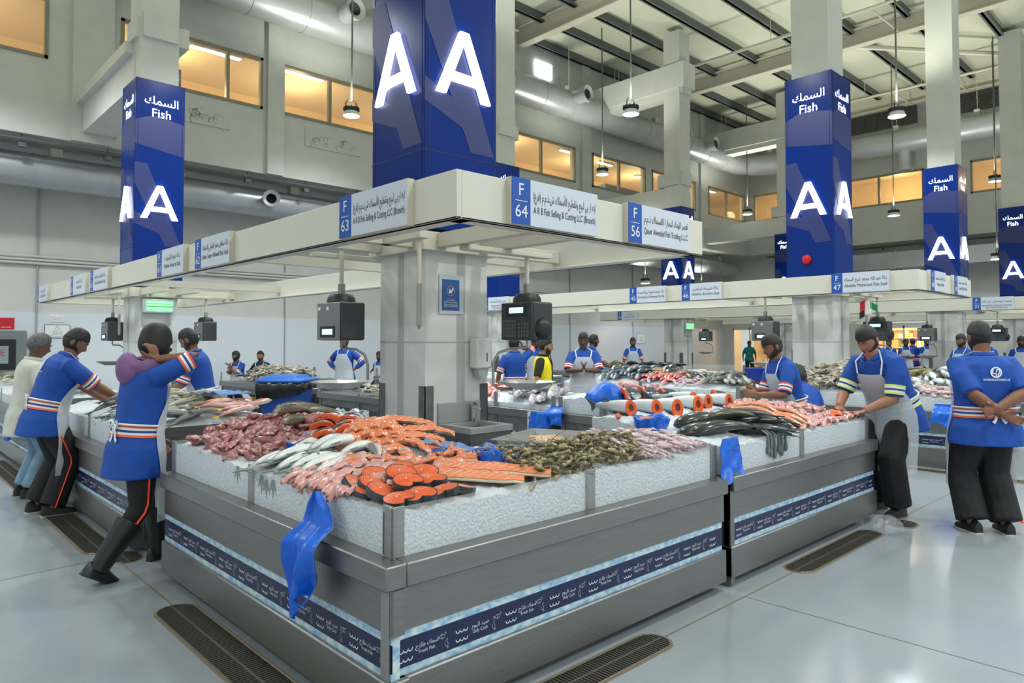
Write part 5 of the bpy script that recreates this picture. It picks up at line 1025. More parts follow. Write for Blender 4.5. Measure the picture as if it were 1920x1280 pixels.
for k, (x, y, lb) in enumerate(((7.0, 5.15, 0), (0, 0, 0))[:1]):
    for sp in [chunk('red_offcut', 'meat', .06, [M_meat, M_pinkf], 61, (1.5, .7, .5), .25), chunk('red_offcut', 'meat', .055, [M_pinkf, M_meat], 62, (1.3, .7, .6), .25)]: heap(sp, 20, rect(6.75, 7.3, 4.85, 5.35), bedI.h, lambda i: U(0, 6), 'dark pink fish offcut heaped behind the three salmon heads', 'dark pink offcuts behind the salmon heads', .03, .4, (.9, 1.3), lambda i: U(0, .12))
def crumple(name, label, loc, pts, m, rz=0, seed=0, amp=.02, cat='bag', n=22, k=14, top=.1):
    g = np.random.default_rng(seed); ph = g.uniform(0, 6, 5); G = []
    for i in range(k):
        t = i / (k - 1); rx, ry, z, ox = [np.interp(t, np.linspace(0, 1, len(pts)), [p[q] for p in pts]) for q in range(4)]; row = []
        for j in range(n + 1): a = j / n * 2 * PI; w_ = 1 + amp * (math.sin(5 * a + ph[0] + 2 * t) + .7 * math.sin(8 * a + ph[1] - 3 * t) + .5 * math.sin(13 * a + ph[2])); row.append((ox + rx * w_ * math.cos(a), ry * w_ * math.sin(a), z + .3 * amp * rx * math.sin(6 * a + ph[3] + 4 * t)))
        row[-1] = row[0]; G.append(row)
    mb = MB(); mb.sheet(bz(G)); mb.add(G[-1][:-1], [tuple(range(n))]); mb.add(G[0][:-1], [tuple(range(n - 1, -1, -1))]); o = mb.build(name, m, ang=22); o.location = loc; o.rotation_euler = (0, 0, rz); return tag(o, label, cat)
crumple('plastic_bag', 'bulging blue plastic bag on the ice mound left of the salmon heads', (6.35, 5.12, float(bedI.h(6.35, 5.12)) - .02), [(.16, .12, 0, 0), (.24, .15, .05, 0), (.22, .14, .11, .0), (.12, .1, .19, .0), (.05, .05, .245, -.01), (.01, .01, .25, 0)], M_bblue, -.7, 3, .12)
bag_bowl('blue bag of orange roe left of the beheaded salmon', 4.36, 3.10, zA(4.36, 3.1) - .02, .15, .10, .5, M_roe2, .8, seed=5)
t = thing('roe_tray', 'white tray of yellow roe beside the blue roe bag', 'tray', (3.98, 3.02, zL(3.98, 3.0) + .03), -.7); MB().loft([R_(.09, .05, 0), R_(.11, .065, .022), R_(.105, .06, .022), R_(.085, .045, .006)]).build('tray', M_pvc, t); MB().sphere((0, 0, .012), (.085, .045, .022), 16, 8).build('roe', M_roe3, t)
chunk('orange_strip', 'fillet', .06, [M_flesh], 71, (2.2, .35, .25), .1).at((4.30, 3.36, zA(4.3, 3.36) + .02), (0, 0, .7), 'narrow orange strip of salmon left of the blue roe bag')
# hanging blue bags
def hanging(label, P0, u, n, W0, L, m=M_bblue, seed=0, print_=None, taper=None, name='plastic_bag', dep=.04, out=.09):
    g = np.random.default_rng(seed); ph = g.uniform(0, 6, 6); u, n = bz(u), bz(n); G = []; k = 26; c = 22
    for i in range(k):
        t = i / (k - 1); w_ = np.interp(t, np.linspace(0, 1, len(taper)), taper) * W0; row = []
        for j in range(c):
            s = j / (c - 1) - .5; fold = dep * (math.sin(9 * s + ph[0] + 2 * t) * .5 + .4 * math.sin(17 * s + ph[1] + 3 * t) + .35 * math.sin(11 * t + 6 * s + ph[2])) * (.3 + .7 * t); row.append(bz(P0) + u * (s * w_ + .03 * math.sin(3 * t + ph[3]) * t) + n * (.022 + dep * .9 + fold + out * sst(P0[2] - .80, P0[2] - .70, L * t)) + bz((0, 0, -L * t * (1 + .12 * math.sin(5 * s + ph[4]) * (t > .5)))))
        G.append(row)
    t_ = thing(name, label, 'bag', P0); MB().sheet(G, .004).build('bag_film', m, t_, world=True, ang=40)
    if print_:
        l = MB(); mid = bz(P0) + n * (.024 + dep * 1.8 + out)
        for q, (s, z) in enumerate(print_): put_text(l, s, mid + bz((0, 0, -z)), u, (0, 0, 1), .03, maxw=.13)
        ribbon(l, arc(0, 0, .04, 0, 360, 14, .02), .006, mid + bz((0, 0, -.06)), u, (0, 0, 1)); l.build('print', mat('navy_bag_print', S(14, 60, 150), .4), t_, world=True)
    return t_
hanging('blue plastic bag tied to the glass on the left face of the corner counter', (1.60, 2.90, .925), (0, -1, 0), (-1, 0, 0), .25, .50, seed=4, taper=(.12, .62, .82, .9, 1.0, 1.05, .95, .75, .45), dep=.045)
hanging('blue printed bag hanging over the glass at the gap between the counters', (4.215, 2.41, .965), (1, 0, 0), (0, -1, 0), .26, .26, seed=2, taper=(.75, .92, .97, 1.0, 1.0, .98), print_=((arabic('سوق السمك'), .17), ('FISH MARKET', .205)), dep=.018, out=.03)
hanging('small blue bag hanging on the far left counter', (1.60, 10.9, .80), (0, -1, 0), (-1, 0, 0), .40, .42, seed=5, taper=(.5, 1, .9, .5), dep=.03); hanging('blue bag hanging on the far counter beside the worker with clasped hands behind', (9.93, 2.62, .82), (0, -1, 0), (-1, 0, 0), .26, .26, seed=6, taper=(1, 1, 1, .95), dep=.02)
for k, (p, lb) in enumerate((((6.42, 5.93, .80), 'clear and blue bag hanging at the glass post before the ice mound'), ((6.38, 6.15, .72), 'blue bag roll hanging on the inner counter beside the red and white box'))): hanging(lb, p, (0, -1, 0), (-1, 0, 0), .28, .24 + .06 * k, seed=9 + k, taper=(.7, 1, 1, 1, .9), dep=.03)
t = MB().box(-.015, 0, -.05, .05, -.3, 0, 0)
for q in range(4): t.box(-.0165, -.015, -.04 + .02 * (q % 2), .0 + .03 * (q % 2), -.25 + .05 * q, -.21 + .05 * q, 1)
o = t.build('carton', [M_board, mat('carton_red', S(190, 40, 48), .5)]); o.location = (6.345, 6.36, .70); tag(o, 'narrow red and white carton hung beside the blue bag roll', 'carton')
crumple('clear_bag', 'crumpled clear plastic bag on the floor by the far end of the right counter', (6.36, 2.14, .004), [(.10, .09, 0, 0), (.14, .12, .03, 0), (.12, .11, .09, -.01), (.06, .07, .13, -.02), (.02, .02, .14, -.02)], mat('clear_film', S(214, 222, 228), .12, alpha=.2, bump=(20, .8), spec=.9), 0, 12, .10)
# ================================================================ other counters' goods
Mk = make_fish('pink_yellow_fish', 'fish', .26, .085, .05, FM_pink, .2, .4); heap(Mk, 26, rect(6.55, 7.2, 7.05, 8.0), bedM.h, lambda i: 3.9 + U(-.3, .3), 'pink fish with yellow fins on the counter right of the main pillar', 'pink yellow finned fish', .03, .15, (1, 1.25), lambda i: U(0, .06))
Pg = make_fish('grey_fish', 'fish', .42, .16, .08, FM_purple, .2, .3); heap(Pg, 12, rect(6.55, 7.1, 6.15, 6.95), bedM.h, lambda i: 3.6 + U(-.25, .25), 'mauve grey fish on ice right of the pink yellow fish', 'mauve grey fish', .05, .15, (1, 1.2), lambda i: U(0, .07))
Tn = make_fish('tan_fish', 'fish', .30, .085, .06, FM_tan, .25, .35); Gy = make_fish('grey_fish', 'fish', .36, .095, .065, FM_grey, .2, .4); Dk2 = make_fish('black_fish', 'fish', .42, .11, .08, FM_dark, .15, .3); Sl2 = make_fish('silver_grey_fish', 'fish', .34, .08, .055, FM_silver, .25, .5)
heap(Tn, 40, rect(1.95, 2.55, 6.35, 7.35), bed2.h, lambda i: .3 + U(-.3, .3), 'tan fish heaped behind the hooded walker', 'tan fish behind the hooded walker', .04, .2, (.9, 1.15), lambda i: U(0, .12))
heap(Gy, 22, rect(1.75, 2.3, 5.98, 6.6), bed2.h, lambda i: .25 + U(-.2, .2), 'grey fish on the near end of the left counter beside the walker', 'grey fish beside the hooded walker', .04, .15, (.9, 1.1), lambda i: U(0, .06))
heap(Dk2, 9, rect(1.80, 2.1, 7.0, 7.6), bed2.h, lambda i: .2 + U(-.2, .2), 'black fish in front of the man in blue bending at left', 'black fish before the bending man', .05, .15, (.9, 1.1), lambda i: U(0, .08))
heap(Sl2, 12, rect(1.75, 1.95, 6.5, 7.2), bed2.h, lambda i: .2 + U(-.2, .2), 'silver grey fish along the glass of the left counter', 'silver grey fish along the left glass', .03, .15, (.9, 1.1), lambda i: U(0, .04))
heap(Spot(lambda: tag(make_fish('pink_fish', 'fish', .3, .07, .05, FM_pink, .2, .3).make(), None, 'fish')), 16, rect(2.25, 2.62, 5.95, 6.3), bed2.h, lambda i: .1 + U(-.2, .2), 'pale pink long fish laid behind the dark meat heap', 'pale pink fish behind the meat heap', .05, .15, (.95, 1.15), lambda i: U(0, .07))
o = MB().sheet([[(u * .42, (v - .5) * .22, .03 + .012 * math.sin(7 * u + 5 * v) + .006 * RNG.normal()) for v in np.linspace(0, 1, 9)] for u in np.linspace(0, 1, 14)], .004).build('flat_bag', mat('pale_blue_film', S(120, 160, 222), .18), ang=25); o.location = (2.25, 6.42, float(bed2.h(2.3, 6.4)) + .13); o.rotation_euler = (0, 0, -.5); tag(o, 'flat blue plastic bag on the fish behind the dark meat heap', 'bag')
heap(Gy, 10, rect(1.75, 2.4, 9.9, 11.2), bed3.h, lambda i: U(-.3, .5), 'grey fish on the far left counter', 'grey fish on the far left counter', .04, .15, (1, 1.2)); heap(make_fish('reddish_fish', 'fish', .34, .1, .07, FM_pink, .2, .3), 14, rect(1.75, 2.5, 10.9, 12), bed3.h, lambda i: U(-.3, .5), 'reddish fish on the far left counter', 'reddish fish on the far left counter', .04, .15, (.9, 1.1)); heap(Tn, 40, rect(1.8, 2.6, 12.6, 15.3), bed3.h, lambda i: U(0, 6), 'brownish small fish heaped at the far left edge', 'brownish fish at the far left edge', .05, .2, (.9, 1.1), lambda i: U(0, .1))
# crabs
M_crab = mat('pale_crab_shell', S(206, 200, 186), .35, noise=(16, .3), col2=S(150, 140, 124)); M_crabb = mat('blue_crab_shell', S(120, 142, 168), .35, noise=(16, .3), col2=S(196, 202, 206)); M_crabd = mat('dark_crab_mark', S(70, 64, 56), .4)
def make_crab(m, name='crab'):
    def f():
        mb = MB(); mb.sphere((0, 0, 0), (.05, .085, .028), 14, 8, 0); mb.sphere((.02, 0, .012), (.022, .05, .018), 10, 6, 1)
        for s in (-1, 1):
            for q in range(4): a = .5 - q * .42; mb.tube([(.01 - .02 * q, s * .06, 0), (.03 * math.cos(a + 1) + .02 - .03 * q, s * .12, .03), (.02 - .05 * q, s * .17, -.015)], [.009, .007, .003], 5, 0)
            mb.tube([(.03, s * .06, 0), (.07, s * .12, .02), (.12, s * .09, .01)], [.011, .013, .012], 6, 0); mb.tube([(.12, s * .09, .01), (.15, s * .06, .01), (.18, s * .035, .005)], [.018, .014, .003], 6, 0); mb.tube([(.13, s * .08, .01), (.165, s * .075, .01), (.18, s * .055, .005)], [.008, .006, .002], 5, 1)
        return tag(mb.build(name, m, ang=60), None, 'crab')
    return Spot(f)
Cb = make_crab([M_crab, M_crabd]); wz = lambda x, y: .72
heap(Cb, 46, rect(6.1, 7.0, 8.75, 9.9), lambda x, y: .74 + .14 * math.exp(-((x - 6.6) / .4) ** 2), lambda i: U(0, 6), 'pale crab heaped on the table left of the main pillar', 'pale crabs left of the main pillar', .01, .4, (.9, 1.2), lambda i: U(0, .10))
heap(Cb, 50, rect(6.15, 7.1, 13.2, 14.8), lambda x, y: .76 + .16 * math.exp(-((x - 6.6) / .4) ** 2), lambda i: U(0, 6), 'pale crab heaped on the far table behind the blue bin', 'pale crabs behind the blue bin', .01, .4, (1, 1.3), lambda i: U(0, .12))
heap(Gy, 10, rect(6.2, 6.9, 15.0, 15.8), wz, lambda i: U(0, 6), 'grey fish at the left end of the far crab table', 'grey fish on the far crab table', .05, .15, (.9, 1.1), lambda i: U(0, .12)); heap(Spot(make_fish('large_silver_fish', 'fish', .6, .17, .12, FM_silver, .1, .4).make), 3, grid(6.4, 6.9, 1, 11.2, 12.6, 3), lambda x, y: .80, lambda i: 2.2, 'large silver fish lying behind the blue bin lid', 'large silver fish behind the bin', .05, .1); heap(Dk2, 4, rect(6.2, 6.9, 10.4, 11.2), wz, lambda i: 2.0 + U(-.2, .2), 'dark fish on the crab table right of the blue bin', 'dark fish right of the blue bin', .06, .1)
Cb2 = make_crab([M_crabb, M_crabd], 'blue_crab'); heap(Cb2, 26, rect(10.15, 10.7, 3.15, 3.85), bedU1.h, lambda i: 3.6 + U(-.5, .5), 'blue grey crab on the far counter between the two right hand workers', 'blue grey crabs on the far counter', .03, .3, (1, 1.25), lambda i: U(0, .09)); heap(Cb, 44, rect(10.1, 11.0, 3.9, 4.65), bedU1.h, lambda i: U(0, 6), 'pale crab heaped left of the bearded leaning worker', 'pale crabs left of the leaning worker', .03, .3, (1, 1.25), lambda i: U(0, .2))
heap(Sq[0], 90, rect(10.05, 10.45, 2.5, 3.3), bedU1.h, lambda i: U(0, 6), 'small purple grey squid along the glass of the far counter', 'purple squids along the far glass', .02, .2, (1, 1.3), lambda i: U(0, .06)); heap(Sl2, 22, rect(10.5, 11.2, 2.55, 3.2), bedU1.h, lambda i: 3.6 + U(-.3, .3), 'silver striped fish on the far counter beside the standing worker', 'silver fish beside the standing worker', .05, .15, (1.2, 1.6), lambda i: U(0, .12)); heap(Tn, 8, rect(10.45, 10.75, 2.9, 3.3), bedU1.h, lambda i: U(0, 6), 'yellow tan fish among the squid on the far counter', 'yellow tan fish among the squid', .06, .1)
# lobsters and boxes on the raised tier
M_lob = mat('lobster_green', S(86, 92, 42), .35, noise=(14, .35), col2=S(140, 132, 70)); M_lobb = mat('lobster_brown', S(104, 76, 44), .4, noise=(14, .3))
tier = MB().box(11.35, 12.3, 2.5, 4.6, .7, 1.02).build('ice_block', M_ice, bevel=.03); tag(tier, 'long raised block of packed ice under the lobsters', 'ice', kind='stuff')
def make_lob():
    mb = MB(); mb.tube([(x, 0, .01 * math.cos(x * 9)) for x in np.linspace(.16, -.16, 13)], [.012, .035, .045, .045, .043, .040, .043, .038, .041, .035, .037, .030, .016], 9); mb.m = [1 if (i // 9) % 2 and i > 50 else 0 for i in range(len(mb.f))]
    for s in (-1, 1):
        for q in range(4): mb.tube([(.06 - .03 * q, s * .03, 0), (.09 - .04 * q, s * .09, .03), (.08 - .05 * q, s * .14, -.03)], [.008, .006, .003], 5, 1)
        mb.tube([(.15, s * .015, .01), (.22, s * .06, .05), (.22, s * .16, .04)], [.007, .004, .001], 5, 1); mb.add([(-.15, 0, 0), (-.22, s * .05, 0), (-.24, s * .01, 0), (-.15, 0, .01), (-.22, s * .05, .008), (-.24, s * .01, .008)], [(2, 1, 0), (3, 4, 5), (0, 1, 4, 3), (1, 2, 5, 4)], 0)
    return tag(mb.build('lobster', [M_lob, M_lobb], ang=60), None, 'lobster')
heap(Spot(make_lob), 22, rect(11.45, 12.1, 2.6, 4.35), lambda x, y: 1.06, lambda i: U(2.6, 3.8), 'green brown lobster on the raised ice block at right', 'lobsters on the raised ice block', .03, .2, (1.1, 1.4), lambda i: U(0, .08))
M_tub = mat('royal_blue_tub', S(22, 52, 160), .35)
def tub(x, y, z, r, h, label, m=None, sq=1.0):
    t = MB().lathe([(r * .78, 0), (r * .8, .0), (r, h), (r * 1.04, h), (r * .96, h - .01), (r * .76, .02), (0, .02)], 22); o = t.build('tub', m or M_tub); o.location = (x, y, z); o.scale = (1, sq, 1); return tag(o, label, 'tub')
tub(14.95, 7.62, .72, .36, .27, 'blue plastic basin left of the capped worker'); tub(15.0, 6.95, .72, .34, .27, 'blue plastic basin partly behind the capped worker'); crate(11.6, 3.9, 1.02, .1, 'dark blue box of shellfish left of the lobsters', .6, .5, .17, M_tub); crate(10.95, 3.72, 1.0, .1, 'blue box on the far counter below the lobsters', .5, .35, .12, M_tub); pass
crumple('plastic_bag', 'rumpled blue bag behind the leaning worker', (15.3, 5.1, .725), [(.4, .25, 0, 0), (.5, .3, .1, 0), (.4, .25, .22, -.1), (.15, .12, .36, -.2), (.05, .05, .38, -.2)], M_bblue, -.8, 21, .12)
heap(Sl2, 26, rect(10.0, 10.6, 7.4, 8.9), bedU2.h, lambda i: 3.3 + U(-.25, .25), 'silver fish on the second row counter right of the man with clasped hands', 'silver fish right of the man with clasped hands', .05, .15, (1.3, 1.7), lambda i: U(0, .12)); heap(make_fish('blue_grey_fish', 'fish', .36, .1, .07, FM_salmon, .2, .4), 22, rect(10.1, 10.7, 6.9, 8.1), bedU2.h, lambda i: 3.3 + U(-.3, .3), 'blue grey fish behind the silver ones on the second row', 'blue grey fish on the second row', .06, .15, (1, 1.3), lambda i: U(0, .14))
heap(Mk, 40, rect(10.0, 10.35, 6.6, 7.5), bedU2.h, lambda i: 3.3 + U(-.25, .25), 'pink fish with yellow fins in neat rows on the second row counter', 'pink yellow fish on the second row', .04, .15, (.9, 1.1), lambda i: U(0, .07)); heap(Tn, 26, rect(10.3, 10.8, 6.2, 7.3), bedU2.h, lambda i: U(0, 6), 'small tan fish heaped behind the pink rows', 'small tan fish on the second row', .07, .2, (.9, 1.1), lambda i: U(0, .1))
heap(Sq[0], 40, rect(9.95, 10.15, 6.0, 6.6), bedU2.h, lambda i: U(0, 6), 'purple squid at the glass of the second row counter', 'purple squids on the second row', .02, .2, (1, 1.3), lambda i: U(0, .05)); heap(Sl2, 12, rect(10.3, 10.8, 5.9, 6.5), bedU2.h, lambda i: 1.0 + U(-.2, .2), 'thin silver fish standing in a fan on the second row', 'thin silver fish in a fan', .06, .2, (1, 1.3), lambda i: U(0, .06)); heap(Gy, 22, rect(9.98, 10.6, 5.5, 6.05), bedU2.h, lambda i: U(2.8, 4.2), 'grey white fish at the near end of the second row counter', 'grey white fish at the second row end', .04, .2, (1, 1.2), lambda i: U(0, .1))
heap(Dk2, 24, rect(15.0, 15.7, 10.1, 11.6), lambda x, y: .76, lambda i: 1.2 + U(-.15, .15), 'dark fish laid side by side on the distant back counter', 'dark fish on the distant counter', .06, .1, (1.2, 1.5), lambda i: U(0, .22)); heap(make_fish('mixed_fish', 'fish', .4, .11, .08, FM_tan, .15, .4), 30, rect(15.0, 15.7, 11.6, 13.6), lambda x, y: .76, lambda i: 1.2 + U(-.2, .2), 'grey tan fish laid in a long row on the distant back counter', 'grey tan fish on the distant counter', .06, .1, (1.2, 1.5), lambda i: U(0, .22))
t = thing('lidded_tub', 'blue lidded tub behind the blue bag, near the man with clasped hands', 'tub', (12.4, 9.75, .70), .4); MB().loft([R_(.42, .3, -.7), R_(.5, .36, .2)]).build('tub_body', M_bin, t); MB().loft([R_(.56, .42, .2), R_(.56, .42, .27), R_(.45, .3, .30)]).build('lid', mat('blue_bin_lid', S(24, 98, 190), .4), t)
heap(Tn, 18, rect(18.6, 19.3, 5.5, 8.5), lambda x, y: .82, lambda i: U(0, 6), 'small pale fish on the distant third row counter', 'pale fish on the third row', .05, .15, (1.2, 1.5), lambda i: U(0, .15))
for k, (x, y, z, lb) in enumerate(((15.3, 9.65, .5, 'blue film at the end of the distant dark fish counter'), (15.3, 9.0, .42, 'low blue bag on a distant counter under the dark fish'))): crumple('plastic_bag', lb, (x, y, z + .3), [(.3, .2, 0, 0), (.35, .24, .06, 0), (.2, .15, .1, 0), (.05, .05, .12, 0)], M_bblue, 0, 30 + k, .1)
# ================================================================ people
M_sk = [mat('skin_tan', S(158, 112, 86), .5, noise=(18, .08), sss=.1), mat('skin_brown', S(130, 88, 66), .5, noise=(18, .08), sss=.1), mat('skin_deep', S(96, 64, 48), .5, noise=(18, .08), sss=.1)]
M_shirt = mat('blue_polo', S(6, 70, 160), .75, noise=(9, .10), bump=(14, .25)); M_trou = mat('black_trousers', S(24, 24, 27), .8, noise=(9, .15), bump=(12, .3)); M_jean = mat('pale_jeans', S(116, 146, 170), .8, noise=(9, .15), bump=(12, .3))
M_hair = mat('black_hair', S(24, 22, 22), .6, noise=(60, .3), bump=(90, .6)); M_gray = mat('grey_hair', S(88, 88, 88), .6, noise=(50, .4), bump=(90, .6)); M_cap = mat('black_cap', S(30, 31, 34), .6, noise=(40, .15), bump=(60, .2))
M_or = mat('orange_tape', S(240, 96, 40), .5); M_wh = mat('silver_tape', S(226, 230, 232), .45); M_yl = mat('lime_tape', S(214, 236, 90), .5); M_nv = mat('navy_tape', S(20, 60, 140), .6)
M_apron = mat('apron_film', S(236, 243, 250), .32, alpha=.42, bump=(10, .5), spec=.5); M_boot = mat('black_boot', S(22, 22, 24), .35); M_shoe = mat('black_shoe', S(28, 28, 30), .6); M_sole = mat('pale_sole', S(186, 184, 176), .6)
def rm(mb, vox, sm=4, name='m', mats=None, parent=None, fac=.5):
    me = mb.mesh('tmp', mats, False); o = bpy.data.objects.new('tmp', me); COL.objects.link(o)
    r = o.modifiers.new('r', 'REMESH'); r.mode = 'VOXEL'; r.voxel_size = vox; s = o.modifiers.new('s', 'SMOOTH'); s.factor = fac; s.iterations = sm
    bpy.context.view_layer.update(); n = bpy.data.meshes.new_from_object(o.evaluated_get(bpy.context.evaluated_depsgraph_get())); n.name = name
    n.polygons.foreach_set('use_smooth', [True] * len(n.polygons)); bpy.data.objects.remove(o); bpy.data.meshes.remove(me)
    n.materials.clear(); [n.materials.append(x) for x in (mats if isinstance(mats, (list, tuple)) else [mats])]
    q = bpy.data.objects.new(name, n); COL.objects.link(q); q.parent = parent; return q
def ik(a, b, l1, l2, pole):
    a, b, pole = bz(a), bz(b), bz(pole); d = b - a; L = np.linalg.norm(d); L = min(max(L, .05), (l1 + l2) * .995); d = d / np.linalg.norm(d); b = a + d * L
    x = (l1 * l1 - l2 * l2 + L * L) / (2 * L); h = math.sqrt(max(0, l1 * l1 - x * x)); p = pole - d * (pole @ d); p /= np.linalg.norm(p) + 1e-9
    return a + d * x + p * h, b
def unit(v): v = bz(v); return v / (np.linalg.norm(v) + 1e-9)
def head_pt(phi, th, off=0):
    z = np.cos(th); r = np.sin(th); front = np.cos(phi); zz = .120 * z
    rx = np.where(front > 0, .096, .098); ry = .077
    jaw = sst(.0, 1.0, -z); rx = rx * (1 - jaw * np.where(front > 0, .04, .40)); ry = ry * (1 - .22 * jaw)
    x = r ** .82 * np.cos(phi) * rx; y = r ** .82 * np.sin(phi) * ry
    p = (phi + PI) % (2 * PI) - PI; g = lambda a, b, c, d: np.exp(-((p - a) / b) ** 2 - ((zz - c) / d) ** 2)
    x = x + .024 * g(0, .16, -.026, .014) + .014 * g(0, .13, -.006, .02) + .006 * g(0, .6, .032, .012) + .007 * (g(0, .28, -.060, .007) + g(0, .25, -.073, .007)) + .010 * g(0, .35, -.104, .016) - .009 * (g(.40, .2, .010, .013) + g(-.40, .2, .010, .013))
    y = y + .004 * (g(.75, .25, -.02, .02) - g(-.75, .25, -.02, .02))
    P = np.stack([x, y, zz * np.ones_like(phi)], -1); n = P / (np.linalg.norm(P, axis=-1)[..., None] + 1e-9); return P + n * np.asarray(off)[..., None]
def head_grid(nu=36, nv=26):
    th = np.linspace(.12, PI - .22, nv); ph = np.arange(nu) * 2 * PI / nu - PI; return np.meshgrid(ph, th)
def shell(mb, fn, nu=36, nv=26):
    """hair, cap or beard: the part of the head surface where fn gives an offset"""
    PH, TH = head_grid(nu, nv); Z = .12 * np.cos(TH); off = fn(PH, Z); P = head_pt(PH, TH, np.maximum(off, -.004)); F = []
    for i in range(nv - 1):
        for j in range(nu):
            j2 = (j + 1) % nu
            if max(off[i, j], off[i, j2], off[i + 1, j], off[i + 1, j2]) > 0: F.append((i * nu + j, (i + 1) * nu + j, (i + 1) * nu + j2, i * nu + j2))
    if off[0].max() > 0: F.append(tuple(range(nu)))
    ids = sorted({v for f in F for v in f}); mp = {v: i for i, v in enumerate(ids)}; mb.add(P.reshape(-1, 3)[ids], [tuple(mp[v] for v in f) for f in F]); return mb
def person(loc, head, label, h=1.72, lean=.05, hand_l=(.06, .27, .80), hand_r=(.06, -.27, .80), foot_l=(.02, .11, 0), foot_r=(.02, -.11, 0), yaw=0, nod=.1, drop=0, sk=1, shirt=None, trou=None, top='cap', beard=True, apron='front', bands=True, cuffs=M_or, sleeve=.95,
           el_l=(-.5, .6, -.5), el_r=(-.5, -.6, -.5), nl=(0, -1, -.3), nr=(0, 1, -.3), dl=None, dr=None, curl=.5, vox=.011, shoes='shoe', stripe=False, logo=False, tie=False, hood=None, vest=None, build=1.0, toe_l=0, toe_r=0, hipx=0, hem=-.30, group=None, low=True, twist=0):
    t = thing('person', label, 'person', loc, math.radians(head), group); s = h / 1.72; sk_m = M_sk[sk]; sm = shirt or M_shirt; B = build
    hip = bz((hipx, 0, .93 * s - drop)); SL = .52 * s
    def sp(q):  # point on the spine, q = 0 hip .. 1 neck base
        a = lean * min(max(q, -.2), 1) * .5 if q < 1 else lean * .5
        aa = lean * (.6 + .4 * q); return hip + bz((math.sin(aa) * SL * q, 0, math.cos(aa) * SL * q))
    def axes(q): a = lean * (.6 + .8 * max(0, q)) * (1 if q > 0 else .3); f = bz((math.cos(a), 0, -math.sin(a))); tw = twist * max(0, min(1, q)); l = bz((0, 1, 0)); return f * math.cos(tw) + l * math.sin(tw), l * math.cos(tw) - f * math.sin(tw)
    TOR = [(-.55, .205, .155, 0), (-.30, .198, .150, 0), (-.12, .186, .138, 0), (.05, .166, .122, .0), (.28, .160, .120, .008), (.52, .168, .124, .006), (.72, .180, .120, .0), (.84, .168, .104, -.006), (.90, .135, .090, -.008), (.95, .100, .078, -.008), (1.0, .074, .068, -.005)]
    def ring(q, inf=0, n=20, a0=0, a1=2 * PI, end=False):
        T = bz(TOR); w_ = np.interp(q, T[:, 0], T[:, 1]) * s * B + inf; d = np.interp(q, T[:, 0], T[:, 2]) * s * B + inf; o = np.interp(q, T[:, 0], T[:, 3]); f, l = axes(q); a = np.linspace(a0, a1, n, endpoint=end)
        ca, sa = np.cos(a), np.sin(a); e = .82; return sp(q) + (np.sign(ca) * abs(ca) ** e * d + o)[:, None] * f + (np.sign(sa) * abs(sa) ** e * w_)[:, None] * l
    N = sp(1.0); fN, lN = axes(1.0); up = unit(np.cross(fN, lN)); hd = N + up * .035 * s + bz((.02, 0, .112 * s)) + fN * .02
    R = Matrix.Rotation(yaw, 3, 'Z') @ Matrix.Rotation(nod, 3, 'Y'); Rn = bz(R) * (s ** .5) * 1.05
    body = MB(); body.loft([ring(q, -.014) for q in (-.2, .05, .28, .52, .72, .84, .90, .95, 1.0)]); nb = hd - bz((.02, 0, .07)) ; body.tube([N - up * .04, (N + nb) / 2, nb + bz(R) @ bz((-.015, 0, .03))], [.072 * s, .062 * s, .060 * s], 14)
    PH, TH = head_grid(); P = head_pt(PH, TH); hv = [P[i] @ Rn.T + hd for i in range(len(P))]; hm = MB(); hm.loft(hv[::-1]); hm.loft([hv[0] * .98 + hd * .02, hv[0]]) if 0 else None
    body.add(hm.arr(), hm.f)
    for sd in (1, -1): body.sphere(hd + Rn @ bz((-.008, sd * .078, -.004)), (.019, .011, .032), 10, 8, M=Rn)
    # arms
    hands = {}; arms = {}
    shl = sp(.86)
    f8, l8 = axes(.86)
    for sd, hx, pole, nn, dd in ((1, hand_l, el_l, nl, dl), (-1, hand_r, el_r, nr, dr)):
        S_ = shl + l8 * sd * .172 * s * B + bz((0, 0, -.022)); E, W_ = ik(S_, hx, .29 * s, .255 * s, pole); arms[sd] = (S_, E, W_)
        body.tube([shl + l8 * sd * .06, S_, S_ + (E - S_) * .3, S_ + (E - S_) * .85, E, E + (W_ - E) * .25, E + (W_ - E) * .75, W_], bz([.05, .056, .050, .042, .041, .042, .032, .027]) * s * B, 12)
        d = unit(dd if dd is not None else (W_ - E)); n = bz(nn); n = unit(n - d * (n @ d)); side = np.cross(n, d) * sd; k = s
        body.tube([W_ - d * .02, W_ + d * .02 * k, W_ + d * .055 * k, W_ + d * .09 * k, W_ + d * .10 * k], bz([.026, .029, .039, .040, .034]) * k, 12, flat=.42, up=n)
        for q, (o, ln) in enumerate(((.031, .068), (.0105, .077), (-.0105, .072), (-.031, .056))):
            p = W_ + d * (.092 - .004 * abs(q - 1)) * k + side * o * k; c = curl * (1 + .08 * q); pts = [p - d * .02]; ang = .15 * c
            pts.append(p)
            for m_, fr in enumerate((.45, .32, .23)): ang += c * (.5 + .3 * m_); v = d * math.cos(ang) + n * math.sin(ang) + side * o * 1.2; p = p + unit(v) * ln * fr * k; pts.append(p)
            body.tube(pts, bz([.0095, .0098, .009, .0083, .0072]) * k, 8)
        p = W_ + d * .025 * k + side * .030 * k + n * .004; v1 = unit(d * .65 + side * .75 + n * .25); v2 = unit(d * .9 + side * .3 + n * .45); body.tube([p - v1 * .02, p + v1 * .035 * k, p + v1 * .035 * k + v2 * .028 * k, p + v1 * .035 * k + v2 * .05 * k], bz([.014, .0115, .010, .008]) * k, 8)
        hands[sd] = (W_, d, n)
    # legs
    legs_ = {}
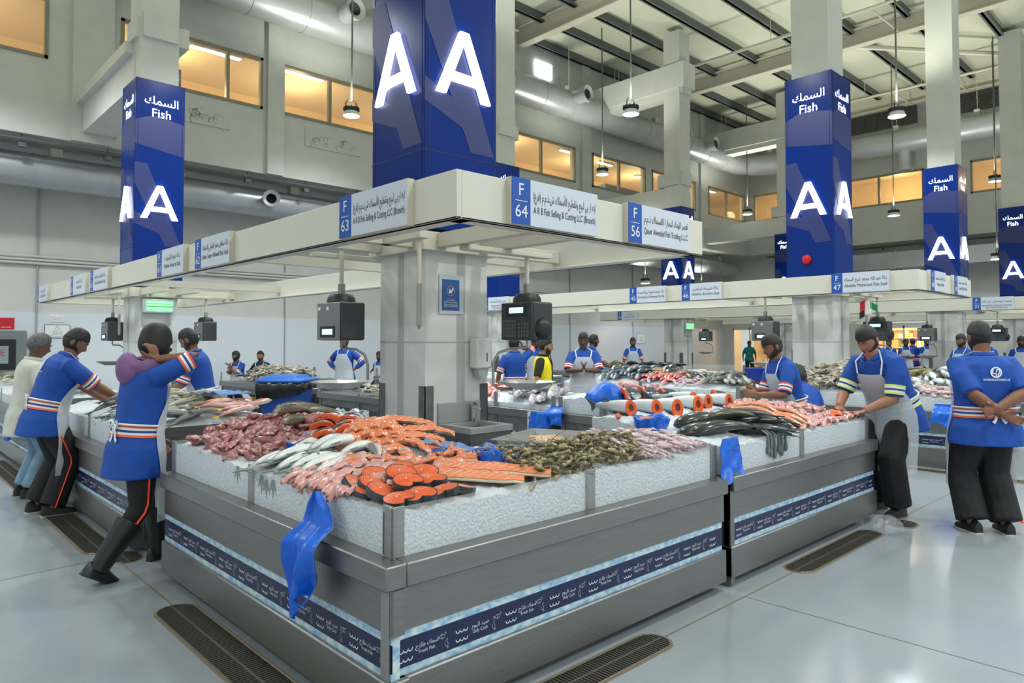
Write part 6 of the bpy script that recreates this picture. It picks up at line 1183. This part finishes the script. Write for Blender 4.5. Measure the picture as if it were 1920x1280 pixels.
    for sd, ft, toe in ((1, foot_l, toe_l), (-1, foot_r, toe_r)):
        J = hip + bz((0, sd * .092 * s, -.03)); A = bz(ft) + bz((0, 0, .085 * s)); K, A = ik(J, A, .445 * s, .425 * s, (1, sd * .12, 0)); legs_[sd] = (J, K, A); A0 = bz(ft) + bz((0, 0, .085 * s))
        if low: body.tube([J + bz((0, 0, .06)), J, J + (K - J) * .5, K, K + (A - K) * .35, A - bz((0, 0, .02))], bz([.075, .085, .068, .05, .05, .036]) * s, 10); fd = bz((math.cos(toe), sd * .12, -math.sin(toe))); body.tube([A - bz((.02, 0, .02)), A + fd * .06 - bz((0, 0, .035))], [.030, .022], 8)
    rm(body, vox * .72, 3, 'body', sk_m, t)
    # shirt
    sh = MB(); sh.loft([ring(q, .016 + (.012 if q < 0 else 0)) for q in ((hem, -.12, .05, .28, .52, .72, .84, .90, .95, .985))])
    for sd in (1, -1):
        S_, E, W_ = arms[sd]; e2 = min(1.0, sleeve); pts = [shl + l8 * sd * .08 * s - bz((0, 0, .02)), S_ - l8 * sd * .01, S_ + (E - S_) * .35, S_ + (E - S_) * .7, S_ + (E - S_) * e2]; rr = [.075, .076, .072, .066, .062]
        if sleeve > 1: pts += [E + (W_ - E) * (sleeve - 1) * .5, E + (W_ - E) * (sleeve - 1)]; rr += [.056, .045]
        sh.tube(pts, bz(rr) * s * B, 14)
    mats = [sm] if not vest else [sm]
    rm(sh, vox, 5, 'shirt', sm, t)
    if vest:
        v = MB(); v.loft([ring(q, .026) for q in (.02, .28, .52, .72, .84, .92, .97)], False); q_ = rm(v, vox, 2, 'vest', vest, t) if 0 else v.build('vest', vest, t)
    # collar
    c = MB(); cp = [N + up * zz + (fN * math.cos(a) * 1.05 + lN * math.sin(a)) * r * s for zz, r in ((.0, .074),) for a in np.linspace(.5, 2 * PI - .5, 15)]; c.tube(cp, .016 * s, 6, flat=1.6, up=up); c.build('collar', sm if not hood else M_trou, t)
    if hood:
        c = MB(); c.tube([N + fN * (-.01 + .10 * math.cos(a) * (1.5 if math.cos(a) < 0 else .7)) + lN * .11 * math.sin(a) + up * (.015 - .055 * (math.cos(a) < -.3)) for a in np.linspace(0, 2 * PI, 21)], .045, 10, flat=1.2); c.sphere(N - fN * .13 - up * .06, (.07, .11, .12), 14, 10); rm(c, .012, 4, 'hood', hood, t)
    # trousers
    tm = trou or M_trou; tr = MB(); tr.loft([ring(q, .008) for q in (-.28, -.12, .05, .14)])
    for sd in (1, -1): J, K, A = legs_[sd]; bt = shoes == 'boot'; tr.tube([J + bz((0, -sd * .01, .05)), J, J + (K - J) * .5, K, K + (A - K) * .4, A + (K - A) * (.35 if bt else .03)], bz([.086, .104, .100, .094 if not bt else .078, .094 if not bt else .060, .050 if bt else .096]) * s * B, 12)
    rm(tr, vox * 1.15, 5, 'trousers', tm, t)
    if stripe:
        for sd in ((1, -1) if stripe is True else (stripe,)):
            J, K, A = legs_[sd]; c = MB(); o = bz((0, sd, 0)); pts = [J + (K - J) * .2 + o * .104 * s * B, J + (K - J) * .5 + o * .108 * s * B, K + o * .097 * s * B, K + (A - K) * .45 + o * (.075 if shoes == 'boot' else .098) * s * B, A + (K - A) * .75 + o * .066 * s if shoes == 'boot' else A + o * .098 * s * B]
            pts = [np.array([np.interp(u, np.linspace(0, 1, 5), [p[i] for p in pts]) for i in range(3)]) for u in np.linspace(0, 1, 14)]; c.tube(pts, .011, 6, flat=.5, up=(1, 0, 0)); c.build('leg_stripe', mat('bright_orange', S(240, 70, 34), .6), t)
    # shoes
    if low:
        for sd, ft, toe in ((1, foot_l, toe_l), (-1, foot_r, toe_r)):
            J, K, A = legs_[sd]; a = toe; fd = bz((math.cos(a), sd * .12 * math.cos(a), -math.sin(a))); ux = bz((math.sin(a), 0, math.cos(a))); h0 = bz(ft) + bz((0, 0, .085 * s)) - ux * .085 * s; w_ = bz((-sd * .12, 1, 0)); c = MB()
            def rg(x, ww, z0, z1, n=14): an = np.arange(n) * 2 * PI / n; return [h0 + fd * x + w_ * ww * math.cos(q) + ux * (z0 if math.sin(q) < 0 else z0 + (z1 - z0) * math.sin(q) ** .7) for q in an]
            c.loft([rg(x * s, ww * s, .003, z1 * s) for x, ww, z1 in ((-.085, .022, .06), (-.075, .034, .095), (-.03, .038, .11), (.03, .040, .10), (.08, .046, .075), (.13, .047, .058), (.17, .038, .045), (.19, .02, .03))])
            if shoes == 'boot': c.tube([A - ux * .03, A + (K - A) * .25, A + (K - A) * .62, A + (K - A) * .74], bz([.062, .072, .092, .096]) * s, 14)
            o = c.build('boot' if shoes == 'boot' else 'shoe', M_boot if shoes == 'boot' else M_shoe, t, ang=50)
            c = MB(); c.loft([rg(x * s, ww * s, -.0, .014) for x, ww in ((-.09, .024), (-.078, .038), (-.03, .042), (.03, .044), (.08, .050), (.13, .051), (.175, .042), (.197, .022))]); c.build('sole', M_sole if shoes == 'shoe' and logo else M_rubber, o)
    # headgear, hair, beard, eyes
    def hs(nm, fn, m): c = MB(); shell(c, fn); V = c.arr() @ Rn.T + hd; return MB().add(V, c.f).build(nm, m, t, ang=70)
    pf = lambda p: np.abs((p + PI) % (2 * PI) - PI)
    hairline = lambda p, z: z - np.interp(pf(p), [0, .7, 1.3, 1.55, 1.9, PI], [.062, .055, .035, .0, -.05, -.07])
    if top in ('hair', 'gray'): hs('hair', lambda p, z: np.where(hairline(p, z) > 0, .004 + np.minimum(.014, hairline(p, z) * .3), -1), M_hair if top == 'hair' else M_gray)
    elif top == 'cap':
        hs('hair', lambda p, z: np.where((pf(p) > 1.35) & (z > -.065) & (z < .05), .006, -1), M_hair)
        hs('cap', lambda p, z: np.where(z > np.interp(pf(p), [0, 1, 1.7, PI], [.050, .042, .022, -.005]), .010 + .010 * sst(.05, .12, z), -1), M_cap)
    elif top == 'beanie':
        hs('beanie', lambda p, z: np.where(z > np.interp(pf(p), [0, 1, 1.7, PI], [.030, .0, -.05, -.085]), .018 + .016 * sst(.03, .12, z), -1), M_cap)
        hs('face_mask', lambda p, z: np.where((z < -.01) & (z > -.13) & (pf(p) < 1.9), .010, -1), M_cap)
    if beard and top != 'beanie': hs('beard', lambda p, z: np.where((pf(p) < 1.5) & (z < np.interp(pf(p), [0, .3, .35, .8, 1.3, 1.5], [-.042, -.044, -.068, -.055, -.02, .01])) & ~((pf(p) < .22) & (z < -.052) & (z > -.078)), .005 + .006 * sst(.02, .1, -z), -1), M_gray if beard == 'gray' else M_hair)
    e = MB()
    for sd in (1, -1):
        p = head_pt(bz([sd * .37]), bz([math.acos(.010 / .12)]))[0] - bz((.009, 0, 0)); M_ = Rn
        e.sphere(hd + Rn @ p, (.009, .013, .008), 10, 7, 0, M_); e.sphere(hd + Rn @ (p + bz((.005, 0, 0))), (.0052, .006, .006), 8, 6, 1, M_)
        if top != 'beanie': e.tube([hd + Rn @ (head_pt(bz([sd * q]), bz([math.acos(zq / .12)]), .002)[0]) for q, zq in ((.16, .031), (.35, .037), (.58, .031))], [.0035, .0045, .002], 6, 2)
    e.build('eyes', [FM_bass[2], FM_bass[3], M_hair], t)
    # reflective bands
    if bands:
        cl = [cuffs, M_wh, M_nv, M_wh, cuffs]; c = MB(); q0 = .02; dq = .030
        for k in range(5): c.loft([ring(q0 + dq * (k + x), .0245 if k % 2 == 0 else .024, 24) for x in (0, 1)], False, (0, 1, 2, 1, 0)[k])
        c.build('waist_band', [cuffs, M_wh, M_nv], t)
        for sd in ((1, -1) if bands is True else ()):
            S_, E, W_ = arms[sd]; c = MB()
            for k in range(5): a, b = .62 + .055 * k, .62 + .055 * (k + 1); c.tube([S_ + (E - S_) * a, S_ + (E - S_) * b], np.interp([a, b], [.3, .7, 1], [.0745, .0685, .0655]) * s * B, 16, (0, 1, 2, 1, 0)[k], cap=False)
            c.build('sleeve_band', [cuffs, M_wh, M_nv], t)
    if apron:
        G = []; dn = bz((0, 0, -1)); rows = [(.80, .45), (.70, .55), (.58, .8), (.42, 1.15), (.25, 1.35), (.08, 1.4), (-.1, 1.38), (-.28, 1.3)]
        for q, a in rows: G.append(ring(q, .033 + .004 * (q < .1), 19, -a, a, True))
        for k in range(1, 6): base = G[7]; G.append(base + dn * .085 * k + bz([(.012 * math.sin(j * .9 + k), .01 * math.sin(j * 1.3), 0) for j in range(19)]))
        MB().sheet(G, .002).build('apron', M_apron, t, ang=60); c = MB()
        for sd in (1, -1): c.tube([ring(.80, .035, 3, sd * .45, sd * .45 + .01, True)[0], ring(.92, .025, 3, sd * .9, sd * .9 + .01, True)[0] + up * .03, N + lN * sd * .075 - fN * .02 + up * .03, N - fN * .075 + up * .015], .009, 6, flat=.4); c.tube([ring(.18, .034, 3, sd * a, sd * a + .01, True)[0] for a in np.linspace(1.35, PI, 8)], .008, 6)
        if tie:
            kp = ring(.18, .04, 3, PI, PI + .01, True)[0]
            for o in (.05, -.05): c.tube([kp, kp + lN * o - fN * .01 + up * .02, kp + lN * o * 1.2 - up * .03, kp], .008, 6)
            for o in (.03, -.035): c.tube([kp, kp + lN * o - bz((.01, 0, .1)), kp + lN * o * 1.6 - bz((.012, 0, tie))], [.009, .012, .015], 6, flat=.35)
        c.build('apron_tie', mat('apron_white', S(226, 230, 234), .5), t)
    if logo:
        l = MB(); f7, l7 = axes(.66); o = sp(.66) - f7 * (.1415 * s * B); u = -l7; v = unit(np.cross(f7, l7)); ribbon(l, arc(0, .035, .040, 0, 360, 22), .011, o, u, v); ribbon(l, [(-.022, .062), (-.03, .03), (-.012, .022), (0, .035), (.0, .0)], .009, o, u, v); ribbon(l, [(.004, .04), (.006, .058), (.022, .06), (.028, .042), (.016, .034), (.028, .042), (.014, .008)], .009, o, u, v)
        put_text(l, 'WATERFRONTMARKET.AE', o - v * .035, u, v, .026, maxw=.21); l.build('back_print', M_print, t)
    return t, hands
near, mid, far = .0095, .013, .018
M_white_sh = mat('pale_shirt', S(196, 198, 186), .8, noise=(9, .08), bump=(12, .3)); M_green = mat('teal_shirt', S(20, 110, 104), .8); M_navyj = mat('navy_jacket', S(30, 40, 62), .8); M_vest = mat('yellow_vest', S(236, 216, 20), .7, noise=(9, .08)); M_plum = mat('plum_hood', S(128, 92, 138), .85, noise=(12, .12), bump=(20, .4)); M_blk = mat('black_shirt', S(26, 27, 30), .8)
def pp_(*a, **k): return person(*a, **k)
pp_((1.33, 8.75, 0), 8, 'grey haired man in a pale shirt and jeans behind the worker at left', 1.68, .12, (.30, .22, .92), (.22, -.22, .88), nod=.35, sk=2, shirt=M_white_sh, trou=M_jean, top='gray', beard=False, apron=None, bands=False, sleeve=.9, vox=mid, hem=-.55)
pp_((1.33, 7.76, 0), 2, 'worker in blue bending over the left counter with his back to us', 1.76, .34, (.60, .12, .96), (.66, -.16, .97), (-.03, .13, 0), (.04, -.14, 0), nod=.55, yaw=-.35, sk=1, top='cap', logo=True, tie=.30, stripe=-1, vox=near, nl=(0, 0, -1), nr=(0, 0, -1), el_r=(-.2, -.7, -.4), el_l=(-.2, .7, -.4), build=1.12, hem=-.42)
pp_((1.47, 5.42, 0), 12, 'hooded walker in black beanie and rubber boots with one hand raised to the ear', 1.71, .16, (.25, .20, .86), (.07, -.135, 1.475), (.24, .11, 0), (-.27, -.10, .03), yaw=.1, nod=.1, sk=1, top='beanie', hood=M_plum, shoes='boot', stripe=-1, vox=near, el_r=(.8, -.7, -.35), nr=(-.2, 1, 0), dr=(-.2, .25, .8), curl=.7, toe_r=.55, tie=.12, hem=-.52, twist=-.1)
pp_((2.98, 8.35, 0), 150, 'worker in a black cap and clear apron behind the left counter looking down', 1.76, .22, (.42, .12, 1.0), (.45, -.14, 1.02), nod=.5, yaw=-.25, sk=1, vox=near, nl=(0, 0, -1), nr=(0, 0, -1))
pp_((7.43, 18.4, 0), 215, 'seated worker in blue by the far back wall, left one of two', 1.7, .1, (.3, -.05, .95), (.3, .02, .97), drop=.36, yaw=-.6, sk=1, vox=far, low=True); pp_((8.0, 18.2, 0), 215, 'seated bearded worker in a dark jacket by the far back wall', 1.7, .1, (.2, .3, .8), (.2, -.3, .8), drop=.36, yaw=.3, sk=0, shirt=M_navyj, top='hair', bands=False, vox=far, low=True)
pp_((7.55, 13.1, 0), 214, 'worker with a grey beard standing with hands on hips behind the crab table', 1.72, .03, (.03, .20, 1.0), (.03, -.20, 1.0), yaw=-.35, nod=.05, sk=1, beard='gray', vox=mid, el_l=(-.4, 1, .2), el_r=(-.4, -1, .2), sleeve=1.7, low=True)
pp_((10.5, 16.3, 0), 200, 'partly hidden worker at the left edge of the main pillar', 1.6, .1, drop=.28, yaw=.2, sk=2, top='hair', vox=far, low=True)
pp_((8.05, 8.45, 0), 62, 'worker in blue seen from behind holding a hand to his ear, beside the yellow vest', 1.68, .05, (.05, .3, .82), (.02, -.14, 1.48), nod=.05, yaw=-.2, sk=1, vox=mid, el_r=(.4, -.9, -.4), dr=(-.1, .2, .9), nr=(0, 1, 0))
pp_((7.78, 7.55, 0), -62, 'man in a yellow and black vest with lanyard standing right of the main pillar', 1.64, .04, (.08, .26, .82), (.10, -.26, .82), yaw=.25, nod=.08, sk=0, shirt=M_blk, top='hair', apron=None, bands=False, vest=M_vest, vox=mid, sleeve=.9)
pp_((8.75, 7.55, 0), 222, 'bearded worker facing us with clasped hands in a clear apron', 1.74, .06, (.30, .025, 1.14), (.30, -.025, 1.14), nod=.18, yaw=-.1, sk=2, top='cap', beard='gray', vox=.0105, el_l=(-.2, 1, -.5), el_r=(-.2, -1, -.5), nl=(0, -1, 0), nr=(0, 1, 0), dl=(.3, -.35, .9), dr=(.3, .35, .9), curl=.25, build=1.12)
pp_((9.6, 9.45, 0), 205, 'worker half hidden behind the yellow vest, looking down', 1.72, .12, (.3, .15, .95), (.3, -.15, .95), nod=.4, sk=2, vox=far, low=True)
pp_((11.55, 9.75, 0), -38, 'worker in profile with one arm held out, behind the man with clasped hands', 1.74, .04, (.40, .18, 1.0), (.42, -.12, 1.02), nod=.05, sk=2, top='hair', vox=far, low=True); pp_((16.3, 12.2, 0), 222, 'worker facing us far away before the white wall panels', 1.70, .03, (.1, .3, .8), (.1, -.3, .8), sk=1, vox=far, low=True)
pp_((7.12, 3.30, 0), 145, 'capped bearded worker in profile behind the pink fillets, hands raised over them', 1.70, .30, (.44, .12, 1.06), (.40, .02, 1.10), nod=.42, yaw=-.05, sk=1, vox=near, nl=(-.2, -1, -.2), nr=(-.2, 1, .2), dl=(.9, -.2, .2), dr=(.9, .1, .3), curl=.35)
pp_((7.08, 2.34, 0), 160, 'bearded worker leaning over the end of the right counter in a clear apron', 1.84, .52, (.44, .10, .98), (.50, -.13, 1.00), (.05, .11, 0), (-.02, -.16, 0), nod=.62, yaw=.15, sk=0, vox=near, cuffs=M_yl, nl=(0, 0, -1), nr=(0, 0, -1), el_l=(-.6, .35, .1), el_r=(-.5, -.4, .1), build=1.14, hem=-.40, hipx=-.06)
pp_((6.98, 1.56, 0), 42, 'stocky worker at right seen from behind with hands clasped behind his back', 1.76, .04, (-.215, -.02, 1.0), (-.22, .03, 1.05), (.0, .12, 0), (-.04, -.13, 0), nod=.05, sk=1, vox=near, logo=True, tie=.12, el_l=(-.5, .8, -.1), el_r=(-.5, -.8, -.1), nl=(-1, 0, 0), nr=(-1, 0, 0), dl=(-.12, -.8, -.35), dr=(-.1, .8, -.2), curl=.55, build=1.24, hem=-.40, stripe=-1, bands='waist')
pp_((16.2, 3.97, 0), 155, 'capped worker in profile before the grey pillar at right, near the distant scale', 1.74, .03, (.1, .28, .8), (.1, -.28, .8), sk=1, vox=far, low=True); pp_((20.1, 4.4, 0), 150, 'far worker just left of the big worker seen from behind', 1.72, .03, sk=0, vox=far, low=True); pp_((20.7, 3.85, 0), 190, 'far worker at the right picture edge beside the big worker', 1.72, .03, sk=2, vox=far, low=True)
for k, (x, y, hd_, lb) in enumerate(((25.9, 8.55, 190, 'leftmost of four workers before the lit shop'), (26.3, 8.15, 200, 'second of four workers before the lit shop'), (27.0, 8.15, 10, 'third of four workers before the lit shop, in profile'), (26.8, 7.65, 215, 'rightmost of four workers before the lit shop with folded arms'))): pp_((x, y, 0), hd_, lb, 1.66 + .02 * k, .03, (.26, .02, 1.05), (.26, -.02, 1.08), sk=1 + k % 2, vox=far, top='hair', low=True)
pp_((29.5, 15.6, 0), 215, 'person in a teal shirt at the distant shop door', 1.62, .02, sk=2, shirt=M_green, top='hair', apron=None, bands=False, vox=far, low=True)
pp_((9.0, 3.95, 0), 45, 'crouching person whose black cap shows left of the leaning worker', 1.7, .5, (.4, .1, .6), (.4, -.1, .6), drop=.36, nod=.3, sk=1, top='beanie', vox=far, low=True)
# lanyard with a card on the yellow vest
t = thing('lanyard', 'black lanyard with a white card worn over the yellow vest', 'lanyard', (7.78, 7.55, 0), math.radians(-62)); MB().tube([(.10, .06, 1.42), (.155, .02, 1.25), (.165, .0, 1.0), (.155, -.02, 1.25), (.10, -.06, 1.42)], .008, 6).build('strap', M_blk, t); MB().box(.165, .17, -.03, .03, .88, .98).build('card', M_board, t)
# ================================================================ lit shops under the right hand gallery
struct('wall_shops', MB().box(34, 34.3, -9, 8.9, 0, 2.9).box(34, 34.3, 12.3, 16.0, 0, 2.9).box(34, 34.3, 18.9, 19.5, 0, 2.9).box(34, 34.3, 8.9, 12.3, 2.3, 2.9).box(34, 34.3, 16.0, 18.9, 2.3, 2.9), M_white)
struct('wall_shop_interior', MB().box(37.4, 37.6, 8, 19.5, 0, 3).box(34.3, 37.5, 8.6, 8.8, 0, 3).box(34.3, 37.5, 13.2, 13.4, 0, 3).box(34.3, 37.5, 15.8, 15.95, 0, 3), mat('shop_paint', S(238, 204, 140), .7)); struct('ceiling_shop', MB().box(34.3, 37.5, 8, 19.5, 2.6, 2.7), M_warm); struct('floor_shop', MB().box(34.1, 37.5, 8, 19.5, -.02, .002), M_warm)
for y in (9.9, 11.4, 17.4): bulb((35.6, y, 2.3), 120, (1, .78, .45), .15)
GC = [mat('good_%d' % i, c, .5) for i, c in enumerate((S(220, 60, 40), S(240, 160, 50), S(250, 236, 210), S(150, 80, 40), S(60, 120, 70), S(230, 200, 80)))]
for k, (y0, y1, lb) in enumerate(((9.0, 12.2, 'stocked shelf inside the lit shop behind the four workers'), (16.1, 18.6, 'stocked shelf inside the far lit shop beside the teal shirt'))):
    t = thing('shop_shelf', lb, 'shelf', (37, y0, 0)); m = MB()
    for z in (.4, .85, 1.3, 1.75, 2.15): m.box(-.25, .3, 0, y1 - y0, z, z + .03)
    m.build('board', M_cream, t)
    for q, z in enumerate((.43, .88, 1.33, 1.78)):
        y = .05
        while y < y1 - y0 - .2: w_ = U(.12, .3); MB().box(-.2, .1, y, y + w_, z, z + U(.15, .36)).build('goods', random.choice(GC), t); y += w_ + .03
for k, (y0, y1) in enumerate(((8.9, 12.3), (16.0, 18.9))):
    f = MB()
    for y in np.linspace(y0, y1 - .08, 5 if k == 0 else 4): f.box(33.98, 34.06, y, y + .08, 0, 2.3)
    f.box(33.98, 34.06, y0, y1, 2.2, 2.32); d = struct('door_%d' % (k + 1), f, M_frame if 0 else M_board); tag(MB().box(34.0, 34.01, y0, y1, 0, 2.2).build('pane', M_glass, d), kind='structure')
def disc_logo(x, y, z, r, label, n=(-1, 0, 0)):
    t = thing('logo_sign', label, 'sign', (x, y, z)); MB().lathe([(r, 0), (r, .03)], 24, ax=n).build('disc', M_print, t); u, v = Vector((0, -1, 0)), Vector((0, 0, 1)); l = MB(); o = (-.032, 0, 0)
    ribbon(l, arc(0, 0, r * .86, 20, 340, 24), r * .16, o, u, v); ribbon(l, [(-r * .4, r * .5), (-r * .5, -.05 * r), (-.1 * r, -.2 * r), (-.05 * r, .2 * r), (-.05 * r, -.55 * r)], r * .2, o, u, v); ribbon(l, [(.15 * r, .05 * r), (.12 * r, .4 * r), (.45 * r, .45 * r), (.5 * r, .1 * r), (.25 * r, .0), (.5 * r, .1 * r), (.25 * r, -.55 * r)], r * .2, o, u, v); l.build('emblem', M_sblue, t)
disc_logo(33.95, 16.6, 1.62, .34, 'round blue and white logo disc on the far shop glass beside the teal shirt'); disc_logo(33.95, 9.3, 1.62, .36, 'round blue and white logo disc beside the rightmost of the four workers'); disc_logo(33.95, 16.55, .95, .2, 'small lower logo disc on the far shop glass')
t = thing('ice_sign', 'white sign reading ICE with a blue disc above the big worker', 'sign', (33.95, 5.6, 2.0)); MB().box(0, .05, -1.2, .6, 0, .62).build('board', M_board, t); l = MB(); put_text(l, 'ICE', (-.002, .25, .2), (0, -1, 0), (0, 0, 1), .36); l.build('lettering', M_sblue, t); MB().lathe([(.24, 0), (.24, .02)], 20, c=(0, 0, 0), ax=(-1, 0, 0)).build('disc', M_sblue, t).location = (0, -.65, .32)
